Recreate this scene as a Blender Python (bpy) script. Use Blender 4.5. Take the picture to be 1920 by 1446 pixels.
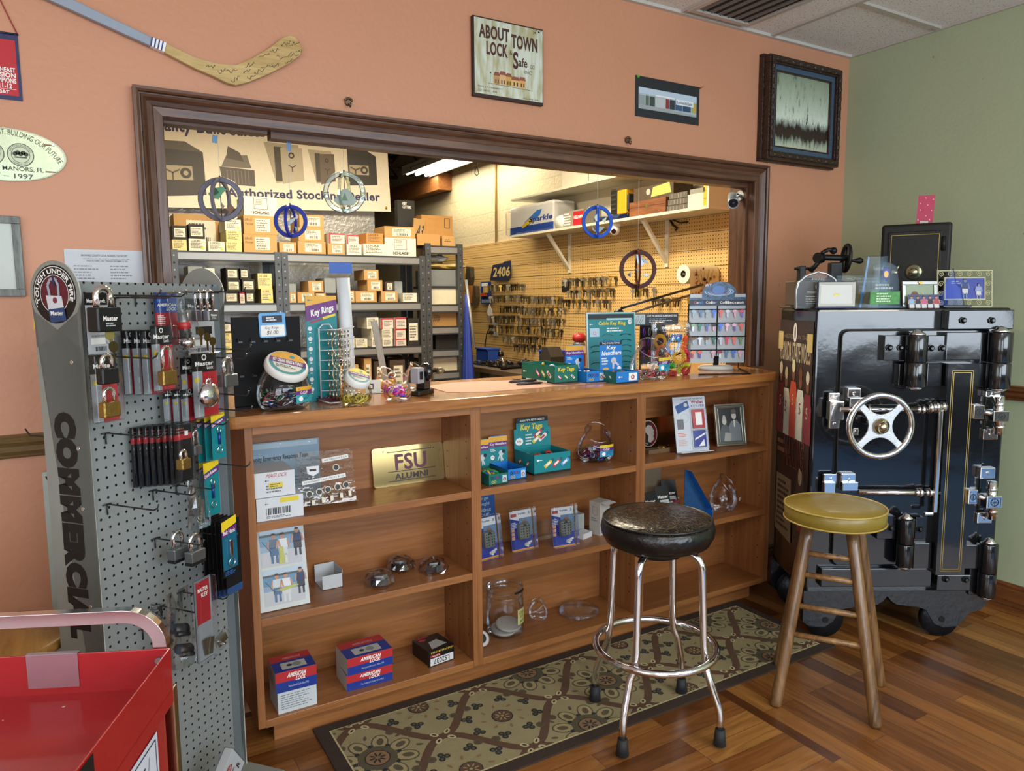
import bpy,math,random
from mathutils import Vector,Matrix
import mathutils
random.seed(7)
for o in list(bpy.data.objects): bpy.data.objects.remove(o)
SC = bpy.context.scene
COL = SC.collection
PI = math.pi
# ---------------------------------------------------------------- camera
YAW,PITCH,ROLL,FPX,CAMH = 0.5375537,0.1155403,0.00698772,1376.58,1.5
_f = Vector((math.sin(YAW)*math.cos(PITCH),math.cos(YAW)*math.cos(PITCH),-math.sin(PITCH)))
_r = Vector((math.cos(YAW),-math.sin(YAW),0))
_d = _f.cross(_r)
_r2 = _r*math.cos(ROLL) + _d*math.sin(ROLL)
_d2 = -_r*math.sin(ROLL) + _d*math.cos(ROLL)
cam_data = bpy.data.cameras.new('camera'); cam = bpy.data.objects.new('camera',cam_data); COL.objects.link(cam)
cam_data.sensor_width = 36; cam_data.lens = FPX/1920*36; cam_data.clip_start = .02; cam_data.clip_end = 100
cam.matrix_world = Matrix(((_r2.x,-_d2.x,-_f.x,0),(_r2.y,-_d2.y,-_f.y,0),(_r2.z,-_d2.z,-_f.z,CAMH),(0,0,0,1)))
SC.camera = cam
# ---------------------------------------------------------------- world, exposure, daylight
SC.view_settings.view_transform = 'Standard'; SC.view_settings.look = 'None'
SC.view_settings.gamma = 1; SC.view_settings.use_curve_mapping = False
SC.view_settings.exposure = 0.0
w = bpy.data.worlds.new('world'); SC.world = w; w.use_nodes = True
wb = w.node_tree.nodes['Background']
wb.inputs[0].default_value = (.62,.78,1,1); wb.inputs[1].default_value = 1.0

def area(name,loc,target,sx,sy,power,col):
    ld = bpy.data.lights.new(name,'AREA'); ld.shape = 'RECTANGLE'; ld.size = sx; ld.size_y = sy; ld.energy = power; ld.color = col
    o = bpy.data.objects.new(name,ld); COL.objects.link(o); o.location = loc
    d = Vector(target) - Vector(loc); o.rotation_euler = d.to_track_quat('-Z','Y').to_euler(); return o
# daylight entering through the shop windows behind the camera (front wall at y = -2.8, windows at x -2.3..3.3)
area('daylight_window',(-1.25,-2.9,1.45),(-1.25,0,1.45),1.9,1.9,80,(.80,.90,1))
area('daylight_window',(2.0,-2.9,1.68),(2.0,0,1.68),3.3,1.4,120,(.80,.90,1))
area('side_area_light',(-2.55,-.6,1.5),(0,-.6,1.5),2.0,1.8,34,(.88,.93,1))  # unseen area lamp inside the closed left wall, which has no window
# ceiling troffers of the shop behind the camera
area('shop_troffer_light',(.3,-.9,2.80),(.3,-.9,0),1.2,.6,38,(1,.93,.82))
area('shop_troffer_light',(2.4,-.9,2.80),(2.4,-.9,0),1.2,.6,38,(1,.93,.82))

# ---------------------------------------------------------------- pixel measurements of the room -> points on real planes
CO = Vector((0,0,CAMH))
def ray(px,py): return _r2*((px-960)/FPX) + _d2*((py-723)/FPX) + _f
def ony(px,py,Y): d = ray(px,py); return CO + d*(Y/d.y)
def onx(px,py,X): d = ray(px,py); return CO + d*(X/d.x)
def onz(px,py,Z): d = ray(px,py); return CO + d*((Z-CAMH)/d.z)
def onp(px,py,P,n): d = ray(px,py); P = Vector(P); n = Vector(n); return CO + d*(n.dot(P-CO)/n.dot(d))

# ---------------------------------------------------------------- materials
def s2l(c):
    if isinstance(c,str): c = tuple(int(c[i:i+2],16) for i in (0,2,4))
    return tuple(((v/255)/12.92 if v/255 <= .04045 else ((v/255+.055)/1.055)**2.4) for v in c)+(1,)
MATS = {}
def nmat(name):
    m = bpy.data.materials.new(name); m.use_nodes = True; MATS[name] = m
    nt = m.node_tree; return m,nt,nt.nodes['Principled BSDF']
def N(nt,t,**kw):
    n = nt.nodes.new(t)
    for k,v in kw.items():
        if k.startswith('i_'): n.inputs[k[2:].replace('_',' ')].default_value = v
        else: setattr(n,k,v)
    return n
def mat(col,rough=.5,metal=0,var=.06,bump=0,bs=60,sc=25,trans=0,emit=0,coat=0,spec=None,alpha=1,ior=None):
    """plain procedural material: noise-varied colour, optional bump"""
    key = f'{col}_{rough}_{metal}_{var}_{bump}_{bs}_{trans}_{emit}_{coat}_{alpha}_{sc}'
    if key in MATS: return MATS[key]
    m,nt,p = nmat(key)
    c = s2l(col); L = nt.links.new
    p.inputs['Roughness'].default_value = rough; p.inputs['Metallic'].default_value = metal
    if spec is not None: p.inputs['Specular IOR Level'].default_value = spec
    if ior: p.inputs['IOR'].default_value = ior
    if coat: p.inputs['Coat Weight'].default_value = coat; p.inputs['Coat Roughness'].default_value = .08
    if trans: p.inputs['Transmission Weight'].default_value = trans
    if alpha < 1: p.inputs['Alpha'].default_value = alpha
    if emit: p.inputs['Emission Color'].default_value = c; p.inputs['Emission Strength'].default_value = emit
    tc = N(nt,'ShaderNodeTexCoord')
    if var:
        no = N(nt,'ShaderNodeTexNoise',i_Scale=sc,i_Detail=3.0); L(tc.outputs['Object'],no.inputs['Vector'])
        mx = N(nt,'ShaderNodeMix',data_type='RGBA');
        mx.inputs[6].default_value = tuple(v*(1-var) for v in c[:3])+(1,); mx.inputs[7].default_value = tuple(min(1,v*(1+var)+var*.01) for v in c[:3])+(1,)
        L(no.outputs['Fac'],mx.inputs[0]); L(mx.outputs[2],p.inputs['Base Color'])
    else: p.inputs['Base Color'].default_value = c
    if bump:
        nb = N(nt,'ShaderNodeTexNoise',i_Scale=bs,i_Detail=4.0); L(tc.outputs['Object'],nb.inputs['Vector'])
        bm = N(nt,'ShaderNodeBump',i_Strength=bump,i_Distance=.01); L(nb.outputs['Fac'],bm.inputs['Height']); L(bm.outputs['Normal'],p.inputs['Normal'])
    return m
def glassy(col,op=.12,rough=.03):
    """thin clear plastic: see-through with sharp reflections at the rims"""
    key = f'clear_{col}_{op}_{rough}'
    if key in MATS: return MATS[key]
    m,nt,p = nmat(key); L = nt.links.new
    gl = N(nt,'ShaderNodeBsdfGlossy'); gl.inputs['Roughness'].default_value = rough+.03; gl.inputs[0].default_value = s2l(col)
    tr = N(nt,'ShaderNodeBsdfTransparent'); tr.inputs[0].default_value = tuple(.86+.13*v for v in s2l(col)[:3])+(1,)
    lw = N(nt,'ShaderNodeLayerWeight',i_Blend=.22); ma = N(nt,'ShaderNodeMath',operation='MULTIPLY_ADD')
    ma.inputs[1].default_value = .6; ma.inputs[2].default_value = op*.35; ma.use_clamp = True
    tc = N(nt,'ShaderNodeTexCoord'); nb = N(nt,'ShaderNodeTexNoise',i_Scale=35.0); L(tc.outputs['Object'],nb.inputs['Vector'])
    bm = N(nt,'ShaderNodeBump',i_Strength=.12,i_Distance=.01); L(nb.outputs['Fac'],bm.inputs['Height']); L(bm.outputs['Normal'],gl.inputs['Normal'])
    L(lw.outputs['Fresnel'],ma.inputs[0]); mx = N(nt,'ShaderNodeMixShader')
    L(ma.outputs[0],mx.inputs[0]); L(tr.outputs[0],mx.inputs[1]); L(gl.outputs[0],mx.inputs[2])
    L(mx.outputs[0],nt.nodes['Material Output'].inputs['Surface']); return m
def wood(name,c1,c2,axis='X',rough=.35,sc=3.0,stretch=12,coat=0,dist=4.0,bump=.05):
    if name in MATS: return MATS[name]
    m,nt,p = nmat(name); L = nt.links.new
    tc = N(nt,'ShaderNodeTexCoord'); mp = N(nt,'ShaderNodeMapping')
    s = [stretch]*3; s['XYZ'.index(axis)] = 1.0; mp.inputs['Scale'].default_value = s
    L(tc.outputs['Object'],mp.inputs['Vector'])
    n1 = N(nt,'ShaderNodeTexNoise',i_Scale=sc,i_Detail=6.0,i_Distortion=dist*.25); L(mp.outputs[0],n1.inputs['Vector'])
    n2 = N(nt,'ShaderNodeTexNoise',i_Scale=sc*7,i_Detail=4.0); L(mp.outputs[0],n2.inputs['Vector'])
    ad = N(nt,'ShaderNodeMath',operation='MULTIPLY_ADD'); ad.inputs[1].default_value = .35; L(n2.outputs['Fac'],ad.inputs[0]); L(n1.outputs['Fac'],ad.inputs[2])
    cr = N(nt,'ShaderNodeValToRGB'); cr.color_ramp.elements[0].position = .45; cr.color_ramp.elements[1].position = .9
    cr.color_ramp.elements[0].color = s2l(c1); cr.color_ramp.elements[1].color = s2l(c2)
    L(ad.outputs[0],cr.inputs[0]); L(cr.outputs[0],p.inputs['Base Color']); p.inputs['Roughness'].default_value = rough
    if coat: p.inputs['Coat Weight'].default_value = coat; p.inputs['Coat Roughness'].default_value = .12
    bm = N(nt,'ShaderNodeBump',i_Strength=bump,i_Distance=.004); L(ad.outputs[0],bm.inputs['Height']); L(bm.outputs['Normal'],p.inputs['Normal'])
    return m

# ---------------------------------------------------------------- text outlines (built-in font), cached as triangles
_TX = {}
def text_mesh(s,bold=0.0):
    k = (s,bold)
    if k not in _TX:
        cu = bpy.data.curves.new('t','FONT'); cu.body = s; cu.offset = bold; cu.resolution_u = 3; cu.space_character = 1+bold*1.5
        o = bpy.data.objects.new('t',cu); COL.objects.link(o)
        dg = bpy.context.evaluated_depsgraph_get(); me = o.evaluated_get(dg).to_mesh()
        vs = [(v.co.x,v.co.y) for v in me.vertices]; fs = [tuple(p.vertices) for p in me.polygons]
        o.evaluated_get(dg).to_mesh_clear(); bpy.data.objects.remove(o); bpy.data.curves.remove(cu)
        x0 = min(v[0] for v in vs); x1 = max(v[0] for v in vs); y0 = min(v[1] for v in vs); y1 = max(v[1] for v in vs)
        _TX[k] = ([((v[0]-x0)/(x1-x0),(v[1]-y0)/(y1-y0)) for v in vs],fs,(x1-x0)/(y1-y0))
    return _TX[k]

class B:
    """collects faces with materials; build() links them as one mesh object"""
    def __init__(s): s.v = []; s.f = []; s.fm = []; s.sm = []; s.ms = []; s.m = Matrix.Identity(4); s.wf = None
    def mi(s,m):
        if isinstance(m,str): m = mat(m)
        if m not in s.ms: s.ms.append(m)
        return s.ms.index(m)
    def at(s,m): s.m = m; return s
    def pt(s,p):
        if s.wf: p = s.wf(Vector(p))
        p = s.m @ Vector(p); s.v.append((p.x,p.y,p.z)); return len(s.v)-1
    def face(s,ids,m,sm=False): s.f.append(tuple(ids)); s.fm.append(s.mi(m)); s.sm.append(sm)
    def poly(s,pts,m,sm=False): s.face([s.pt(p) for p in pts],m,sm); return s
    def box(s,x0,x1,y0,y1,z0,z1,m,top=None,front=None,side=None,c=0):
        """front = the -y face, side = +-x faces; c chamfers nothing (bevel by modifier)"""
        q = [s.pt(p) for p in ((x0,y0,z0),(x1,y0,z0),(x1,y1,z0),(x0,y1,z0),(x0,y0,z1),(x1,y0,z1),(x1,y1,z1),(x0,y1,z1))]
        for ids,mm in (((3,2,1,0),m),((4,5,6,7),top or m),((0,1,5,4),front or m),((1,2,6,5),side or m),((2,3,7,6),m),((3,0,4,7),side or m)):
            s.face([q[i] for i in ids],mm)
        return s
    def ring(s,c,u,w,r,n,r2=None): r2 = r if r2 is None else r2; return [s.pt(Vector(c)+Vector(u)*r*math.cos(2*PI*i/n)+Vector(w)*r2*math.sin(2*PI*i/n)) for i in range(n)]
    def skin(s,rings,m,closed=False,sm=True,caps=True):
        n = len(rings[0])
        seq = list(zip(rings,rings[1:]))+([(rings[-1],rings[0])] if closed else [])
        for a,b in seq:
            for i in range(n): s.face((a[i],a[(i+1)%n],b[(i+1)%n],b[i]),m,sm)
        if caps and not closed: s.face(rings[0][::-1],m); s.face(rings[-1],m)
        return s
    def cyl(s,p0,p1,r0,m,r1=None,n=16,caps=True):
        p0 = Vector(p0); p1 = Vector(p1); r1 = r0 if r1 is None else r1
        t = (p1-p0).normalized(); u = t.orthogonal().normalized(); w_ = t.cross(u)
        return s.skin([s.ring(p0,u,w_,r0,n),s.ring(p1,u,w_,r1,n)],m,caps=caps)
    def lathe(s,prof,m,c=(0,0,0),n=24,ax=(0,0,1),caps=True,sx=1):
        t = Vector(ax).normalized(); u = Vector((1,0,0)) if abs(t.z) > .9 else Vector((0,0,1)).cross(t).normalized(); w_ = t.cross(u)
        return s.skin([s.ring(Vector(c)+t*z,u,w_,max(r,1e-5)*sx,n,max(r,1e-5)) for r,z in prof],m,caps=caps)
    def tube(s,pts,r,m,n=8,closed=False,r2=None):
        pts = [Vector(p) for p in pts]; k = len(pts); rings = []; u = None
        for i in range(k):
            a = pts[(i-1)%k] if (closed or i) else pts[0]; b = pts[(i+1)%k] if (closed or i < k-1) else pts[-1]
            t = (b-a).normalized()
            u = t.orthogonal().normalized() if u is None else (u-t*u.dot(t)).normalized()
            rr = r if not callable(r) else r(i/(k-1)); rings.append(s.ring(pts[i],u,t.cross(u),rr,n,None if r2 is None else r2))
        return s.skin(rings,m,closed)
    def prism(s,p2,z0,z1,m,side=None,sm=False):
        a = [s.pt((x,y,z0)) for x,y in p2]; b = [s.pt((x,y,z1)) for x,y in p2]; n = len(p2)
        s.face(a[::-1],m); s.face(b,m)
        for i in range(n): s.face((a[i],a[(i+1)%n],b[(i+1)%n],b[i]),side or m,sm)
        return s
    def ball(s,c,r,m,n=12,sz=1,sx=1,sy=1):
        k = n//2+1; rings = []
        for i in range(k+1):
            a = PI*i/k; rings.append(s.ring(Vector(c)+Vector((0,0,-r*sz*math.cos(a))),(1,0,0),(0,1,0),max(r*math.sin(a),1e-5)*sx,n,max(r*math.sin(a),1e-5)*sy))
        return s.skin(rings,m)
    # flat drawing in the local x-y plane (z = layer)
    def rect(s,x0,y0,x1,y1,m,l=1):
        z = l*.0004
        if s.wf:
            for k in range(10): a,b_ = x0+(x1-x0)*k/10,x0+(x1-x0)*(k+1)/10; s.poly(((a,y0,z),(b_,y0,z),(b_,y1,z),(a,y1,z)),m)
            return s
        return s.poly(((x0,y0,z),(x1,y0,z),(x1,y1,z),(x0,y1,z)),m)
    def pl2(s,pts,m,l=1): z = l*.0004; return s.poly([(x,y,z) for x,y in pts],m)
    def disc(s,x,y,r,m,l=1,ry=None,n=20): ry = ry or r; return s.pl2([(x+r*math.cos(2*PI*i/n),y+ry*math.sin(2*PI*i/n)) for i in range(n)],m,l)
    def rim(s,x,y,r0,r1,m,l=1,k=1.0,n=28,a0=0,a1=2*PI):
        z = l*.0004
        for i in range(n):
            a,b = a0+(a1-a0)*i/n,a0+(a1-a0)*(i+1)/n
            s.poly([(x+r*math.cos(t),y+r*k*math.sin(t),z) for r,t in ((r0,a),(r1,a),(r1,b),(r0,b))],m)
        return s
    def line(s,x0,y0,x1,y1,w,m,l=1):
        d = Vector((x1-x0,y1-y0)); n = Vector((-d.y,d.x)).normalized()*w/2
        return s.pl2(((x0-n.x,y0-n.y),(x1-n.x,y1-n.y),(x1+n.x,y1+n.y),(x0+n.x,y0+n.y)),m,l)
    def pline(s,pts,w,m,l=1):
        for a,b in zip(pts,pts[1:]): s.line(a[0],a[1],b[0],b[1],w,m,l)
        return s
    def text(s,t,x0,y0,x1,y1,m,l=2,bold=0,sh=0,arc=None):
        """lettering fitted to the box x0,y0..x1,y1 (x1 None keeps its own width); sh = slant"""
        vs,fs,asp = text_mesh(t,bold); h = y1-y0; wd = (x1-x0) if x1 is not None else h*asp
        ids = []
        for a,b in vs:
            if arc:   # (cx, cy, radius, start angle, end angle) text runs along an arc
                cx,cy,r,t0,t1 = arc; an = t0+(t1-t0)*a; rr = r+h*b; ids.append(s.pt((cx+rr*math.cos(an),cy+rr*math.sin(an),l*.0004)))
            else: ids.append(s.pt((x0+a*wd+sh*b*h,y0+b*h,l*.0004)))
        for f in fs: s.face([ids[i] for i in f],m)
        return s
    def fine(s,x0,y0,x1,y1,rows,m,l=2,seed=1,fill=.5):
        """rows of print too fine to read"""
        rnd = random.Random(seed); rh = (y1-y0)/rows
        for i in range(rows):
            y = y1-(i+.5)*rh; x = x0; end = x0+(x1-x0)*rnd.uniform(.6,1)
            while x < end:
                wd = (x1-x0)*rnd.uniform(.05,.16); s.rect(x,y-rh*fill/2,min(x+wd,end),y+rh*fill/2,m,l); x += wd+(x1-x0)*.03
        return s
    def bars(s,x0,y0,x1,y1,m,l=2,n=14,seed=3):
        rnd = random.Random(seed); st = (x1-x0)/n
        for i in range(n): s.rect(x0+i*st,y0,x0+i*st+st*rnd.choice((.3,.5,.7)),y1,m,l)
        return s
    def build(s,name,parent=None,bevel=0,seg=2,subd=0,loc=None):
        me = bpy.data.meshes.new(name); me.from_pydata(s.v,[],s.f)
        for m in s.ms: me.materials.append(m)
        me.polygons.foreach_set('material_index',s.fm); me.polygons.foreach_set('use_smooth',s.sm); me.update()
        o = bpy.data.objects.new(name,me); COL.objects.link(o)
        if bevel:
            bv = o.modifiers.new('bevel','BEVEL'); bv.width = bevel; bv.segments = seg; bv.limit_method = 'ANGLE'; bv.angle_limit = .7
        if subd: sd = o.modifiers.new('sub','SUBSURF'); sd.levels = subd; sd.render_levels = subd
        if parent: o.parent = parent
        if loc is not None: o.location = loc
        return o
def frame(o,x,y,flip=False):
    """matrix whose local x,y axes run along world vectors x,y from origin o; local z = face normal"""
    x = Vector(x).normalized(); y = Vector(y); y = (y-x*y.dot(x)).normalized(); z = x.cross(y)
    return Matrix(((x.x,y.x,z.x,o[0]),(x.y,y.y,z.y,o[1]),(x.z,y.z,z.z,o[2]),(0,0,0,1)))
# on the front (-y) side of a thing: local x = right, local y = up, local z = towards the viewer
def front(x=0,y=0,z=0): return frame((x,y,z),(1,0,0),(0,0,1))
def topf(x=0,y=0,z=0): return frame((x,y,z),(1,0,0),(0,1,0))
def T(x,y,z): return Matrix.Translation((x,y,z))
def RX(a): return Matrix.Rotation(a,4,'X')
def RY(a): return Matrix.Rotation(a,4,'Y')
def RZ(a): return Matrix.Rotation(a,4,'Z')
def tag(o,label,cat,group=None):
    o['label'] = label; o['category'] = cat
    if group: o['group'] = group
    return o
def thing(name,label,cat,m=None,group=None):
    """Empty at the thing's base; m = world matrix"""
    o = bpy.data.objects.new(name,None); COL.objects.link(o); o.empty_display_size = .05
    if m is not None: o.matrix_world = m
    return tag(o,label,cat,group)
def place(o,m): o.matrix_world = m; return o
def struct(o,k='structure'): o['kind'] = k; return o
def copy_tree(o,parent=None):
    c = o.copy(); COL.objects.link(c); c.parent = parent
    for ch in [x for x in o.children]: copy_tree(ch,c)
    return c
BLK = '17171a'; WHT = 'eceae4'; RED = 'c2202c'; CHR = None
chrome = mat('e6e6e8',.12,1,var=.02); steel = mat('a9abad',.3,1); brass = mat('c9a24e',.3,1); dkmetal = mat('3a3a3c',.4,.8); wire = mat('6a6862',.35,.9)
iron = mat('1d1c1c',.45,.6,bump=.1); clear = glassy('f4f7fa',.10); clear2 = glassy('e8eef4',.2)
nickel = mat('8d8878',.38,1)
# ================================================================= SETTING
W = 2.69; CEIL = 2.832; XR = 3.8; WT = .14
OX0,OX1,OZ1 = .294,3.054,2.094      # opening in the orange wall
def wall_mat(name,col,bump=.25,bs=55):
    m,nt,p = nmat(name); L = nt.links.new
    tc = N(nt,'ShaderNodeTexCoord')
    n1 = N(nt,'ShaderNodeTexNoise',i_Scale=bs,i_Detail=5.0); n2 = N(nt,'ShaderNodeTexNoise',i_Scale=1.3,i_Detail=3.0); n3 = N(nt,'ShaderNodeTexNoise',i_Scale=22.0,i_Detail=2.0)
    for n in (n1,n2,n3): L(tc.outputs['Object'],n.inputs['Vector'])
    c = s2l(col); mx = N(nt,'ShaderNodeMix',data_type='RGBA'); mx.inputs[6].default_value = tuple(v*.93 for v in c[:3])+(1,); mx.inputs[7].default_value = tuple(v*1.05 for v in c[:3])+(1,)
    L(n2.outputs['Fac'],mx.inputs[0])
    # few scuffs
    cr = N(nt,'ShaderNodeValToRGB'); cr.color_ramp.elements[0].position = .77; cr.color_ramp.elements[1].position = .80
    L(n3.outputs['Fac'],cr.inputs[0]); m2 = N(nt,'ShaderNodeMix',data_type='RGBA'); L(cr.outputs[0],m2.inputs[0]); L(mx.outputs[2],m2.inputs[6]); m2.inputs[7].default_value = tuple(v*.6 for v in c[:3])+(1,)
    L(m2.outputs[2],p.inputs['Base Color']); p.inputs['Roughness'].default_value = .5
    bm = N(nt,'ShaderNodeBump',i_Strength=bump,i_Distance=.006); L(n1.outputs['Fac'],bm.inputs['Height']); L(bm.outputs['Normal'],p.inputs['Normal']); return m
def block_mat(name,col,rough=.5,mortar=.85,metal=0):
    m,nt,p = nmat(name); L = nt.links.new
    tc = N(nt,'ShaderNodeTexCoord'); sp = N(nt,'ShaderNodeSeparateXYZ'); L(tc.outputs['Object'],sp.inputs[0])
    ad = N(nt,'ShaderNodeMath',operation='ADD'); L(sp.outputs[0],ad.inputs[0]); L(sp.outputs[1],ad.inputs[1])
    cb = N(nt,'ShaderNodeCombineXYZ'); L(ad.outputs[0],cb.inputs[0]); L(sp.outputs[2],cb.inputs[1])
    br = N(nt,'ShaderNodeTexBrick',i_Scale=1.0); br.inputs['Brick Width'].default_value = .4; br.inputs['Row Height'].default_value = .2; br.inputs['Mortar Size'].default_value = .006
    c = s2l(col); br.inputs['Color1'].default_value = c; br.inputs['Color2'].default_value = tuple(v*.95 for v in c[:3])+(1,); br.inputs['Mortar'].default_value = tuple(v*mortar for v in c[:3])+(1,)
    L(cb.outputs[0],br.inputs['Vector']); L(br.outputs['Color'],p.inputs['Base Color']); p.inputs['Roughness'].default_value = rough; p.inputs['Metallic'].default_value = metal
    no = N(nt,'ShaderNodeTexNoise',i_Scale=30.0,i_Detail=5.0); L(tc.outputs['Object'],no.inputs['Vector'])
    m3 = N(nt,'ShaderNodeMath',operation='MULTIPLY_ADD'); m3.inputs[1].default_value = -1.2; L(br.outputs['Fac'],m3.inputs[0]); L(no.outputs['Fac'],m3.inputs[2])
    bm = N(nt,'ShaderNodeBump',i_Strength=.5,i_Distance=.01); L(m3.outputs[0],bm.inputs['Height']); L(bm.outputs['Normal'],p.inputs['Normal']); return m
m_or = wall_mat('orange_wall_paint','c68c6b'); m_gr = wall_mat('green_wall_paint','a9b391',.15)
m_wh = wall_mat('cream_wall_paint','d8d2c2',.15); m_blk = block_mat('painted_block','c9bc9c'); m_blk2 = block_mat('silver_block','a8a9a6',.3,.8,.35)
WOODT = wood('stained_trim_wood','3a2217','6c4833','X',.32,2.5,14); WOODTZ = wood('stained_trim_wood_upright','3a2217','6c4833','Z',.32,2.5,14)
WOODTY = wood('stained_trim_wood_depth','3a2217','62422e','Y',.32,2.5,14)
RAIL = wood('rail_wood','4d3922','82693f','X',.3,3,12); RAILY = wood('rail_wood_depth','4a2a18','7a4a28','Y',.3,3,12)
# floor: strip planks running along x left of x = 2.03 and along y to the right of it
def floor_mat():
    m,nt,p = nmat('plank_floor'); L = nt.links.new
    tc = N(nt,'ShaderNodeTexCoord'); sp = N(nt,'ShaderNodeSeparateXYZ'); L(tc.outputs['Object'],sp.inputs[0])
    sw = N(nt,'ShaderNodeMath',operation='GREATER_THAN'); L(sp.outputs[0],sw.inputs[0]); sw.inputs[1].default_value = 2.03
    swp = N(nt,'ShaderNodeCombineXYZ'); L(sp.outputs[1],swp.inputs[0]); L(sp.outputs[0],swp.inputs[1])
    mv = N(nt,'ShaderNodeMix',data_type='VECTOR'); L(sw.outputs[0],mv.inputs[0]); L(tc.outputs['Object'],mv.inputs[4]); L(swp.outputs[0],mv.inputs[5])
    br = N(nt,'ShaderNodeTexBrick',i_Scale=1.0); br.offset = .37; br.offset_frequency = 3
    br.inputs['Brick Width'].default_value = .85; br.inputs['Row Height'].default_value = .083; br.inputs['Mortar Size'].default_value = .0009; br.inputs['Bias'].default_value = 0
    br.inputs['Color1'].default_value = (0,0,0,1); br.inputs['Color2'].default_value = (1,1,1,1); br.inputs['Mortar'].default_value = (0,0,0,1); L(mv.outputs[1],br.inputs['Vector'])
    mp = N(nt,'ShaderNodeMapping'); mp.inputs['Scale'].default_value = (1.2,14,1); L(mv.outputs[1],mp.inputs['Vector'])
    # offset the grain per plank
    va = N(nt,'ShaderNodeVectorMath',operation='MULTIPLY_ADD'); va.inputs[1].default_value = (7,5,3); L(br.outputs['Color'],va.inputs[0]); L(mp.outputs[0],va.inputs[2])
    n1 = N(nt,'ShaderNodeTexNoise',i_Scale=2.2,i_Detail=7.0,i_Distortion=1.6); L(va.outputs[0],n1.inputs['Vector'])
    cr = N(nt,'ShaderNodeValToRGB'); e = cr.color_ramp.elements
    e[0].position = 0; e[0].color = s2l('55301a'); e[1].position = 1; e[1].color = s2l('a5733c')
    for ps,c in ((.25,'75471f'),(.5,'87552a'),(.75,'946232')): x = e.new(ps); x.color = s2l(c)
    rb = N(nt,'ShaderNodeSeparateColor'); L(br.outputs['Color'],rb.inputs[0]); L(rb.outputs[0],cr.inputs[0])
    mx = N(nt,'ShaderNodeMix',data_type='RGBA',blend_type='MULTIPLY'); mx.inputs[0].default_value = .75; L(cr.outputs[0],mx.inputs[6])
    c2 = N(nt,'ShaderNodeValToRGB'); c2.color_ramp.elements[0].position = .3; c2.color_ramp.elements[0].color = (.42,.36,.3,1); c2.color_ramp.elements[1].position = .65; c2.color_ramp.elements[1].color = (1,1,1,1)
    L(n1.outputs['Fac'],c2.inputs[0]); L(c2.outputs[0],mx.inputs[7])
    m3 = N(nt,'ShaderNodeMix',data_type='RGBA'); L(br.outputs['Fac'],m3.inputs[0]); L(mx.outputs[2],m3.inputs[6]); m3.inputs[7].default_value = s2l('3c2413')
    L(m3.outputs[2],p.inputs['Base Color']); p.inputs['Roughness'].default_value = .3
    bm = N(nt,'ShaderNodeBump',i_Strength=.06,i_Distance=.003); L(n1.outputs['Fac'],bm.inputs['Height']); L(bm.outputs['Normal'],p.inputs['Normal']); return m
b = B(); b.box(-2.7,XR,-2.9,W,-.1,0,floor_mat()); struct(b.build('floor'))
b = B(); b.box(-1.5,XR,W,11,-.1,0,mat('6f6a62',.7,bump=.1)); struct(b.build('floor_storeroom'))
b = B(); b.box(1.9,3.75,-2.6,.25,.0,.004,mat('47709f',.7)); struct(b.build('floor_blue_reflector'))  # blue sheet added on the unseen floor for the glossy safe to reflect
# orange wall with the opening
b = B()
b.box(-2.7,OX0-.02,W,W+WT,0,CEIL,m_or); b.box(OX1+.02,XR,W,W+WT,0,CEIL,m_or); b.box(OX0-.02,OX1+.02,W,W+.10,OZ1+.02,CEIL,m_or); b.box(OX0-.02,OX1+.02,W,W+WT,0,1.10,m_or)
struct(b.build('wall_back'))
b = B(); b.box(XR,XR+.1,-2.9,W,0,CEIL,m_gr); struct(b.build('wall_right'))
b = B(); b.box(-2.8,-2.7,-2.9,W,0,CEIL,m_wh); struct(b.build('wall_left'))
b = B()
for x0,x1,z0,z1 in ((-2.7,.25,0,.45),(-2.7,XR,2.45,CEIL),(-2.7,-2.25,.45,2.45),(-.25,.25,.45,2.45),(3.7,XR,0,2.45)): b.box(x0,x1,-3.0,-2.9,z0,z1,m_wh)
b.box(.25,3.7,-3.0,-2.9,0,.95,mat('3a3430',.6))  # unseen low wall, made dark for the band mirrored in the safe
struct(b.build('wall_front'))
for i,(x0,x1,zl) in enumerate(((-2.25,-.25,.45),(.25,3.7,.95))):
    b = B(); mm = mat('4a4540',.4,.5)
    for q in ((x0,x1,zl,zl+.05),(x0,x1,2.4,2.45),(x0,x0+.05,zl+.05,2.4),(x1-.05,x1,zl+.05,2.4),((x0+x1)/2-.02,(x0+x1)/2+.02,zl+.05,2.4)): b.box(q[0],q[1],-2.99,-2.93,q[2],q[3],mm)
    struct(b.build('window_%d' % (i+1)))
# ceiling: speckled tiles
def tile_mat():
    m,nt,p = nmat('ceiling_tile'); L = nt.links.new
    tc = N(nt,'ShaderNodeTexCoord'); v = N(nt,'ShaderNodeTexVoronoi',i_Scale=75.0,feature='F1'); v.inputs['Randomness'].default_value = 1
    no = N(nt,'ShaderNodeTexNoise',i_Scale=30.0,i_Detail=3.0); L(tc.outputs['Object'],no.inputs['Vector']); L(no.outputs['Color'],v.inputs['Vector'])
    v2 = N(nt,'ShaderNodeTexNoise',i_Scale=130.0,i_Detail=1.0); L(tc.outputs['Object'],v2.inputs['Vector'])
    cr = N(nt,'ShaderNodeValToRGB'); cr.color_ramp.elements[0].position = .31; cr.color_ramp.elements[1].position = .37
    cr.color_ramp.elements[0].color = s2l('918a84'); cr.color_ramp.elements[1].color = s2l('e2ded8'); L(v2.outputs['Fac'],cr.inputs[0]); L(cr.outputs[0],p.inputs['Base Color'])
    p.inputs['Roughness'].default_value = .9; bm = N(nt,'ShaderNodeBump',i_Strength=.4,i_Distance=.004); L(v2.outputs['Fac'],bm.inputs['Height']); L(bm.outputs['Normal'],p.inputs['Normal']); return m
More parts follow.
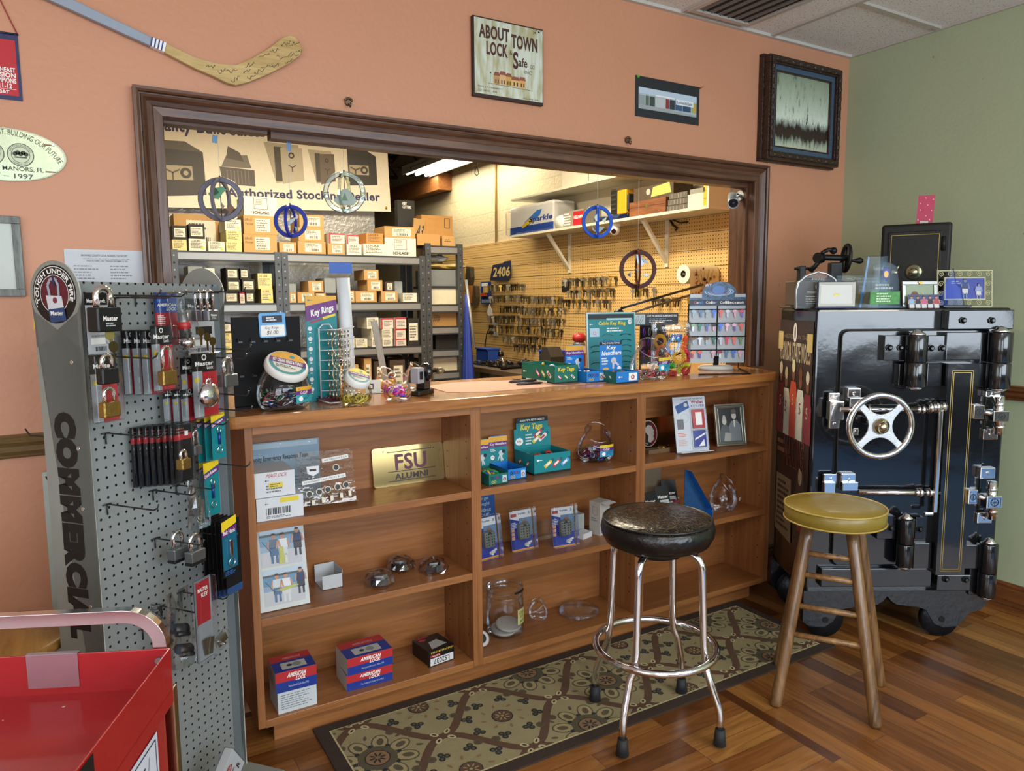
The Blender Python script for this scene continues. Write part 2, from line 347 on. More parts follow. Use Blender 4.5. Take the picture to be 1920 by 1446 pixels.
b = B(); b.box(-2.7,XR,-2.9,W,CEIL,CEIL+.1,tile_mat()); struct(b.build('ceiling'))
gm = mat('b9b3aa',.4,.1); b = B(); z0 = CEIL-.012
x = 3.14
while x > -2.7: b.box(x-.012,x+.012,-2.9,W,z0,CEIL,gm); x -= .61
y = 2.19-.61*2
while y > -2.9: b.box(-2.7,XR,y-.012,y+.012,z0,CEIL,gm); y -= 1.22
b.box(3.152,XR,2.19-.012,2.19+.012,z0,CEIL,gm)
struct(b.build('trim_1'))
b = B(); b.box(-2.7,XR,W-.022,W,CEIL-.014,CEIL,mat('c0bdb6',.4)); b.box(XR-.014,XR,-2.9,W-.022,CEIL-.014,CEIL,gm); struct(b.build('trim_2'))
# storeroom shell
b = B(); b.box(XR,XR+.1,W,11,0,3.5,m_blk); struct(b.build('wall_storeroom_right'))
b = B(); b.box(-1.6,-1.5,W+WT,11,0,3.5,m_blk); struct(b.build('wall_storeroom_left'))
b = B(); b.box(-1.5,XR,11,11.1,0,3.5,mat('6d6455',.7)); struct(b.build('wall_storeroom_far'))
b = B(); b.box(-1.5,2.36,6.32,6.46,0,3.5,m_blk2); struct(b.build('wall_storeroom_partition'))
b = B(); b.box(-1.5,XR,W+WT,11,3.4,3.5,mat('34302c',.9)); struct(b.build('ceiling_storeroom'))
b = B(); b.box(-1.5,XR,W,W+WT,CEIL,3.5,m_wh); struct(b.build('wall_storeroom_front'))
for i in range(5):
    b = B(); y = 6.9+i*.8; mm = mat('3b3733',.6,.3)
    b.box(-1.5,XR,y-.04,y+.04,3.36,3.4,mm); b.box(-1.5,XR,y-.04,y+.04,3.1,3.13,mm)
    for k in range(13): x = -1.4+k*.4; b.tube(((x,y,3.13),(x+.2,y,3.37),(x+.4,y,3.13)),.012,mm,6)
    tag(b.build('ceiling_joist'),'dark steel open-web joist under the storeroom ceiling','joist','joists under the storeroom ceiling')
# wood casing around the opening
prof = [(0,0),(0,.016),(.003,.02),(.028,.022),(.030,.016),(.034,.014),(.046,.018),(.056,.027),(.062,.03),(.064,.024),(.068,.024),(.070,.034),(.076,.038),(.085,.038),(.085,0)]
def casing():
    b = B(); X0,X1,Z0,Z1 = OX0,OX1,1.145,OZ1
    path = [((X0,Z0),(-1,0)),((X0,Z1),(-1,1)),((X1,Z1),(1,1)),((X1,Z0),(1,0))]
    R = [[b.pt((c[0]+d[0]*o,W-p,c[1]+d[1]*o)) for o,p in prof] for c,d in path]
    mats = (WOODTZ,WOODT,WOODTZ)
    for k in range(3):
        for i in range(len(prof)-1): b.face((R[k][i],R[k][i+1],R[k+1][i+1],R[k+1][i]),mats[k],False)
    return b
struct(casing().build('trim_3'))
b = B()   # jamb boards and stop moulding inside the opening
b.box(OX0-.02,OX0,W,W+WT+.01,1.145,OZ1,WOODTZ); b.box(OX1,OX1+.02,W,W+WT+.01,1.10,OZ1,WOODTZ); b.box(OX0-.02,OX1+.02,W,W+.10,OZ1,OZ1+.02,WOODTY)
b.box(OX0,.63,W+.03,W+.085,OZ1-.009,OZ1,WOODT); b.box(.642,OX1,W+.03,W+.085,OZ1-.022,OZ1,WOODT); b.box(OX1-.012,OX1,W+.03,W+.045,1.16,OZ1-.02,WOODTZ)
struct(b.build('trim_4'))
def rail(name,z0,h,p0,p1,m,out):   # moulded strip along a wall; out = direction into the room
    pr = [(0,0),(.012,0),(.018,.08),(.014,.14),(.024,.3),(.016,.5),(.026,.68),(.018,.8),(.02,.95),(.006,1),(0,1)]
    b = B(); R = [[b.pt((p[0]+out[0]*d,p[1]+out[1]*d,z0+h*t)) for d,t in pr] for p in (p0,p1)]
    for i in range(len(pr)-1): b.face((R[0][i],R[0][i+1],R[1][i+1],R[1][i]),m)
    b.face(R[0],m); b.face(R[1],m); return struct(b.build(name))
rail('trim_5',1.03,.072,(-2.7,W),(OX0-.086,W),RAIL,(0,-1)); rail('trim_6',1.014,.07,(XR,-2.9),(XR,W),RAILY,(-1,0))
def baseb(name,p0,p1,out,m,h=.13):
    pr = [(0,0),(.014,0),(.014,.75),(.010,.8),(.012,.9),(.004,1),(0,1)]
    b = B(); R = [[b.pt((p[0]+out[0]*d,p[1]+out[1]*d,h*t)) for d,t in pr] for p in (p0,p1)]
    for i in range(len(pr)-1): b.face((R[0][i],R[0][i+1],R[1][i+1],R[1][i]),m)
    b.face(R[0],m); b.face(R[1],m); return struct(b.build(name))
baseb('baseboard_back',(-2.7,W),(.44,W),(0,-1),WOODT); baseb('baseboard_back_right',(2.95,W),(XR,W),(0,-1),WOODT); baseb('baseboard_right',(XR,-2.9),(XR,W),(-1,0),RAILY)
# ceiling air vent
t = thing('ceiling_vent','grey metal louvred air vent in the ceiling above the picture strip','vent',T(2.72,2.44,CEIL-.012))
vm = mat('bdb8b2',.4,.3); b = B()
for q in ((-.2,.2,-.19,-.16),(-.2,.2,.16,.19),(-.2,-.17,-.16,.16),(.17,.2,-.16,.16)): b.box(q[0],q[1],q[2],q[3],-.008,.008,vm)
b.build('vent_frame',t,bevel=.003); b = B(); b.box(-.17,.17,-.16,.16,.002,.010,mat('0c0c0c',.9)); b.build('duct_opening',t)
for i in range(6):
    x = -.15+i*.055; b = B(); pts = [(x+.02*math.sin(a),-.158,-.012+.014*math.cos(a)) for a in (-.1,.3,.7,1.0)]
    for p,q in zip(pts,pts[1:]): b.poly((p,q,(q[0],.158,q[2]),(p[0],.158,p[2])),mat('6f706e',.4,.4),True)
    b.build('louver',t)
# light switch of daylight: storeroom lamps
def strip_light(name,x0,x1,y0,y1,z,power,label,group=None,lens=6.0):
    t = thing(name,label,'light',T((x0+x1)/2,(y0+y1)/2,z),group); hx,hy = (x1-x0)/2,(y1-y0)/2
    b = B(); hm = mat('d8d4c8',.4)
    b.box(-hx,hx,-hy,hy,.045,.09,hm); b.box(-hx,-hx+.012,-hy,hy,0,.05,hm); b.box(hx-.012,hx,-hy,hy,0,.05,hm); b.build('housing',t)
    b = B(); n = 3 if hx > .1 else 1
    for i in range(n): x = -hx+(i+.5)*2*hx/n; b.cyl((x,-hy+.01,.02),(x,hy-.01,.02),.019,mat('fff4dd',.5,var=0,emit=lens),n=10)
    b.build('tube_lamp',t)
    ld = bpy.data.lights.new(name+'_glow','AREA'); ld.shape = 'RECTANGLE'; ld.size = 2*hx; ld.size_y = 2*hy; ld.energy = power; ld.color = (1,.86,.62)
    o = bpy.data.objects.new(name+'_glow',ld); COL.objects.link(o); o.location = (0,0,-.002); o.parent = t
    return t
strip_light('ceiling_light',3.27,3.61,5.9,7.85,2.9,28,'bright white fluorescent fixture hung near the block wall of the storeroom')
strip_light('ceiling_light',1.0,1.34,3.6,5.0,2.95,82,'unseen fluorescent fixture added over the front of the storeroom')  # unseen fixture added to light the racks and banner
strip_light('ceiling_light',2.3,2.64,3.5,4.9,2.95,75,'unseen fluorescent fixture added over the key wall side of the storeroom')  # unseen fixture added to light the key pegboard
# ================================================================= DISPLAY COUNTER
LAM = wood('cherry_laminate','83502b','a06a3c','X',.34,2.2,16,bump=.02); LAMZ = wood('cherry_laminate_upright','7e4c29','9b663a','Z',.34,2.2,16,bump=.02)
OAK = wood('oak_counter','8c5528','b67c42','X',.22,2.6,14,coat=.3);
YF,YB = 2.41,2.675; BAYS = [(.470,1.255),(1.297,2.063),(2.112,2.895)]; SH = [.784,.461,.107]
t = thing('display_counter','long open-front cherry wood shop counter with three bays of shelves','counter',T(1.69,2.54,0))
ox,oy = 1.69,2.54
def part(fn,name,bevel=.0015,parent=t):
    b = B(); b.at(T(-ox,-oy,0)); fn(b); return b.build(name,parent,bevel=bevel)
def side(x0,x1,holes=()):
    def f(b):
        b.box(x0,x1,YF,YB,.083,1.104,LAMZ); dk = mat('2a1a10',.8)
        for z in [i*.064+.2 for i in range(14)]:
            for y in (YF+.04,YB-.06):
                for sx in holes:
                    xx = x0-.0004 if sx < 0 else x1+.0004; b.at(T(-ox,-oy,0)@frame((xx,y,z),(0,-sx,0),(0,0,1)) if False else T(-ox,-oy,0));
                    b.poly([(xx,y+.0035*math.cos(a)*(1 if sx > 0 else -1),z+.0035*math.sin(a)) for a in [k*PI/3 for k in range(6)]],dk)
    return f
part(side(.445,.470,(1,)),'side_panel'); part(side(1.255,1.276,(-1,)),'divider'); part(side(1.276,1.297,(1,)),'divider')
part(side(2.063,2.0875,(-1,)),'divider'); part(side(2.0875,2.112,(1,)),'divider'); part(side(2.895,2.93,(-1,)),'side_panel')
for x0,x1 in BAYS:
    part(lambda b: b.box(x0,x1,YB-.008,YB,.083,1.08,LAM),'back_panel',0)
    for z in SH: part(lambda b: b.box(x0,x1,YF+.001,YB-.008,z-.027,z,LAM),'shelf')
    part(lambda b: b.box(x0,x1,YF,YF+.02,1.077,1.104,LAM),'top_rail')
part(lambda b: b.box(.505,2.86,2.461,2.48,0,.083,LAM),'toe_kick',0)
# worktop with rounded ends, running through the wall opening
def ctop():
    pts = []
    def arc(cx,cy,r,a0,a1,n=8): pts.extend([(cx+r*math.cos(a0+(a1-a0)*i/n),cy+r*math.sin(a0+(a1-a0)*i/n)) for i in range(n+1)])
    arc(.375+.05,2.378+.05,.05,PI,1.5*PI); arc(2.955-.07,2.378+.07,.07,1.5*PI,2*PI+.2); pts.extend([(3.03,2.66),(3.04,2.82),(3.04,2.96),(.31,2.96),(.31,2.80),(.345,2.69)])
    b = B(); b.at(T(-1.69,-2.66,0)); b.prism(pts,1.105,1.145,OAK); return b
tag(ctop().build('countertop',loc=(1.69,2.66,0),bevel=.004),'honey oak countertop with rounded ends running through the wall opening','countertop')
# ================================================================= RUG
def rug():
    dk = mat('3a2a20',.95,bump=.6,bs=400); bg = mat('9b8f68',.95,bump=.6,bs=400,sc=12,var=.1); br = mat('5e4230',.95,bump=.5,bs=400); ol = mat('57503a',.95,bump=.5,bs=400); gd = mat('a2936a',.95,bump=.5,bs=400); nv = mat('25292a',.95); rs = mat('8a6a4a',.95,bump=.5,bs=400); ln = mat('b9ac80',.95)
    x0,x1,y0,y1 = .633,2.745,1.885,2.448
    b = B(); b.box(x0,x1,y0,y1,0,.007,dk)
    I = (x0+.045,x1-.045,y0+.045,y1-.045)
    b.at(T(0,0,.007)); b.rect(I[0],I[2],I[1],I[3],ln,1); j = .006; F_ = (I[0]+j,I[1]-j,I[2]+j,I[3]-j); b.rect(F_[0],F_[2],F_[1],F_[3],bg,2)
    kk = [0]
    def clip(pts):
        for ax,lim,sg in ((0,F_[0],1),(0,F_[1],-1),(1,F_[2],1),(1,F_[3],-1)):
            out = []
            for i in range(len(pts)):
                p,q = pts[i],pts[(i+1) % len(pts)]; ip = (p[ax]-lim)*sg >= 0; iq = (q[ax]-lim)*sg >= 0
                if ip: out.append(p)
                if ip != iq: tt = (lim-p[ax])/(q[ax]-p[ax]); out.append((p[0]+(q[0]-p[0])*tt,p[1]+(q[1]-p[1])*tt))
            pts = out
            if len(pts) < 3: return None
        return pts
    def P(pts,m,l):
        c = clip(list(pts)); kk[0] = (kk[0]+1) % 60; l += kk[0]*.012
        if c: b.pl2(c,m,l)
    def D(x,y,r,m,l,ry=None,a=0,n=14):
        ry = ry or r; ca,sa = math.cos(a),math.sin(a)
        P([(x+r*math.cos(2*PI*i/n)*ca-ry*math.sin(2*PI*i/n)*sa,y+r*math.cos(2*PI*i/n)*sa+ry*math.sin(2*PI*i/n)*ca) for i in range(n)],m,l)
    def band(pts,w,m,l):
        for p,q in zip(pts,pts[1:]):
            d = Vector((q[0]-p[0],q[1]-p[1])); n = Vector((-d.y,d.x)).normalized()*w/2; e = d*.12
            P(((p[0]-n.x-e.x,p[1]-n.y-e.y),(q[0]-n.x+e.x,q[1]-n.y+e.y),(q[0]+n.x+e.x,q[1]+n.y+e.y),(p[0]+n.x-e.x,p[1]+n.y-e.y)),m,l)
    hx,hy = .2365,.2105
    for r in range(-1,4):
        cy = 1.957+r*hy
        for k in range(-2,12):
            cx = 1.005+k*2*hx+(hx if r % 2 else 0)
            if not (I[0]-.25 < cx < I[1]+.25): continue
            # S-shaped lattice arms meeting above/below and left/right of each cell
            for sx in (1,):
                for sy in (-1,1):
                    arm = [(cx+sx*hx*t_,cy+sy*hy*(.5-.5*math.cos(PI*(1-t_)))) for t_ in [i/8 for i in range(9)]]
                    band(arm,.030,br,3);
                    m_ = arm[4]; D(m_[0]+sx*.03,m_[1]-sy*.004,.016,ol,4); D(m_[0]-sx*.03,m_[1]+sy*.012,.016,ol,4); D(m_[0]-sx*.03,m_[1]+sy*.012,.008,br,5); D(m_[0]+sx*.03,m_[1]-sy*.004,.008,br,5)
            for dx,dy in ((hx,0),(0,hy)):
                for e in (0,PI/2,PI,1.5*PI):
                    qx,qy = cx+dx+.034*math.cos(e+PI/4),cy+dy+.028*math.sin(e+PI/4); D(qx,qy,.017,ln,5,.011,e+PI/4,8); D(qx,qy,.009,nv,6,.004,e+PI/4,8)
            typeA = ((k+(r//2)) % 2 == (1 if r % 2 == 0 else 0)) if True else False
            u = (cx-.761)/(2*hx) if r % 2 else (cx-1.475)/(2*hx)
            typeA = round(u) % 2 == 0
            if typeA:
                for e in range(8):
                    a = e*PI/4+PI/8; qx,qy = cx+.098*math.cos(a),cy+.088*math.sin(a); D(qx,qy,.042,ol,3,.030,a); D(qx,qy,.036,gd,4,.025,a); D(qx+.004*math.cos(a),qy,.02,ol,5,.012,a); D(cx+.075*math.cos(a+.39),cy+.07*math.sin(a+.39),.008,nv,6)
                    D(cx+.15*math.cos(a+.39),cy+.125*math.sin(a+.39),.013,ol,3,.006,a);
                D(cx,cy,.066,ol,5); D(cx,cy,.043,nv,6); D(cx,cy,.039,rs,7)
                for e in range(8): a = e*PI/4; D(cx+.018*math.cos(a),cy+.018*math.sin(a),.012,nv,8,.004,a,6)
            else:
                for e in range(8):
                    a = e*PI/4+PI/8; qx,qy = cx+.128*math.cos(a),cy+.112*math.sin(a)
                    for s_ in (-.5,0,.5): D(qx+.013*math.cos(a+s_*4),qy+.013*math.sin(a+s_*4),.0115,nv,4); D(qx+.013*math.cos(a+s_*4),qy+.013*math.sin(a+s_*4),.0055,ol,5)
                    D(cx+.075*math.cos(a+.39),cy+.068*math.sin(a+.39),.011,rs,4,.005,a)
                D(cx,cy,.04,nv,4); D(cx,cy,.036,br,5)
                for e in range(8): a = e*PI/4; D(cx+.02*math.cos(a),cy+.02*math.sin(a),.009,gd,6,.003,a,6)
                D(cx,cy,.006,gd,6)
    b.m = Matrix.Identity(4)
    return b.build('rug')
tag(rug(),'brown runner rug with beige medallion pattern under the stools along the counter','rug')
# ================================================================= STOOLS
VINB = None
def black_vinyl():
    m,nt,p = nmat('cracked_black_vinyl'); L = nt.links.new
    tc = N(nt,'ShaderNodeTexCoord'); v = N(nt,'ShaderNodeTexVoronoi',feature='DISTANCE_TO_EDGE',i_Scale=42.0); no = N(nt,'ShaderNodeTexNoise',i_Scale=9.0,i_Detail=3.0)
    mv = N(nt,'ShaderNodeVectorMath',operation='MULTIPLY_ADD'); mv.inputs[1].default_value = (.25,.25,.25); L(tc.outputs['Object'],no.inputs['Vector']); L(no.outputs['Color'],mv.inputs[0]); L(tc.outputs['Object'],mv.inputs[2]); L(mv.outputs[0],v.inputs['Vector'])
    cr = N(nt,'ShaderNodeValToRGB'); cr.color_ramp.elements[0].position = 0; cr.color_ramp.elements[0].color = s2l('75654a'); cr.color_ramp.elements[1].position = .035; cr.color_ramp.elements[1].color = s2l('151211')
    L(v.outputs['Distance'],cr.inputs[0]);
    sp = N(nt,'ShaderNodeSeparateXYZ'); L(tc.outputs['Object'],sp.inputs[0]); gt = N(nt,'ShaderNodeMath',operation='GREATER_THAN'); gt.inputs[1].default_value = .0; L(sp.outputs[2],gt.inputs[0])
    mx = N(nt,'ShaderNodeMix',data_type='RGBA'); mx.inputs[6].default_value = s2l('111010'); L(gt.outputs[0],mx.inputs[0]); L(cr.outputs[0],mx.inputs[7]); L(mx.outputs[2],p.inputs['Base Color'])
    p.inputs['Roughness'].default_value = .24; n2 = N(nt,'ShaderNodeTexNoise',i_Scale=45.0,i_Detail=6.0); L(tc.outputs['Object'],n2.inputs['Vector'])
    bm = N(nt,'ShaderNodeBump',i_Strength=.55,i_Distance=.006); L(n2.outputs['Fac'],bm.inputs['Height']); L(bm.outputs['Normal'],p.inputs['Normal']); return m
t = thing('bar_stool','chrome bar stool with cracked black vinyl seat standing on the rug edge','stool',T(1.684,1.855,.0112)); vb = black_vinyl()
b = B(); b.lathe([(.001,-.085),(.15,-.085),(.178,-.072),(.192,-.045),(.195,-.025),(.19,-.005),(.183,.003)],vb,n=48,caps=True)
b.lathe([(.183,.003),(.178,.009),(.15,.016),(.09,.021),(.03,.023),(.001,.023)],vb,n=48,caps=False); b.build('seat',t,loc=(0.004,0.004,.735))
b = B(); b.tube([(.184*math.cos(a),.184*math.sin(a),0) for a in [2*PI*i/48 for i in range(48)]],.0045,mat('0e0e0e',.35),8,closed=True); b.build('piping',t,loc=(0.004,0.004,.741))
b = B(); b.cyl((0,0,.62),(0,0,.655),.09,dkmetal,n=20); b.build('swivel_plate',t)
def bez(p,q,c,n=6): p,q,c = Vector(p),Vector(q),Vector(c); return [p*(1-k/n)**2+c*2*(k/n)*(1-k/n)+q*(k/n)**2 for k in range(n+1)]
for k in range(4):
    a = math.radians(27)+k*PI/2; a2 = math.radians(23)+k*PI/2; e = lambda r,z,an=None: Vector((r*math.cos(a if an is None else an),r*math.sin(a if an is None else an),z))
    pts = [e(.06,.635)]+bez(e(.11,.635),e(.162,.57),e(.162,.635),7)+[e(.172,.33)]+bez(e(.176,.295),e(.19,.24,a2),e(.18,.27),4)+bez(e(.225,.15,a2),e(.238,.09,a2),e(.238,.12,a2),4)+[e(.240,.045,a2)]
    b = B(); b.tube(pts,.0125,chrome,14); lg = b.build('leg',t)
    b = B(); b.cyl(e(.240,.0,a2),e(.240,.055,a2),.022,mat('1c1c1d',.7),.0165,14); b.build('rubber_foot',lg)
b = B(); b.tube([(.208*math.cos(x),.208*math.sin(x),.285) for x in [2*PI*i/56 for i in range(56)]],.0125,chrome,12,closed=True); b.build('foot_ring',t)
t = thing('bar_stool','old wooden stool with a mustard yellow vinyl seat beside the black safe','stool',T(2.41,1.685,0)); ox,oy = 2.41,1.685
yv = mat('806c28',.33,var=.12,bump=.12,bs=30,sc=14); b = B(); b.lathe([(.001,.672),(.165,.672),(.176,.678),(.178,.70),(.177,.724),(.172,.73),(.10,.735),(.001,.736)],yv,n=48,caps=False); b.build('seat',t)
for z in (.677,.728): b = B(); b.tube([(.178*math.cos(a),.178*math.sin(a),z) for a in [2*PI*i/48 for i in range(48)]],.0035,mat('a58c42',.35),6,closed=True); b.build('piping',t)
LW = wood('worn_stool_wood','4a321c','86623a','Z',.3,3,10,coat=.3); LWX = wood('worn_rung_wood','5a3c20','9c7444','X',.35,3,10)
feet = [(2.143,1.706),(2.331,1.43),(2.61,1.594),(2.40,1.905)]; tops = [(2.325,1.728),(2.395,1.605),(2.50,1.65),(2.425,1.80)]
def legp(i,z): f_,q = Vector((*feet[i],0)),Vector((*tops[i],.675)); v = f_+(q-f_)*(z/.675); return (v.x-ox,v.y-oy,z)
for i in range(4):
    b = B(); b.tube([legp(i,z) for z in (0,.008,.03,.2,.4,.6,.675)],lambda s: .021 if s > 0.1 else .016,LW,14); b.build('leg',t)
for zz in (.555,.478,.365,.262):
    b = B(); b.tube([legp(0,zz),tuple((Vector(legp(0,zz))+Vector(legp(1,zz)))/2),legp(1,zz)],.0105,LWX,10); b.build('rung',t)
for i,j,z in ((1,2,.3),(3,0,.3)): b = B(); b.tube([legp(i,z),legp(j,z)],.0105,LWX,10); b.build('rung',t)
# ================================================================= BIG SAFE
TH = math.radians(31); UX = Vector((math.cos(TH),-math.sin(TH),0)); UY = Vector((math.sin(TH),math.cos(TH),0)); SF0 = Vector((2.721,2.030,0))
SM = Matrix(((UX.x,UY.x,0,SF0.x),(UX.y,UY.y,0,SF0.y),(0,0,1,0),(0,0,0,1)))
def sf(px,py,d=0):
    P = onp(px,py,SF0-UY*d,UY); return ((P-SF0).dot(UX),P.z)
def gloss_black():
    m,nt,p = nmat('gloss_black_enamel'); L = nt.links.new; tc = N(nt,'ShaderNodeTexCoord')
    p.inputs['Base Color'].default_value = (.006,.007,.009,1); p.inputs['Roughness'].default_value = .13; p.inputs['Coat Weight'].default_value = .35; p.inputs['Coat Roughness'].default_value = .05; p.inputs['Specular IOR Level'].default_value = .6
    n1 = N(nt,'ShaderNodeTexNoise',i_Scale=4.0,i_Detail=1.0,i_Distortion=.4); n2 = N(nt,'ShaderNodeTexNoise',i_Scale=45.0,i_Detail=3.0)
    L(tc.outputs['Object'],n1.inputs['Vector']); L(tc.outputs['Object'],n2.inputs['Vector']); ad = N(nt,'ShaderNodeMath',operation='MULTIPLY_ADD'); ad.inputs[1].default_value = .05; L(n2.outputs['Fac'],ad.inputs[0]); L(n1.outputs['Fac'],ad.inputs[2])
    bm = N(nt,'ShaderNodeBump',i_Strength=.22,i_Distance=.015); L(ad.outputs[0],bm.inputs['Height']); L(bm.outputs['Normal'],p.inputs['Normal']); L(bm.outputs['Normal'],p.inputs['Coat Normal']); return m
GB = gloss_black(); GBS = mat('0c0d10',.3,0,coat=.4,bump=.1,bs=30); gold = mat('b79b55',.4,.6); SW,SD,STOP = .83,.42,1.455
safe = thing('safe','huge antique glossy black vault safe on iron wheels with chrome handwheel','safe',SM)
def sbox(b,x0,y0,x1,y1,d0,d1,m=None):
    """box on the safe's front given its outline in the photograph at protrusion d1"""
    a = sf(x0,y0,d1); c = sf(x1,y1,d1); b.box(min(a[0],c[0]),max(a[0],c[0]),-d1,-d0,min(a[1],c[1]),max(a[1],c[1]),m or GB); return (a,c)
b = B(); b.box(0,SW,0,SD,.20,STOP,GB); b.build('body',safe,bevel=.012,seg=3)
# door slab with rounded corners
def rrect(x0,x1,z0,z1,r,n=5):
    pts = []
    for cx,cz,a0 in ((x1-r,z1-r,0),(x0+r,z1-r,PI/2),(x0+r,z0+r,PI),(x1-r,z0+r,1.5*PI)): pts += [(cx+r*math.cos(a0+PI/2*i/n),cz+r*math.sin(a0+PI/2*i/n)) for i in range(n+1)]
    return pts
b = B(); a = sf(1579,620,.02); c = sf(1579,1060,.02); b.at(Matrix(((1,0,0,0),(0,0,-1,0),(0,1,0,0),(0,0,0,1)))); b.prism(rrect(a[0],.735,c[1],a[1],.03),.004,.02,GB); door = b.build('door',safe,bevel=.004)
b = B(); b.at(Matrix(((1,0,0,0),(0,0,-1,0),(0,1,0,0),(0,0,0,1)))); b.prism(rrect(a[0]-.006,.741,c[1]-.006,a[1]+.006,.034),.0,.003,mat('050506',.6)); b.build('door_gap',safe)
def bolt(x,y,d,r=.016,m=None): u,z = sf(x,y,d); b = B(); m = m or GBS; b.cyl((u,-d+.001,z),(u,-d-.007,z),r,m,r*.95,6); b.cyl((u,-d-.007,z),(u,-d-.016,z),r*.8,m,r*.35,12); return b.build('bolt',safe)
PL = [(1659,629,1739,676,.05),(1739,629,1775,676,.05),(1780,582,1900,617,.055),(1776,623,1838,675,.06),(1740,680,1765,725,.035),(1833,681,1862,726,.05),(1646,968,1676,1011,.05),(1718,970,1731,1011,.05),(1715,1019,1745,1067,.035),(1809,1022,1840,1067,.05),(1758,1079,1819,1108,.045)]
for x0,y0,x1,y1,d in PL: b = B(); sbox(b,x0,y0,x1,y1,0,d); b.build('hinge_plate',safe,bevel=.003)
for x,y,d in ((1667,652,.05),(1688,652,.05),(1745,653,.05),(1766,653,.05),(1805,601,.055),(1859,601,.055),(1654,990,.05),(1670,990,.05),(1724,992,.05),(1773,1086,.045),(1810,1087,.045)): bolt(x,y,d)
b = B(); sbox(b,1540,1067,1746,1100,0,.03); b.build('base_rail',safe,bevel=.004)
def knuckle(xc,y0,y1,ys,r,d,name='hinge_barrel'):
    u,zt = sf(xc,y0,d); _,zb = sf(xc,y1,d); _,zs = sf(xc,ys,d); b = B()
    b.cyl((u,-d,zs+.001),(u,-d,zt),r,GB,n=28); b.cyl((u,-d,zb),(u,-d,zs-.001),r,GB,n=28); h = b.build(name,safe,bevel=.003)
    b = B(); b.lathe([(r*.75,0),(r*.75,.008),(r*.45,.014),(r*.42,.02),(.001,.026)],chrome,(u,-d,zt),18); b.build('finial',h); b = B(); b.lathe([(r*.75,0),(r*.75,-.006),(r*.4,-.014),(.001,-.02)],chrome,(u,-d,zb),18); b.build('finial',h)
knuckle(1720,629,725,679,.042,.075); knuckle(1877,623,728,680,.046,.07); knuckle(1700,973,1062,1019,.034,.07); knuckle(1855,1019,1118,1073,.036,.06)
for x0,y0,x1,y1,d in ((1690,630,1716,676,.045),(1686,682,1712,724,.04),(1840,624,1872,725,.04),(1676,972,1698,1012,.04),(1822,1022,1852,1116,.035)): b = B(); sbox(b,x0,y0,x1,y1,0,d,GBS); b.build('hinge_leaf',safe,bevel=.004)
# upright bar with gold pinstripes
b = B(); a1,a2 = sbox(b,1777,682,1833,1078,.0,.065)
u0,u1 = sf(1777,684,.065)[0],sf(1833,684,.065)[0]; zt,zb = a1[1],a2[1]; u1 = sf(1808,1078,.065)[0]; u0 = sf(1754,1078,.065)[0]
b = B(); b.box(u0,u1,-.065,-.001,zb,zt,GB); b.at(frame((0,-.065,0),(1,0,0),(0,0,1)))
for o_ in (.018,.026):
    q = [(u0+o_,zb+o_),(u1-o_,zb+o_),(u1-o_,zt-o_-.012),(u0+o_,zt-o_-.012),(u0+o_,zb+o_)]; b.pline(q,.0022,gold,2)
b.build('locking_bar',safe)
# chrome mechanism
def lug(x0,y0,x1,y1,d,bx=None): b = B(); sbox(b,x0,y0,x1,y1,.018,d,chrome); o = b.build('chrome_bracket',safe,bevel=.004); u,z = sf(*(bx or ((x0+x1)/2,(y0+y1)/2)),d); b = B(); b.cyl((u,-d,z),(u,-d-.008,z),.008,chrome,.005,10); b.build('screw',o); return o
for q in ((1555,737,1575,757,.035),(1555,787,1574,804,.035),(1590,728,1614,748,.045),(1600,803,1610,817,.045),(1545,889,1569,908,.035),(1578,888,1604,912,.045),(1849,733,1877,745,.05),(1844,805,1871,825,.035),(1839,877,1866,898,.05),(1833,962,1860,982,.035)): lug(*q)
def cbox(x0,y0,x1,y1,d0,d1,name,pat=False):
    b = B(); a_,c_ = sbox(b,x0,y0,x1,y1,d0,d1,chrome)
    if pat:
        b.at(frame((0,-d1-.0006,0),(1,0,0),(0,0,1))); x_,X_,z_,Z_ = a_[0],c_[0],c_[1],a_[1]; dk = mat('2b2b2e',.5,.5); w_ = X_-x_; h_ = Z_-z_
        b.pline([(x_+w_*.12,z_+h_*.14),(X_-w_*.12,z_+h_*.14),(X_-w_*.12,Z_-h_*.14),(x_+w_*.12,Z_-h_*.14),(x_+w_*.12,z_+h_*.14)],.0012,dk)
        for k in range(4):
            a_ = k*PI/4; cx,cz = (x_+X_)/2,(z_+Z_)/2; b.line(cx-w_*.28*math.cos(a_),cz-h_*.28*math.sin(a_),cx+w_*.28*math.cos(a_),cz+h_*.28*math.sin(a_),.0012,dk)
        b.rim((x_+X_)/2,(z_+Z_)/2,min(w_,h_)*.26,min(w_,h_)*.32,dk)
    return b.build(name,safe,bevel=.003)
cbox(1557,753,1582,788,.02,.06,'bolt_guide'); cbox(1594,746,1618,764,.02,.07,'bolt_guide'); cbox(1580,905,1609,921,.02,.06,'bolt_guide'); cbox(1546,905,1566,930,.02,.05,'bolt_guide')
cbox(1827,760,1845,786,.03,.085,'crest_block',True); cbox(1864,771,1893,791,.04,.10,'crest_block',True); cbox(1817,919,1833,946,.03,.085,'crest_block',True); cbox(1851,931,1879,954,.04,.10,'crest_block',True)
def rod(x0,y0,x1,y1,d,r,name,rings=()):
    u,z = sf(x0,y0,d); v,w_ = sf(x1,y1,d); b = B(); b.tube([(u,-d,z),((u+v)/2,-d,(z+w_)/2),(v,-d,w_)],r,chrome,14)
    D_ = Vector((v-u,0,w_-z))
    for tt,rr in rings: c = Vector((u,-d,z))+D_*tt; n_ = D_.normalized()*.007; b.cyl(c-n_,c+n_,rr,chrome,n=16)
    return b.build(name,safe)
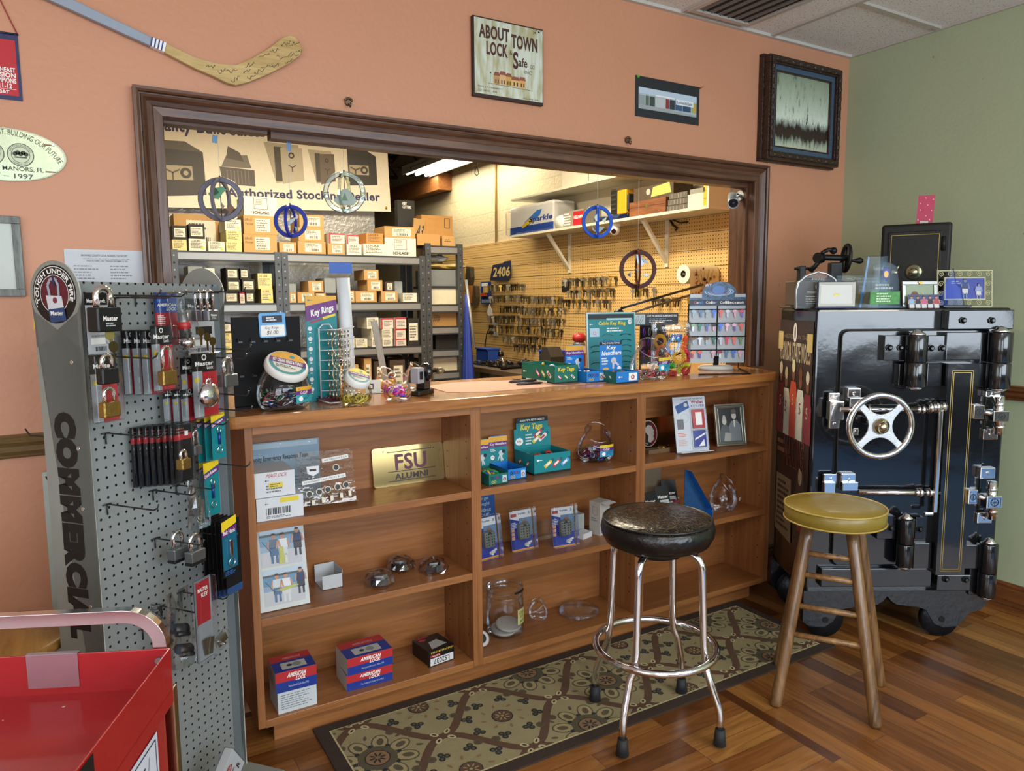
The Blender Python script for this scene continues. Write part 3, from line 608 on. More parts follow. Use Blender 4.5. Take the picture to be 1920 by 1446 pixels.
rod(1575,768,1738,768,.055,.011,'bolt_rod',((.9,.018),(.95,.02),(.28,.017),(.33,.02))); rod(1609,923,1762,924,.055,.012,'bolt_rod',((.72,.018),(.76,.021),(.84,.017),(.88,.019)))
rod(1738,765,1773,762,.06,.02,'coupling',((.15,.025),(.5,.026),(.85,.023))); rod(1845,772,1866,778,.07,.011,'bolt_rod'); rod(1833,930,1853,938,.07,.011,'bolt_rod')
rod(1873,743,1873,814,.06,.021,'chrome_post',((.2,.023),(.8,.023))); rod(1860,903,1860,973,.06,.019,'chrome_post',((.2,.021),(.8,.021)))
u,z = sf(1768,768,.07); v,z2 = sf(1752,962,.07); b = B(); vv = sf(1752,962,.07)[0]; b.box(vv-.010,vv+.010,-.078,-.064,z2,z,chrome); b.box(vv-.045,vv-.005,-.078,-.064,z2-.012,z2+.006,chrome); b.build('lever_bar',safe,bevel=.006,seg=3)
# handwheel
u,z = sf(1650.5,799,.15); hw = B(); R_ = .128
hw.tube([(u+R_*math.cos(a),-.15,z+R_*math.sin(a)) for a in [2*PI*i/64 for i in range(64)]],.0125,chrome,14,closed=True); whl = hw.build('handwheel',safe)
b = B(); pl = []
for k in range(4):
    a = PI/4+k*PI/2; nx = a+PI/2
    for da in (-.12,.12): pl.append((.122*math.cos(a+da),.122*math.sin(a+da)))
    for i in range(1,8):
        tt = i/8; A = Vector((.122*math.cos(a+.12),.122*math.sin(a+.12))); C_ = Vector((.122*math.cos(nx-.12),.122*math.sin(nx-.12))); M_ = Vector((math.cos(a+PI/4),math.sin(a+PI/4)))*-.0; q = A*(1-tt)**2+M_*2*tt*(1-tt)*1.0+C_*tt**2; q = q if q.length > .03 else q.normalized()*.03; pl.append(tuple(q))
b.at(Matrix(((1,0,0,u),(0,0,-1,-.145),(0,1,0,z),(0,0,0,1)))); sil = mat('c9ccd0',.28,.9,bump=.35,bs=260); b.prism(pl,0,.009,sil); b.build('wheel_spokes',whl,bevel=.002)
b = B(); b.lathe([(.03,0),(.034,.008),(.03,.016),(.018,.02),(.02,.028),(.012,.036),(.001,.038)],mat('b9ad90',.2,1),(u,-.152,z),24,ax=(0,-1,0)); b.build('hub',whl)
b = B(); b.cyl((u,0,z),(u,-.15,z),.016,chrome,n=16); b.build('spindle',whl)
# skirt and wheels
sk = []
zt_ = sf(1680,1104,.01)[1];
prof_ = [(.0,.215),(.0,.075),(.03,.05),(.10,.05),(.135,.075),(.15,.105),(.17,.13),(.22,.14),(.28,.145),(.325,.15),(.35,.165),(.37,.19),(.39,.165),(.415,.15),(.46,.145),(.52,.14),(.56,.125),(.58,.09),(.60,.06),(.64,.045),(.70,.05),(.73,.08),(.75,.11),(.80,.125),(.83,.16),(.83,.215)]
def skirt(y0,y1):
    b = B(); b.at(Matrix(((1,0,0,0),(0,0,-1,0),(0,1,0,0),(0,0,0,1)))); b.prism([(x-.03 if x > .5 else x-.015,z) for x,z in prof_],-y1,-y0,mat('14161b',.3,.1,coat=.6,bump=.4,bs=40)); return b.build('skirt',safe)
skirt(-.022,.01); skirt(SD-.03,SD)
for wx in (.085,.60):
    for wy in (.02,SD-.06):
        b = B(); b.at(T(wx,wy,.082));
        b.lathe([(.03,0),(.036,.004),(.07,.008),(.072,0),(.082,0),(.082,.035),(.001,.035)],mat('2c3138',.35,.7,bump=.2),n=32,ax=(0,-1,0)); b.lathe([(.082,-.001),(.072,-.001)],iron,n=32,ax=(0,-1,0),caps=False)
        b.cyl((0,.001,0),(0,-.045,0),.014,iron,n=12); b.build('wheel',safe)
# paint the side: sports poster fixed with tape
b = B(); b.at(frame((-.002,SD,0),(0,-1,0),(0,0,1))); W_ = SD
pb = mat('30211c',.45,var=.35,sc=18); b.rect(.01,.50,W_-.015,1.40,pb,1); cream = mat('d8cba8',.5);
b.text('HISTORY IN THE',.07,1.315,.35,1.335,mat('8a7a66',.5),3); b.text('FLORIDA STATE NOLES',.02,1.21,.385,1.30,mat('b9a98c',.5),3,.02)
b.disc(.2,1.345,.022,'d9d6ce',4,.045); b.disc(.2,1.345,.008,'3a3a3a',5,.03)
for i,(x,c1,hh,hc) in enumerate(((.045,'7e3235',1.16,'c9b9a0'),(.115,'c9c9b4',1.14,'b9a98a'),(.2,'c2503a',1.18,'e0d8a8'),(.285,'d4d6cc',1.15,'6a4030'),(.365,'7d3038',1.14,'c9c4b0'))):
    wdt = .047; b.pl2([(x-wdt,.86),(x+wdt,.86),(x+wdt,hh-.12),(x+wdt*.6,hh-.06),(x-wdt*.6,hh-.06),(x-wdt,hh-.12)],mat(c1,.5,var=.2,sc=60),4); b.disc(x,hh-.025,.018,mat('7a5040',.5),5,.032); b.disc(x,hh+.012,.019,mat(hc,.5),6,.03); b.text('5',x-.01,hh-.17,x+.01,hh-.12,'c8b890' if i % 2 == 0 else '8a2a2a',6)
b.text('MAKING',.12,.72,.35,.86,mat('8a4a38',.5),5,.03); b.text('MAKING',.125,.725,.345,.855,mat('2c1815',.5),6,.0); b.fine(.03,.76,.14,.84,2,mat('9a6a50',.5),5)
b.pl2([(.03,.66),(.215,.66),(.235,.36),(.03,.38)],mat('8c7a60',.5,var=.15),4); b.fine(.05,.4,.2,.64,9,mat('3c2c24',.5),5,4); b.disc(.06,.6,.01,'3c2c24',6)
b.pl2([(.26,.38),(.38,.38),(.39,.6),(.35,.72),(.30,.72),(.26,.6)],mat('4c4038',.5,var=.5,sc=50),4); b.disc(.32,.70,.022,mat('b8a888',.5),5,.04); b.pl2([(.30,.45),(.38,.45),(.38,.58),(.32,.6)],mat('8c3a30',.5,var=.3),5)
b.rect(.01,.505,W_-.015,.57,mat('3d3b22',.6,var=.4,sc=40),2)
tp = mat('c9b478',.5)
b.rect(.0,1.26,.06,1.345,tp,8); b.rect(.345,1.265,.405,1.345,tp,8)
o = b.build('poster'); o.matrix_world = SM; tag(o,'dark sports poster of five players taped to the left side of the big safe','poster')
# ================================================================= THINGS ON THE ORANGE WALL
def wallp(px,py,d=0): p = ony(px,py,W-d); return (p.x,p.z)
def wframe(x,z,d=.001): return frame((x,W-d,z),(1,0,0),(0,0,1))
# shop sign
(x0,z1),(x1,z0) = wallp(886,27,.02),wallp(1019,199,.02); Wd,Hd = x1-x0,z1-z0
t = thing('wall_sign','painted wooden shop sign reading ABOUT TOWN LOCK & SAFE','sign',wframe(x0,z0,.0))
b = B(); b.box(0,Wd,0,Hd,.002,.02,mat('2b150e',.5)); b.build('plaque',t,bevel=.002)
def sage():
    m,nt,p = nmat('distressed_sage'); L = nt.links.new; tc = N(nt,'ShaderNodeTexCoord'); mp = N(nt,'ShaderNodeMapping'); mp.inputs['Scale'].default_value = (14,3,1); L(tc.outputs['Object'],mp.inputs[0])
    n = N(nt,'ShaderNodeTexNoise',i_Scale=3.0,i_Detail=6.0); L(mp.outputs[0],n.inputs['Vector']); cr = N(nt,'ShaderNodeValToRGB'); cr.color_ramp.elements[0].position = .35; cr.color_ramp.elements[0].color = s2l('a8a47a'); cr.color_ramp.elements[1].position = .6; cr.color_ramp.elements[1].color = s2l('ccd4c4'); L(n.outputs['Fac'],cr.inputs[0]); L(cr.outputs[0],p.inputs['Base Color']); p.inputs['Roughness'].default_value = .4; return m
b = B(); b.at(T(0,0,.0202)); bn = mat('46211a',.5); b.rect(.006,.012,Wd-.004,Hd-.006,sage(),1); U = lambda u: u*Wd; V = lambda v: (1-v)*Hd
b.text('ABOUT',U(.08),V(.26),U(.5),V(.09),bn,3,.035,.0); b.text('TOWN',U(.53),V(.32),U(.91),V(.14),bn,3,.035); b.text('LOCK',U(.18),V(.46),U(.48),V(.29),bn,3,.035)
b.text('&',U(.505),V(.41),U(.545),V(.35),bn,3); b.text('S',U(.55),V(.58),U(.63),V(.36),bn,3,.03); b.text('afe',U(.63),V(.54),U(.76),V(.42),bn,3,.02); b.text('CO.',U(.8),V(.54),U(.87),V(.49),bn,3,0,.1); b.text('INC.',U(.72),V(.62),U(.83),V(.575),bn,3,0,.1)
for i,(u0,u1,c,v0) in enumerate(((.28,.36,'b98a50',.66),(.36,.45,'d2a878',.64),(.45,.53,'c79c50',.65),(.53,.64,'d8b070',.68),(.64,.73,'cf9f58',.67))):
    b.rect(U(u0),V(.81),U(u1),V(v0+.04),mat(c,.6),3); b.pl2([(U(u0)-.002,V(v0+.045)),(U(u1)+.002,V(v0+.045)),(U(u1)-.004,V(v0)),(U(u0)+.004,V(v0))],mat('8a4a38',.6),4)
    for k in (.25,.65): b.rect(U(u0+(u1-u0)*k),V(.80),U(u0+(u1-u0)*(k+.18)),V(.75),mat('4a3a30',.6),4)
b.line(U(.2),V(.815),U(.8),V(.825),.0015,bn,3); b.line(U(.235),V(.8),U(.235),V(.69),.001,bn,3); b.disc(U(.235),V(.68),.003,bn,3)
b.text('PRES. J.T. FINNERTY',U(.06),V(.885),U(.4),V(.86),bn,3); b.text('EST. NOV. 1978',U(.06),V(.93),U(.32),V(.905),bn,3); b.text('REL. JAN. 1991',U(.7),V(.955),U(.93),V(.93),bn,3)
for k in range(14): b.disc(U(.84+.15*random.random()),V(.02+.07*random.random()),.0025*random.random()+.001,bn,3)
b.build('painted_face',t)
# photo strip on black card
(x0,z1),(x1,z0) = wallp(1191,141),wallp(1309,236); Wd,Hd = x1-x0,z1-z0
t = thing('photo_card','panoramic storefront photo mounted on black card','photograph',wframe(x0,z0))
b = B(); b.box(0,Wd,0,Hd,.0005,.003,mat('1d2226',.6)); b.build('card',t); b = B(); b.at(T(0,0,.003)); U = lambda u: u*Wd; V = lambda v: (1-v)*Hd
b.rect(U(.045),V(.80),U(.955),V(.27),'a9b4ba',1); b.rect(U(.045),V(.42),U(.955),V(.27),'b8c9d8',2); b.pl2([(U(.045),V(.68)),(U(.955),V(.76)),(U(.955),V(.80)),(U(.045),V(.80))],'9aa3a2',2)
for u0,u1,c in ((.05,.14,'8f9a9c'),(.15,.2,'5a6a50'),(.21,.29,'3c4a44'),(.3,.45,'b9bfc0'),(.46,.51,'8c2f2a'),(.52,.6,'303840'),(.61,.72,'3a5878'),(.73,.86,'2f4a68'),(.88,.95,'b0a050')): b.rect(U(u0),V(.70),U(u1),V(.46),c,3)
b.rect(U(.62),V(.56),U(.9),V(.42),'dfe6ea',4); b.text('Locksmith/Safes',U(.64),V(.53),U(.88),V(.45),'2a3550',5,.01); b.rect(U(.3),V(.40),U(.6),V(.44),'e6e8e8',4); b.build('photo_print',t)
b = B(); b.cyl((.01,Hd-.006,.003),(.01,Hd-.006,.012),.006,mat('3fae2a',.4),n=10); b.build('push_pin',t); b = B(); b.cyl((Wd+.004,Hd-.004,0),(Wd+.01,Hd+.002,.02),.0025,brass,n=8); b.build('nail',t)
# framed painting
def painting():
    m,nt,p = nmat('abstract_painting'); L = nt.links.new; tc = N(nt,'ShaderNodeTexCoord'); sp = N(nt,'ShaderNodeSeparateXYZ'); L(tc.outputs['Object'],sp.inputs[0])
    mp = N(nt,'ShaderNodeMapping'); mp.inputs['Scale'].default_value = (9,2.2,1); L(tc.outputs['Object'],mp.inputs[0]); n1 = N(nt,'ShaderNodeTexNoise',i_Scale=4.0,i_Detail=9.0,i_Roughness=.75); L(mp.outputs[0],n1.inputs['Vector'])
    n2 = N(nt,'ShaderNodeTexNoise',i_Scale=14.0,i_Detail=8.0); L(tc.outputs['Object'],n2.inputs['Vector'])
    cr = N(nt,'ShaderNodeValToRGB'); e = cr.color_ramp.elements; e[0].position = 0; e[0].color = s2l('7a8468'); e[1].position = 1; e[1].color = s2l('7c8878')
    for ps,c in ((.04,'c6cbb4'),(.14,'a9b39c'),(.22,'2a2420'),(.28,'3a1f1a'),(.33,'1c1a18'),(.42,'d2dccb'),(.55,'b9c6b2'),(.8,'93a088')): x = e.new(ps); x.color = s2l(c)
    ad = N(nt,'ShaderNodeMath',operation='MULTIPLY_ADD'); ad.inputs[1].default_value = 2.2; L(sp.outputs[1],ad.inputs[0]); a2 = N(nt,'ShaderNodeMath',operation='MULTIPLY_ADD'); a2.inputs[1].default_value = .35; a2.inputs[2].default_value = .32; L(n1.outputs['Fac'],a2.inputs[0]); L(a2.outputs[0],ad.inputs[2]); L(ad.outputs[0],cr.inputs[0])
    c2 = N(nt,'ShaderNodeValToRGB'); c2.color_ramp.elements[0].position = .56; c2.color_ramp.elements[1].position = .64; mx = N(nt,'ShaderNodeMix',data_type='RGBA'); L(n1.outputs['Fac'],c2.inputs[0]); L(c2.outputs[0],mx.inputs[0]); L(cr.outputs[0],mx.inputs[6]); mx.inputs[7].default_value = s2l('1f2624'); L(mx.outputs[2],p.inputs['Base Color'])
    p.inputs['Roughness'].default_value = .35; bm = N(nt,'ShaderNodeBump',i_Strength=.5,i_Distance=.01); L(n2.outputs['Fac'],bm.inputs['Height']); L(bm.outputs['Normal'],p.inputs['Normal']); return m
(x0,z1),(x1,z0) = wallp(1446,101,.065),wallp(1567,312,.065); x1 = (x1+wallp(1583,137,.065)[0])/2; Wd,Hd = x1-x0,z1-z0
t = thing('framed_painting','abstract harbour painting in a carved dark frame with blue-grey liner','painting',wframe(x0,z0,0))
dkc = mat('2f1c10',.35,0,var=.35,sc=90,bump=.6,bs=90); blu = mat('3d5266',.5,var=.2,sc=50,bump=.3)
def fr(b,m,i0,i1,d0,d1,mt):    # picture-frame ring between insets i0 and i1
    for q in ((i0,Wd-i0,i0,i1),(i0,Wd-i0,Hd-i1,Hd-i0),(i0,i1,i1,Hd-i1),(Wd-i1,Wd-i0,i1,Hd-i1)): b.box(q[0],q[1],q[2],q[3],d0,d1,mt)
b = B(); fr(b,None,-.012,.0,.001,.03,dkc); fr(b,None,-.004,.036,.001,.065,dkc); fr(b,None,.006,.028,.06,.074,dkc); fr(b,None,.060,.068,.001,.052,dkc)
for i in range(9):
    for yy in (.017,Hd-.017): b.ball((.05+(Wd-.1)*i/8,yy,.072),.012,dkc,8,sz=.6,sx=1.7)
    for xx in (.017,Wd-.017): b.ball((xx,.05+(Hd-.1)*i/8,.072),.012,dkc,8,sz=.6,sy=1.7)
b.build('carved_frame',t,bevel=.003); b = B(); fr(b,None,.036,.060,.001,.05,blu); b.build('liner',t); b = B(); b.at(T(Wd/2,Hd/2,0)); b.box(-Wd/2+.068,Wd/2-.068,-Hd/2+.068,Hd/2-.068,.001,.04,painting()); o = b.build('canvas',t); o.location = (0,0,0)
o.data.transform(T(-Wd/2,-Hd/2,0)); o.location = (Wd/2,Hd/2,0)
# hockey stick
def wp(pts,d=.03): return [wallp(x/3,y/3,d) for x,y in pts]
t = thing('hockey_stick','autographed hockey stick with grey shaft and wooden blade hung over the opening','hockey stick',frame((0,W,0),(1,0,0),(0,0,1)))
b = B(); q = wp([(-300,-345),(-300,-265),(847,258),(855,208)]); b.prism([q[0],q[1],q[2],q[3]],.008,.03,mat('8f9aa8',.4)); b.build('shaft',t,bevel=.003)
b = B(); q = wp([(847,258),(925,292),(937,240),(855,208)]); b.prism(q,.0075,.0305,mat('e6e8ec',.4)); b.at(T(0,0,.0305));
for i in range(4): s_ = i*.25+.02; a_ = Vector(q[0])+(Vector(q[1])-Vector(q[0]))*s_; c_ = Vector(q[3])+(Vector(q[2])-Vector(q[3]))*s_; b.line(a_.x,a_.y,c_.x,c_.y,.004,'26336a',1)
b.build('grip_stripes',t)
b = B(); q = wp([(937,240),(1100,320),(1230,355),(1330,362),(1430,320),(1520,265),(1590,210),(1630,196),(1655,198),(1680,225),(1705,275),(1690,310),(1620,360),(1500,420),(1400,460),(1330,478),(1280,465),(1200,425),(1100,383),(925,292)])
b.prism(q,.008,.026,wood('blade_wood','a88a4e','c9ae76','X',.3,4,10)); b.at(T(0,0,.0262)); rnd = random.Random(5)
for cx,cy,sz in ((1180,375,1),(1245,400,.8),(1300,400,1),(1320,445,.9),(1385,405,.8),(1400,365,1),(1410,435,.7),(1450,405,1.1),(1490,380,.9),(1480,320,1.1),(1540,370,1),(1590,310,1.6),(1540,285,.8),(1600,245,1),(1650,245,1.2),(1650,310,.9),(1620,345,.8),(1680,290,.7)):
    c = Vector(wp([(cx,cy)])[0]); pts = [(c.x+sz*.004*(k-3)+rnd.uniform(-.003,.003),c.y+sz*(.0018*(k-3)+rnd.uniform(-.008,.008))) for k in range(9)]; b.pline(pts,.0014,'15120f',1)
b.build('blade',t,bevel=.002)
# oval city plate
(cx,cz) = wallp(11,290); rx = wallp(124,291)[0]-cx; rz = rx*.5
t = thing('license_plate','oval pale green anniversary plate with city seals on the orange wall','plate',wframe(cx,cz,0))
b = B(); b.at(Matrix.Identity(4)); pm = mat('b4bea0',.25,.55,var=.12,sc=9,bump=.15,bs=14); b.prism([(rx*math.cos(a),rz*math.sin(a)) for a in [2*PI*i/64 for i in range(64)]],.002,.005,pm); b.at(T(0,0,.005)); b.rim(0,0,rx*.965,rx,mat('8f9684',.25,.8),2,.5,64); gd = mat('3b4128',.4)
b.text('HONORING OUR PAST, BUILDING OUR FUTURE',0,0,1,.018,gd,3,0,0,(0,-rx*.62,rx*.98,PI*.80,PI*.17)); b.text('WILTON MANORS, FL',-rx*.60,-rz*.62,rx*.60,-rz*.42,gd,3,.01); b.text('1947 \u2013 1997',-rx*.42,-rz*.88,rx*.42,-rz*.70,gd,3,.01)
for s_ in (-1,1):
    x = s_*rx*.24; b.disc(x,rz*.02,rz*.43,mat('a7ae92',.3,.4),3); b.rim(x,rz*.02,rz*.41,rz*.44,gd,4); b.rim(x,rz*.02,rz*.29,rz*.31,gd,4); b.text('WILTON MANORS',0,0,1,rz*.07,gd,4,0,0,(x,rz*.02,rz*.32,PI*.9,PI*.1)); b.text('ISLAND CITY',0,0,1,-rz*.06,gd,4,0,0,(x,rz*.02,rz*.39,PI*1.25,PI*1.75))
    for k in range(5): b.disc(x+(k-2)*rz*.09,rz*.05+(k % 2)*.004,rz*.08,mat('2a3018',.5),5)
    b.rect(x-rz*.2,-rz*.1,x+rz*.2,-rz*.05,gd,5)
for sx,sy in ((.72,.48),(.72,-.55)): b.pl2([(rx*sx-.014,rz*sy-.002),(rx*sx+.014,rz*sy-.002),(rx*sx+.014,rz*sy+.002),(rx*sx-.014,rz*sy+.002)],mat('8a5a40',.5),4)
b.build('plate_face',t); b = B(); b.cyl((rx*.79,rz*.5,.005),(rx*.79,rz*.5,.010),.004,steel,n=10); b.build('screw',t)
# hanging banner
(x1,z1),(_,z0) = wallp(33,66),wallp(40,190); xc = wallp(1,120)[0]; hw_ = x1-xc; Hd = z1-z0
t = thing('pennant','small red and navy championship pennant hanging from a red cord','pennant',wframe(xc,z0,0))
b = B(); b.box(-hw_,hw_,0,Hd,.002,.004,'1e2450'); b.at(T(0,0,.004)); b.rect(-hw_+.008,.012,hw_-.008,Hd-.018,mat('b8202c',.6),1)
for s_,z in (('SOUTHEAST',.45),('DIVISION',.37),('CHAMPIONS',.29),('2011-12',.21)): b.text(s_,-hw_*(.74 if len(s_) > 7 else .5),Hd*z-.007,hw_*(.74 if len(s_) > 7 else .5),Hd*z+.007,WHT,2,.03)
b.line(-hw_*.7,Hd*.16,hw_*.7,Hd*.16,.001,WHT,2); b.text('BB&T',-.017,Hd*.09,.017,Hd*.14,WHT,2,.02)
b.build('cloth_panel',t)
b = B(); b.cyl((-hw_-.004,Hd,.006),(hw_+.002,Hd,.006),.003,mat('1a1d3a',.5),n=8); b.build('rod',t); b = B(); b.tube([(-hw_,Hd,.006),(-.005,Hd+.11,.004),(.005,Hd+.11,.004),(hw_,Hd,.006)],.0016,mat('a03a30',.6),6); b.build('cord',t)
# grey frame at the left edge
(x1,z1),(_,z0) = wallp(37,407),wallp(42,556); t = thing('picture_frame','weathered grey wood frame with pale mat on the far left of the wall','frame',wframe(x1-.26,z0,0)); Wd,Hd = .26,z1-z0
gw = wood('weathered_grey_wood','4a4f4c','8a908a','Y',.5,5,9); b = B(); fr(b,None,0,.022,.001,.02,gw); b.build('frame',t,bevel=.002); b = B(); b.box(.022,Wd-.022,.022,Hd-.022,.001,.012,mat('b7bdb4',.3)); b.build('mat_board',t)
# tax receipt
(x0,z1),(x1,_) = wallp(120,467),wallp(270,470); t = B(); t.at(wframe(x0,z1-.21,.001)); Wd,Hd = x1-x0,.21; t.box(0,Wd,0,Hd,0,.0012,mat('c9cdd2',.6)); t.box(-.001,Wd-.001,-.003,Hd-.003,.0012,.0018,mat('c2c7cd',.6)); tx = mat('4c4f58',.6); t.at(wframe(x0,z1-.21,.0028))
t.text('BROWARD COUNTY LOCAL BUSINESS TAX RECEIPT',Wd*.2,Hd*.9,Wd*.78,Hd*.93,tx,1,.01); t.text('115 S. Andrews Ave., Rm. A-100, Ft. Lauderdale, FL 33301-1895',Wd*.22,Hd*.855,Wd*.8,Hd*.875,tx,1); t.text('VALID OCTOBER 1, 2021 THROUGH SEPTEMBER 30, 2022',Wd*.26,Hd*.82,Wd*.78,Hd*.845,tx,1,.01)
t.fine(Wd*.1,Hd*.55,Wd*.42,Hd*.78,5,mat('7c8088',.6),1,3,.35); t.fine(Wd*.55,Hd*.55,Wd*.85,Hd*.78,5,mat('7c8088',.6),1,9,.35); t.fine(Wd*.05,Hd*.2,Wd*.95,Hd*.5,6,mat('8c9098',.6),1,12,.25); t.m = Matrix.Identity(4)
tag(t.build('tax_receipt'),'printed business tax receipt pinned to the wall above the pegboard stand','paper')
# ornamental hooks
for px,py,lab in ((652,193,'small ornate metal hook on the wall left of the shop sign'),(1175,264,'small ornate metal hook on the wall below the storefront photo')):
    x,z = wallp(px,py); b = B(); b.at(frame((x,W,z),(1,0,0),(0,0,1))); pm = mat('6b5a48',.35,.8)
    b.cyl((0,0,0),(0,0,.012),.012,pm,n=12)
    for k in range(5): a = PI/2+(k-2)*.5; b.ball((.013*math.cos(a),.013*math.sin(a),.012),.005,pm,8)
    b.tube([(0,-.004,.01),(0,-.014,.018),(0,-.02,.026),(0,-.014,.033),(0,-.006,.03)],.0025,pm,6); b.m = Matrix.Identity(4); tag(b.build('wall_hook'),lab,'hook')
# ================================================================= SUNCATCHERS HANGING IN THE OPENING
def glass_ring(cx,cy,rpx,col,name_l,motif,Y=2.745):
    c = ony(cx,cy,Y); r = rpx/FPX*(c-CO).dot(_f); top = Vector((c.x,Y,OZ1-.022)); t = thing('suncatcher',name_l,'suncatcher',T(c.x,Y,c.z)@RZ(-.35),'suncatchers hanging in the opening' if False else None)
    gm = glassy('c8d8d0',.9,.08) if col == '9aa8a2' else mat(col,.5,0,var=.25,sc=60,spec=.25); ld = mat('4b4a48',.35,.8)
    b = B(); b.at(frame((0,0,0),(1,0,0),(0,0,1)))
    R0 = [(r*.80,-.004),(r,-.004),(r,.004),(r*.80,.004)]; n = 48
    rg = [[b.pt((q*math.cos(a),q*math.sin(a),z)) for q,z in R0] for a in [2*PI*i/n for i in range(n)]]; b.skin(rg,gm,closed=True,sm=False)
    b.build('glass_ring',t)
    b = B(); b.at(frame((0,0,0),(.25,1,0),(0,0,1))); rg = [[b.pt((q*math.cos(a),q*math.sin(a),z)) for q,z in R0] for a in [2*PI*i/n for i in range(n)]]; b.skin(rg,gm,closed=True,sm=False); b.build('glass_ring',t)
    b = B(); b.at(frame((0,0,0),(1,0,0),(0,0,1)))
    for q in (r*.80,r): b.tube([(q*math.cos(a),q*math.sin(a),0) for a in [2*PI*i/n for i in range(n)]],.0018,ld,6,closed=True)
    for a in (0,PI/2,PI,1.5*PI): b.tube([(r*.8*math.cos(a),r*.8*math.sin(a),.001),(r*math.cos(a),r*math.sin(a),.001)],.002,ld,6)
    b.tube([(0,-r*.8,0),(0,r*.8,0)],.0015,ld,6); b.tube([(0,r,0),(0,r+.006,0)],.003,ld,6); b.build('leading',t)
    b = B(); b.at(frame((0,0,0),(1,0,0),(0,0,1)))
    for pts,cc in motif: b.prism([(x*r,y*r) for x,y in pts],-.0015,.0015,mat(cc,.15,coat=.5))
    b.build('glass_motif',t)
    b = B(); b.cyl((0,0,r),(0,0,OZ1-.022-c.z),.0007,mat('b8bcc0',.3),n=5); b.build('cord',t); return t
bird = lambda c1,c2,c3: [([(-.55,.25),(-.25,.5),(.1,.6),(.3,.45),(.1,.3),(-.1,0),(-.4,.05)],c1),([(.1,.6),(.3,.45),(.55,.2)],c3),([(-.5,.3),(-.2,.55),(-.05,.3),(-.3,.15)],c2),([(.2,-.45),(.45,-.2),(.6,-.4),(.4,-.6)],'7a5a48'),([(.0,-.1),(.15,-.3),(.05,-.5)],'8a7a70')]
glass_ring(414,374,40,'6c6a78','grey glass ring suncatcher with a green hummingbird, leftmost in the opening',bird('5f9a78','3c6a4a','b0404a'))
glass_ring(545,415,30,'1c2f9c','cobalt blue glass ring suncatcher hanging below the white safe banner',[([(-.4,-.1),(0,.1),(.4,.3),(.2,0),(-.2,-.3)],'a8b4b8'),([(.3,.5),(.5,.3),(.35,.1)],'c8b8b8'),([(.2,-.3),(.45,-.4),(.3,-.6)],'1f5a3a')])
glass_ring(646,361,38,'9aa8a2','clear glass ring suncatcher with a mountain motif, second from left at banner',[([(-.55,-.4),(-.1,.15),(.15,.2),(.6,-.4),(.4,-.62),(-.3,-.62)],'98a89c'),([(-.15,-.4),(0,.0),(.15,-.4)],'6f8f78'),([(.1,.6),(.3,.5),(.2,.4)],'c9c080')])
glass_ring(1120,416,30,'1450c0','bright blue glass ring suncatcher with white lily under the white shelf',[([(-.2,.3),(0,.5),(.05,.1),(-.1,0)],'c8d8e0'),([(.3,.1),(.6,.3),(.5,-.1)],'c8c8a8'),([(-.05,-.7),(.1,-.3),(.5,-.3),(.2,-.6)],'4a6a4c'),([(-.4,-.2),(-.1,-.6),(-.3,-.55)],'4a6a4c')])
glass_ring(1196,505,36,'4a1c14','red-brown glass ring suncatcher with blue bird before the key pegboard',[([(-.1,.75),(.1,.8),(.35,.3),(.1,.1),(-.05,.4)],'86a8c0'),([(.05,.7),(.5,.45),(.6,.25),(.3,.35)],'26422c'),([(-.15,.05),(0,-.05),(.15,.1),(.05,-.15)],'7a1c1c'),([(-.6,-.3),(-.35,-.1),(-.4,-.4)],'6a6a68'),([(.3,-.2),(.6,-.25),(.6,-.35),(.35,-.35)],'8fa8b0')])
# security cameras
t = thing('security_camera','silver bullet security camera bracketed to the right jamb of the opening','camera',T(OX1,2.765,onx(1383,368,OX1).z)); sil = mat('9aa6b0',.3,.5)
b = B(); b.cyl((-.001,0,0),(-.008,0,0),.026,steel,n=20); b.cyl((-.008,0,0),(-.03,-.005,-.002),.009,steel,n=12); b.ball((-.034,-.006,-.003),.012,steel,10); b.cyl((-.034,-.006,-.003),(-.06,-.012,-.01),.007,steel,n=10); b.build('bracket',t)
b = B(); A = Vector((-.04,.02,-.005)); Z_ = Vector((-.115,-.055,-.05)); b.cyl(A,Z_,.026,sil,n=24); b.build('camera_body',t,bevel=.003); D_ = (Z_-A).normalized(); b = B(); b.lathe([(.029,0),(.029,.02),(.024,.02),(.022,.008)],sil,Z_-D_*.006,24,ax=D_,caps=False); b.cyl(Z_+D_*.001,Z_+D_*.004,.022,mat('0d0f14',.08),n=20); b.build('lens_hood',t); b = B(); b.ball(Z_+D_*.004,.008,mat('26384e',.05),10); b.build('lens',t)
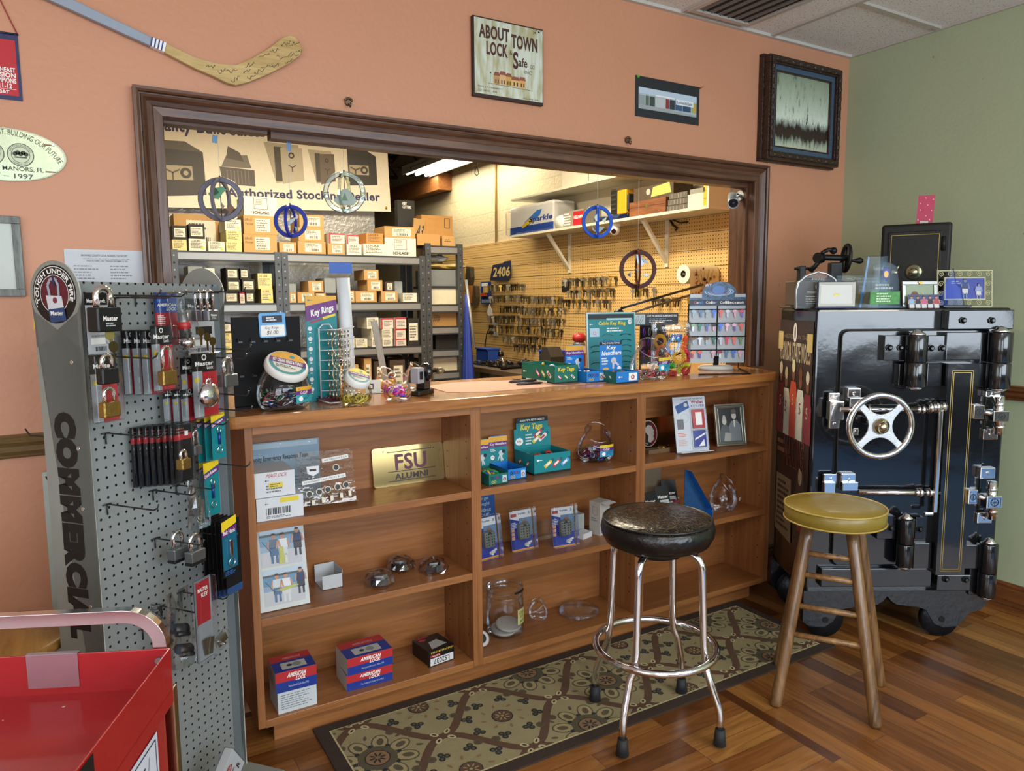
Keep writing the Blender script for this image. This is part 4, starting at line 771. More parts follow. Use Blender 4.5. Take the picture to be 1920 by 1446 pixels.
# ================================================================= REUSABLE SHOP GOODS
CT = 1.1455
teal = mat('0f7f86',.4); tealD = mat('0b5f68',.45); yel = mat('e8c828',.4); yel2 = mat('e3a93c',.4); pur = mat('6a2a78',.4); blu2 = mat('1c78c8',.4); kraft = mat('a8844f',.75,var=.1); kraftD = mat('8a6a3e',.8); paper = mat('dedcd4',.6); card = mat('c9c4b8',.7); ink = mat('22222a',.6)
def facing(x,y): return math.atan2(-(0-x),-(y-0))*0
def M4(p,rz=0,rx=0,z=None): return T(p[0],p[1],p[2] if z is None else z)@RZ(rz)@RX(rx)
def key_logo(b,x,y,s,m,l=3):   # little key-shaped trade mark
    b.rect(x,y-s*.35,x+s*.8,y+s*.35,m,l); b.rect(x+s*.8,y-s*.12,x+s*2.2,y+s*.12,m,l)
def rnd_clips(b,R,h,cols,n,seed,kind='clip',ry=1):
    r_ = random.Random(seed)
    for i in range(n):
        a = r_.uniform(0,2*PI); q = R*math.sqrt(r_.uniform(0,1))*.82; z = r_.uniform(.02,max(h,.024)); c = Vector((q*math.cos(a),q*math.sin(a)*ry,z)); u = Vector((r_.uniform(-1,1),r_.uniform(-1,1),r_.uniform(-.45,.45))).normalized(); v = u.orthogonal().normalized(); m = mat(r_.choice(cols),.25,.5 if kind == 'clip' else 0)
        if kind == 'clip': L_,w_,t_ = .021,.009,.0025
        elif kind == 'ring': L_,w_,t_ = .015,.015,.002
        else: L_,w_,t_ = .013,.011,.006
        b.tube([c+u*L_*math.cos(k*PI/4)+v*w_*math.sin(k*PI/4) for k in range(8)],t_,m,5,closed=True)
    return b
def fishbowl(name,label,loc,R,rz,tilt=.62,lid=None,fill=None,tag_=None,nm='candy_jar',group=None,ry=.8,tint='f2f5f8'):
    """slant-mouthed clear plastic jar: R = body radius"""
    t = thing(name,label,'jar',T(*loc)@RZ(rz),group); b = B(); gl = glassy(tint,.10)
    S = [(0,.60,0,0),(.0,.72,0,0),(.05,.80,0,0),(.2,.93,0,0),(.5,1.0,.02,0),(.85,.97,.10,-.02),(1.12,.84,.28,-.07),(1.28,.72,.45,-.13),(1.38,.66,tilt,-.18),(1.46,.655,tilt,-.22),(1.52,.69,tilt,-.25),(1.54,.69,tilt,-.26)]
    rings = []
    for z,r,a,dy in S: rings.append(b.ring((0,dy*R,z*R),(1,0,0),(0,math.cos(a),math.sin(a)),r*R,36,r*R*(ry if a < .2 else ry+(1-ry)*min(1,a/tilt))))
    b.skin(rings,gl,caps=False); b.face(rings[0][::-1],gl);
    b.tube([Vector((0,-.26*R,1.54*R))+Vector((1,0,0))*.69*R*math.cos(a)+Vector((0,math.cos(tilt),math.sin(tilt)))*.69*R*math.sin(a) for a in [2*PI*i/36 for i in range(36)]],.0022,glassy('ffffff',.45),6,closed=True)
    b.build('bowl',t)
    if lid:
        b = B(); nrm = Vector((0,-math.sin(tilt),math.cos(tilt))); c = Vector((0,-.26*R,1.54*R)); wl = mat('e4e2dc',.4)
        b.lathe([(.001,.012),(.66*R,.012),(.72*R,.010),(.76*R,.002),(.76*R,-.012),(.70*R,-.012)],wl,c,36,ax=nrm,caps=False); l = b.build('lid',t,bevel=.001)
        b = B(); b.at(frame(c+nrm*.0126,(1,0,0),Vector((0,math.cos(tilt),math.sin(tilt))))@RZ(-.5)); r = .64*R
        b.disc(0,0,r,mat('d9d7cc',.4),1); b.rim(0,0,r*.80,r,mat('3b8f94',.4),2); b.pl2([(r*math.cos(a),r*math.sin(a)) for a in [PI*.08+PI*.84*i/14 for i in range(15)]],mat(lid[1],.4),3)
        b.rect(-r*.97,-r*.12,r*.97,r*.30,mat(lid[2],.4),4); b.text(lid[0],-r*.8,-r*.06,r*.8,r*.24,WHT,5,.03); b.fine(-r*.6,-r*.5,r*.6,-r*.25,2,mat('4c4c50',.5),5); b.disc(r*.2,r*.6,r*.14,mat('3c8fa0',.4),5); b.build('lid_label',l)
    if fill: b = B(); rnd_clips(b,R*.86,R*fill[1],fill[0],fill[2],fill[3],fill[4],ry); o = b.build('contents',t); o['kind'] = 'stuff'
    if tag_:
        txt,top,mid,low,sx,sz,wd,ht = tag_
        b = B(); rr = R*1.01; b.wf = lambda p: Vector(((rr+p.z)*math.sin(p.x/rr),-(rr+p.z)*math.cos(p.x/rr)*ry,p.y)) ; x0,x1,z0,z1 = R*sx,R*(sx+wd),R*sz,R*(sz+ht); h = z1-z0
        b.rect(x0,z0,x1,z0+h*.5,mat(low,.4),1); b.rect(x0,z0+h*.5,x1,z0+h*.76,mat(mid,.4),1); b.rect(x0,z0+h*.76,x1,z1,mat(top,.4),1)
        b.text(txt,x0+(x1-x0)*.2,z0+h*.54,x0+(x1-x0)*.6,z0+h*.72,WHT,2,.03); b.disc(x0+(x1-x0)*.22,z0+h*.24,h*.17,WHT,2,n=12); key_logo(b,x0+(x1-x0)*.1,z0+h*.88,h*.08,mat('2a7a80',.4),2)
        q = [(x0+(x1-x0)*(.6+.2*math.cos(a)+.1*math.sin(a)),z0+h*(.36+.13*math.sin(a)+.10*math.cos(a))) for a in [2*PI*i/14 for i in range(15)]]; b.pline(q,.0016,ink,3); b.build('label',t)
    return t
def display_box(name,label,M,w,d,h,hb,body,front_art=None,head=None,side=None,fill=None,shoulder=.0,group=None):
    """open counter box: w x d, front height h, header board up to hb"""
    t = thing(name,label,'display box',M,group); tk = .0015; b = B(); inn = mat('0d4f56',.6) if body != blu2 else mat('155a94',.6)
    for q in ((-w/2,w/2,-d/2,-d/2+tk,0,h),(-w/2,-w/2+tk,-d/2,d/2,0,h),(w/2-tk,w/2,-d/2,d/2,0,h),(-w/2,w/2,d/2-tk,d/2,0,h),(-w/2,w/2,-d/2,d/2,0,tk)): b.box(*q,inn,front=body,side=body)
    b.at(frame((0,-d/2,0),(1,0,0),(0,0,1))); b.rect(-w/2,0,w/2,h*.10,mat('101418',.5),1)
    if front_art: front_art(b,w,h)
    if side: b.at(frame((-w/2,d/2,0),(0,-1,0),(0,0,1))); b.rect(0,0,d,h*.1,mat('101418',.5),1); side(b,d,h)
    b.build('tray',t)
    if hb > h:
        b = B(); b.at(frame((0,d/2,0),(1,0,0),(0,0,1))@RX(-.05)); s = shoulder; pts = [(-w/2,h*.5),(w/2,h*.5),(w/2,hb*.78),(w/2-s,hb*.78),(w/2-s,hb-.008),(w/2-s-.008,hb),(-w/2+s+.008,hb),(-w/2+s,hb-.008),(-w/2+s,hb*.78),(-w/2,hb*.78)]
        b.prism(pts,0,tk,body); b.at(frame((0,d/2,0),(1,0,0),(0,0,1))@RX(-.05)@T(0,0,tk)); head(b,w-2*s,hb,h); b.build('header_card',t)
    if fill: b = B(); rnd_clips(b,w*.45,h*.8,fill[0],fill[1],3,'bead',d/w); o = b.build('contents',t); o['kind'] = 'stuff'
    return t
def keytag_art(b,x,y,s,c,a=-.7,l=3):
    ca,sa = math.cos(a),math.sin(a); f = lambda u,v: (x+s*(u*ca-v*sa),y+s*(u*sa+v*ca)); b.pl2([f(-1,-.35),(f(.8,-.35)),f(1,0),f(.8,.35),f(-1,.35)],mat(c,.4),l); b.pl2([f(-.6,-.2),f(.5,-.2),f(.5,.2),f(-.6,.2)],WHT if c != 'e8e4e0' else 'b8404a',l+1); b.rim(*f(1.2,0),s*.18,s*.26,ink,l+1,n=10)
# ---------------- things on the worktop
p = onz(508,762,CT); t = thing('key_ring_rack','black upright display rack with a one dollar key ring sign clipped on top','display rack',M4((p.x,2.575,CT),.06)); bk = mat('0c0c0d',.6,bump=.05,spec=.2)
b = B(); b.box(-.115,.115,-.002,.004,.0,.305,bk); b.build('back_board',t,bevel=.001); b = B(); b.prism([(-.115,0),(.115,0),(.11,-.02),(-.12,-.03)],0,.006,bk); b.build('base',t)
for j,(zz,n) in enumerate(((.225,5),(.11,2))):
    for i in range(n): b = B(); x = -.09+i*.042; b.tube([(x-.008,-.002,zz+.01),(x-.008,-.012,zz-.004),(x-.008,-.016,zz+.006)],.0016,mat('2c2d30',.4),5); b.box(x-.010,x+.008,-.006,-.002,zz-.006,zz,mat('2c2d30',.4)); b.build('clip',t)
b = B(); b.at(frame((.02,-.006,.235),(1,0,0),(0,0,1))@RZ(.03)); b.prism([(x-.045,y) for x,y in rrect(0,.09,0,.083,.008)],0,.002,mat('5aa0d8',.4)); b.at(frame((.02,-.0082,.235),(1,0,0),(0,0,1))@RZ(.03)); b.rect(-.040,.004,.040,.042,WHT,1); b.rect(-.034,.050,.034,.074,'1a2233',1); b.fine(-.02,.055,.02,.07,2,WHT,2); b.text('Key Rings',-.026,.026,.018,.037,ink,2,0,.2); b.text('$1.00',-.022,.008,.016,.023,ink,2,0,.2); b.build('price_sign',t)
p = onz(534,762,CT); fishbowl('candy_jar','big clear jar of coloured clips with a tilted white lid, left end of the worktop',(ony(533,740,2.468).x,2.468,CT),.094,.25,fill=(['a02a30','24408c','1d6a4a','30343a','b8bcc0','c0c4c8','2a2c30'],.55,90,2,'clip'),lid=('KEY CHAINS RINGS & THINGS','e3a93c','6a2a78'),tag_=('C-CLIP','e3a93c','6a2a78','2a9aa4',.02,.28,.85,.55))
# teal carded key-ring rack with wire arms
p = onz(596,742,CT); M = M4((p.x-.02,2.60,CT),.12); t = thing('key_ring_carousel','teal header card rack hung with chrome key rings beside the black rack','display rack',M)
b = B(); b.box(-.058,.058,.0,.004,.0,.375,teal); b.at(frame((0,0,0),(1,0,0),(0,0,1))); b.rect(-.058,.315,.058,.375,yel2,1); b.pl2([(-.058,.285),(.058,.315),(.058,.362),(-.058,.338)],pur,2); b.at(frame((0,0,0),(1,0,0),(0,0,1))@T(0,.312,0)@RZ(.25)); b.text('Key Rings',-.042,-.008,.046,.022,WHT,3,.04,.2); b.rect(-.05,-.022,.0,-.016,'a8304a',3); b.rect(.0,-.021,.05,-.013,yel,3); b.at(frame((0,0,0),(1,0,0),(0,0,1))); key_logo(b,-.05,.36,.008,teal,3)
for i in range(7): b.disc(-.045,.26-i*.036,.008,'d9d4d8',3,n=8); b.rect(-.049,.245-i*.036,-.041,.248-i*.036,WHT,3)
b.build('header_card',t); wh = mat('d8dadc',.3,.3)
b = B(); b.tube([(-.02,-.02,.005),(-.02,-.02,.26),(-.005,-.02,.275),(.02,-.02,.275),(.03,-.02,.26),(.03,-.02,.25)],.0025,wh,6); b.tube([(-.03,0,.006),(-.03,-.12,.006),(.07,-.12,.006),(.07,0,.006)],.0025,wh,6); b.build('wire_frame',t)
r_ = random.Random(4)
for j in range(7):
    z = .255-j*.036; b = B(); b.tube([(-.02,-.02,z),(.0,-.03,z),(.075,-.085,z+.004),(.08,-.09,z+.012)],.002,wh,6); b.tube([(.01,-.02,z),(.03,-.05,z),(.05,-.12,z+.01)],.002,wh,6); arm = b.build('wire_arm',t)
    for k in range(7): s_ = .1+.13*k; c = Vector((.0+.07*s_,-.03-.06*s_,z-.013)); b = B(); rr = r_.choice((.011,.014,.017)); b.tube([c+Vector((.3,.6,0)).normalized()*rr*math.cos(a)+Vector((0,0,1))*rr*math.sin(a)-Vector((0,0,rr-.012)) for a in [2*PI*i/14 for i in range(14)]],.0027,mat('c4bfb2',.25,1),5,closed=True); b.build('split_ring',arm)
b = B(); r_ = random.Random(9)
for k in range(3): c = (.035,-.08,.20-.05*k); b.tube([Vector(c)+Vector((.035*math.cos(a),.01*math.sin(a),.04*math.sin(a))) for a in [2*PI*i/18 for i in range(18)]],.0014,mat('c8c090',.3,.8),5,closed=True)
b.build('cable_loop',t)
p = onz(607,752,CT); b = B(); b.at(T(0,0,0)); b.box(-.045,.045,-.035,.04,0,.012,mat('4a1222',.5)); r_ = random.Random(3)
for k in range(16): x,y = r_.uniform(-.035,.035),r_.uniform(-.025,.03); b.cyl((x,y,.012),(x+r_.uniform(-.02,.02),y+r_.uniform(-.01,.02),.02),.003,mat(r_.choice(('8a8088','5a1a2a','a8a4a0')),.3,.5),n=6)
b.m = Matrix.Identity(4); tag(b.build('small_tray',loc=(p.x+.02,p.y+.012,CT)),'dark red tray of small bagged parts beside the big clip jar','tray')
# rolled paper tube
p = onz(648,738,CT); p = Vector((p.x-.055,2.64,CT)); t = thing('paper_roll','tall white rolled paper tube standing behind the key ring rack','paper roll',T(p.x+.035,p.y,CT)@RY(-.03)); b = B(); b.cyl((0,0,0),(0,0,.44),.024,mat('d8dde0',.5),n=24); b.cyl((0,0,.4395),(0,0,.4405),.018,mat('8a8f94',.6),n=20); b.build('tube',t); b = B(); b.cyl((0,0,.05),(0,0,.11),.0246,mat('5ab4c8',.5),n=24,caps=False); b.build('label_band',t)
p = onz(668,752,CT); fishbowl('candy_jar','small amber-tinted jar of brass rings with a printed lid beside the wooden yardstick',(ony(667,740,2.44).x,2.44,CT),.060,.3,fill=(['b09a30','8a7a20','c8b850','6a5a18'],.4,55,8,'ring'),lid=('JUMBO RINGS 25c','e8d040','6a2a78'),tint='f0eac8')
p = onz(727,722,CT); b = B(); b.at(RY(-.16)@RX(-.02)); b.box(-.014,.014,-.0025,.0025,0,.275,wood('grey_slat','8f897c','b5afa2','Z',.6,4,8)); b.m = Matrix.Identity(4); tag(b.build('yardstick',bevel=.001),'weathered wooden yardstick leaning among the jars on the worktop','yardstick'); bpy.data.objects['yardstick'].location = (p.x,p.y+.02,CT+.003)
p = onz(702,737,CT); b = B(); b.box(-.032,.03,-.001,.001,0,.05,paper); b.poly(((-.032,-.001,.001),(.03,-.001,.001),(.035,-.03,.001),(-.03,-.03,.001)),paper); b.at(front(0,-.0012,0)); b.rect(-.022,.014,.0,.036,ink,1); b.rect(-.018,.018,-.004,.032,paper,2); b.m = Matrix.Identity(4); tag(b.build('small_sign',loc=(p.x,p.y+.01,CT)),'small folded white card sign behind the brass ring jar','sign')
p = onz(747,750,CT); fishbowl('candy_jar','small clear jar of purple plastic key covers, in front of two others',(p.x,p.y+.01,CT),.052,-.3,fill=(['8a2a98','5a3ac0','c02a70','b0783a','2a5a80'],.75,50,5,'bead'))
p = onz(733,735,CT); fishbowl('candy_jar','small clear jar with a red cap of key covers, behind the purple-filled jar',(p.x,p.y+.055,CT),.048,.5,fill=(['d03a2a','e0b02a','d8683a'],.7,30,6,'bead'))
p = onz(790,733,CT); fishbowl('candy_jar','clear empty jar with open mouth behind the black tabletop device',(p.x+.005,p.y+.07,CT),.056,.9)
# black desk device
p = onz(797,741,CT); t = thing('tape_dispenser','black tabletop dispenser with a round knob and grey side among the jars','dispenser',M4((p.x,p.y+.03,CT),.5)); bp_ = mat('121214',.18,coat=.6)
b = B(); b.prism([(-.055,-.03),(.04,-.03),(.04,.03),(-.055,.03)],0,.02,bp_); b.build('base',t,bevel=.004); b = B(); b.box(-.01,.03,-.022,.022,.018,.085,bp_); b.build('stand',t,bevel=.005)
b = B(); b.lathe([(.03,-.012),(.036,-.008),(.036,.008),(.028,.014),(.012,.016),(.010,.04),(.001,.042)],bp_,(.015,-.012,.085),24,ax=(.9,-.45,.1)); b.build('round_knob',t); b = B(); b.box(-.045,-.008,-.02,.018,.045,.105,mat('9a9aa0',.4)); b.at(front(-.027,-.0204,.06)); b.rect(-.01,0,.01,.03,'1c1416',1); b.build('side_cover',t,bevel=.003); b = B(); b.lathe([(.012,0),(.014,.015),(.01,.02),(.004,.03)],mat('8a7a62',.35,.7),(.055,-.035,.085),14,ax=(.9,-.45,.1)); b.build('metal_knob',t)
# writing mat and pens
q = [onz(x,y,CT) for x,y in ((822,731),(890,737),(1098,716),(1040,706),(858,713))]; b = B(); pts = [(1.235,2.56),(1.37,2.49),(1.99,2.49),(2.0,2.70),(1.42,2.86),(1.25,2.80)]
b.prism([(x-1.6,y-2.66) for x,y in pts],0,.0012,mat('b98c78',.7,var=.1)); tag(b.build('desk_mat',loc=(1.6,2.66,CT)),'pinkish paper mat spread on the worktop under the black pens','mat')
for i,(px,py,rz,l) in enumerate(((985,716,-.35,'black pen lying nearest the green key tag box'),(978,718,-.15,'black pen lying in the middle of the three pens'),(992,722,-.1,'black pen lying nearest the worktop edge by the mat'))):
    p = onz(px,py,CT); t = thing('pen',l,'pen',M4((p.x,p.y,CT+.005+.0012),rz)); b = B(); b.tube([(-.06,0,0),(-.05,0,0),(.055,0,0),(.066,0,0)],lambda s: .0045 if .05 < s < .9 else .002,mat('0f0f12',.2),8); b.build('barrel',t); b = B(); b.box(-.055,-.02,-.001,.001,.004,.0065,chrome); b.build('clip',t)
# key tag box, key identifier boxes
p = onz(1035,722,CT)
def kt_front(b,w,h):
    key_logo(b,-w*.42,h*.45,h*.13,WHT); [keytag_art(b,-w*.08+i*w*.17,h*.5,h*.22,c) for i,c in enumerate(('c83a90','9aa82a','e8e4e0'))]; b.rect(-w*.35,h*.02,w*.1,h*.12,WHT,4)
g = mat('0a6a5a',.4)
def kt_side(b,w,h): key_logo(b,w*.06,h*.5,h*.15,WHT); [keytag_art(b,w*.52+i*w*.17,h*.5,h*.26,c) for i,c in enumerate(('c83a90','9aa82a','e8e4e0'))]; b.rect(w*.15,h*.02,w*.8,h*.12,WHT,4)
def kt_f(b,w,h): b.text('Key Tags',-w*.35,h*.62,w*.32,h*.9,yel,3,.03,.15); [keytag_art(b,-w*.28+i*w*.28,h*.36,h*.15,c) for i,c in enumerate(('c83a90','9aa82a','e8e4e0'))]
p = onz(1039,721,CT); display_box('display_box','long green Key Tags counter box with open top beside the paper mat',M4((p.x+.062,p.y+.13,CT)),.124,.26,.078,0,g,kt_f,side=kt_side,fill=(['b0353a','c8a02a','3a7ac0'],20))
def ki_front(b,w,h,l=3):
    for k in range(4): b.rim(-w*.32+k*w*.13,h*.66,h*.08,h*.14,mat(('2b2b30','1c4a9c','8a2a4a','1c4a9c')[k],.4),l,n=10)
    for k in range(2): b.rim(-w*.3+k*w*.13,h*.3,h*.07,h*.12,mat('c8b02a',.4),l,n=10)
    b.rect(w*.2,h*.2,w*.42,h*.82,mat('b8c8d0',.4),l); b.rim(w*.31,h*.45,h*.08,h*.16,mat('8a3040',.4),l+1,n=10)
def ki_head(b,w,hb,h,body='blue'):
    b.rect(-w/2,hb*.84,w/2,hb*.98,yel2 if body != 'blue2' else mat('14181c',.4),1); b.rect(-w/2,hb*.70,w/2,hb*.84,pur if body != 'blue2' else blu2,2); b.text('Key Identifiers',-w*.45,hb*.73,w*.45,hb*.81,WHT,3,.02,.1); b.disc(w*.15,hb*.52,w*.13,mat('c8d0d4',.4),3); b.disc(w*.28,hb*.56,w*.09,ink,4)
    for k in (-.6,-.9,-1.5): b.at(b.m@T(0,0,0)); b.line(w*.12,hb*.5,w*.12+w*.35*math.cos(k-.6),hb*.5+w*.35*math.sin(k-.6),w*.05,mat('d8dcdc',.4),4)
    b.disc(-w*.32,hb*.42,w*.11,WHT,3); b.text('25\u00a2',-w*.38,hb*.40,-w*.26,hb*.44,ink,5); b.fine(-w*.42,hb*.58,-w*.1,hb*.66,2,WHT,3)
p = onz(1099,719,CT); display_box('display_box','blue Key Identifiers counter box with yellow header left of the taller one',M4((p.x+.05,p.y+.075,CT)),.10,.15,.05,.155,blu2,ki_front,lambda b,w,hb,h: ki_head(b,w,hb,h),fill=(['2a5ac0','c8a02a','b0b4b8'],14))
p = onz(1155,720,CT)
def ki2(b,w,hb,h):
    b.rect(-w/2,hb*.9,w/2,hb*.98,mat('14181c',.4),2); b.text('TAG YOUR ITEMS!',-w*.4,hb*.92,w*.4,hb*.965,WHT,3); b.text('Key',-w*.2,hb*.76,w*.22,hb*.88,WHT,3,.03,.15); b.text('Identifiers',-w*.42,hb*.64,w*.46,hb*.76,WHT,3,.03,.15)
    b.fine(-w*.42,hb*.4,-w*.1,hb*.6,3,WHT,3); b.disc(w*.12,hb*.5,w*.12,mat('c8c4cc',.4),3); b.line(w*.1,hb*.5,w*.34,hb*.38,w*.08,mat('c8c4cc',.4),4); b.line(w*.1,hb*.5,w*.08,hb*.3,w*.08,mat('c8c4cc',.4),4); b.disc(-w*.25,hb*.3,w*.14,yel2,3,w*.06); b.disc(w*.36,hb*.3,w*.09,WHT,3)
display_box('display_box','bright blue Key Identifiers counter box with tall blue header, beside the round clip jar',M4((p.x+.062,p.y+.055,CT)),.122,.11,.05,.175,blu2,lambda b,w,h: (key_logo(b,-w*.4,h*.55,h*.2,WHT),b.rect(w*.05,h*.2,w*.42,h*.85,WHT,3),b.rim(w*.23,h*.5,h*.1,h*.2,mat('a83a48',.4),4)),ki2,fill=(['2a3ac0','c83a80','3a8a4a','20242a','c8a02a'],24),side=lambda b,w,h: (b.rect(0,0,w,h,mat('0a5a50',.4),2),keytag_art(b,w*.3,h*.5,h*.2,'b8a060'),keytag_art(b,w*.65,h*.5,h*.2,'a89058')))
# cable key ring board
p = onz(1145,700,CT); t = thing('cable_ring_board','teal Cable Key Ring display board in a silver frame','display board',M4((p.x-.05,2.72,CT),-.12,-.06)); sl = mat('b8bcc0',.3,.7); w_ = .255; h_ = .29
b = B(); b.box(-w_/2,w_/2,.001,.006,.0,h_,teal); b.at(front(0,.001,0)); b.rect(-w_/2+.004,h_*.91,w_/2-.004,h_-.004,'20282c',2); b.rect(-w_*.1,h_*.895,w_*.45,h_*.925,'a8d0d8',3); b.text('Cable Key Ring',-w_*.28,h_*.80,w_*.30,h_*.875,yel,3,.03,.15); b.disc(w_*.4,h_*.86,.012,WHT,3,.01); b.text('$3.00',w_*.35,h_*.85,w_*.45,h_*.875,ink,4); key_logo(b,-w_*.46,h_*.83,.008,WHT); b.fine(-w_*.1,h_*.70,w_*.3,h_*.78,2,WHT,3); b.rect(-w_*.46,h_*.63,-w_*.26,h_*.77,'b0c8d8',3); b.rim(-w_*.36,h_*.69,.006,.008,'c06a80',4); b.build('board',t)
b = B();
for q in ((-w_/2-.006,w_/2+.006,h_,h_+.006),(-w_/2-.006,-w_/2,0,h_),(w_/2,w_/2+.006,0,h_)): b.box(q[0],q[1],-.001,.008,q[2],q[3],sl)
b.build('silver_frame',t)
for i in range(7):
    for x,col in ((.075,'16343a'),(-.02,'5a8a90'),(-.085,'16343a')):
        if x == -.085 and i not in (2,3,5): continue
        z = .185-i*.026; b = B(); b.tube([(x+.028*math.cos(a),-.003-.004*math.sin(a*2)**2,z+.008*math.sin(a)) for a in [PI*k/10 for k in range(11)]],.0016,mat(col,.4),5); b.build('cable_ring',t)
# C-clip rack
p = onz(1222,690,CT); t = thing('clip_rack','black C-clip display rack with black header and hanging carabiners','display rack',M4((p.x-.08,2.80,CT),-.25)); w_ = .28; b = B(); b.box(-w_/2,w_/2,0,.004,.225,.285,mat('1b2832',.4)); b.at(front(0,0,.225)); b.rect(-w_/2+.004,.006,-w_*.16,.055,'b8c8cc',1)
for k in range(3): q = [(-w_*.40+k*w_*.085+.006*math.cos(a)+.008*math.sin(a),.03+.018*math.sin(a)) for a in [2*PI*i/12 for i in range(13)]]; b.pline(q,.0018,'4a5a60',2)
b.text('C-CLIP: THE ANODIZED ALUMINUM KEY RING',-w_*.13,.042,w_*.47,.053,WHT,2,.02); b.fine(-w_*.08,.012,w_*.4,.036,3,'c8d4d8',2,3,.4); b.build('header_card',t)
b = B(); b.box(-.07,.07,.003,.007,.03,.225,bk); b.tube([(-.07,0,0),(-.07,0,.2)],.004,bk,6); b.tube([(.07,0,0),(.07,0,.2)],.004,bk,6); b.prism([(-.08,-.03),(.08,-.03),(.08,.04),(-.08,.04)],0,.004,bk); b.build('stand',t); r_ = random.Random(8)
for i in range(5):
    for j in range(3):
        c = Vector((-.056+i*.028,-.014,.195-j*.055)); col = r_.choice(('1c1e24','8a8e94','5a2a9a','c03a5a','2a4ab0','20222a')) if i else '7a2ab0'; b = B(); b.tube([c+Vector((.007*math.cos(a),.004*math.cos(a),.019*math.sin(a))) for a in [2*PI*k/14 for k in range(14)]],.0022,mat(col,.25,.6),6,closed=True); b.build('carabiner',t)
p = onz(1226,711,CT); fishbowl('candy_jar','round clear jar with open mouth and C-clip label, right side of the worktop',(p.x,p.y+.03,CT),.092,-.3,fill=(['b8b4b0','c03a50','c8a8a8','8a8488','3a3a40','a89888'],.3,45,11,'clip'),tag_=('C-CLIP','e3c93c','6a2a78','1c9ab4',.12,.45,.95,.62),tilt=.7)
# jar of coil bracelets
p = onz(1283,707,CT); t = thing('coil_jar','wide clear jar packed with coiled plastic wrist bracelets','jar',T(p.x+.035,p.y+.13,CT)@RZ(-.35)@Matrix.Diagonal((1.27,1.27,1.42,1))); R_ = .073; b = B(); b.lathe([(.001,0),(R_*.94,0),(R_,.006),(R_,.125),(R_*.93,.135),(R_*.93,.15),(R_*.97,.152),(R_*.97,.158)],clear,n=36,caps=False); b.build('jar_body',t)
b = B(); b.lathe([(R_*.99,.146),(R_,.15),(R_,.172),(R_*.96,.176),(.001,.176)],glassy('f8fafc',.25),n=36,caps=False); b.at(topf(0,0,.177)); b.text('EACH',-.03,-.02,.02,-.008,'4a4a4a',1); b.build('jar_lid',t); r_ = random.Random(12)
def coil(b,c,u,v,R,col,r=.0055,n=26):
    m = mat(col,.3); w_ = Vector(u).cross(Vector(v)); u = Vector(u); v = Vector(v); pts = []
    for i in range(n*6): a = 2*PI*i/(n*6); ph = 2*PI*i/6; rad = u*math.cos(a)+v*math.sin(a); pts.append(Vector(c)+rad*(R+r*math.cos(ph))+w_*r*math.sin(ph))
    b.tube(pts,.0018,m,4,closed=True)
for c,uu,vv,R,col in (((-.01,-.048,.10),(1,0,.2),(0,-.25,1),.024,'3a9ae0'),((.012,-.050,.062),(1,.1,0),(0,-.1,1),.021,'e0b01c'),((.045,-.02,.10),(.5,.6,.3),(0,-.3,1),.024,'f0602a'),((.05,-.025,.058),(.6,.5,0),(0,0,1),.02,'d82a4a'),((-.03,-.045,.03),(1,0,0),(0,-.9,.3),.024,'2aa83a'),((.03,-.045,.025),(1,.2,.3),(0,-.8,.5),.022,'b8b82a'),((-.045,-.03,.075),(.7,-.6,.2),(0,0,1),.022,'e06a2a'),((-.05,-.02,.11),(.6,-.7,0),(0,0,1),.02,'d8a020'),((.05,-.03,.02),(.7,.5,0),(0,-.5,.8),.02,'c8283a'),((0,-.01,.12),(1,0,0),(0,1,.2),.03,'1c1e2c'),((0,0,.07),(1,0,.2),(0,1,0),.04,'22242e'),((0,0,.035),(1,0,0),(0,1,.1),.045,'1c2a50'),((-.02,-.035,.008),(1,.1,0),(0,1,.1),.025,'b82a30'),((.01,-.03,.128),(1,.4,0),(0,1,0),.02,'2a5ab0')):
    b = B(); coil(b,c,Vector(uu).normalized(),Vector(vv).normalized(),R,col); b.build('coil_bracelet',t)
# planet key rack
p = onz(1345,690,CT); t = thing('key_blank_rack','white rack of decorated keys topped by a blue planet sign reading Cool Color Collection','display rack',M4((p.x-.055,2.66,CT),-.55)@Matrix.Diagonal((1.45,1.1,1.10,1))); w_ = .195
b = B(); b.lathe([(.001,0),(.062,0),(.06,.012),(.052,.018),(.001,.02)],mat('cfd0c8',.4),n=36); b.build('round_base',t); b = B(); b.box(-w_/2,w_/2,0,.006,.03,.30,mat('b9c2c8',.4)); b.box(-w_/2-.003,-w_/2,-.002,.008,.03,.30,bk); b.box(w_/2,w_/2+.003,-.002,.008,.03,.30,bk); b.box(-.002,.002,-.003,0,.03,.30,bk); b.cyl((0,.003,.01),(0,.003,.06),.01,bk,n=10); b.build('rack_panel',t)
def planet_m():
    m,nt,p_ = nmat('planet_blue'); L = nt.links.new; tc = N(nt,'ShaderNodeTexCoord'); n = N(nt,'ShaderNodeTexNoise',i_Scale=60.0,i_Detail=3.0); L(tc.outputs['Object'],n.inputs['Vector']); cr = N(nt,'ShaderNodeValToRGB'); cr.color_ramp.elements[0].position = .35; cr.color_ramp.elements[0].color = s2l('1c2c48'); cr.color_ramp.elements[1].position = .7; cr.color_ramp.elements[1].color = s2l('3f6f9c'); L(n.outputs['Fac'],cr.inputs[0]); L(cr.outputs[0],p_.inputs['Base Color']); p_.inputs['Roughness'].default_value = .35; return m
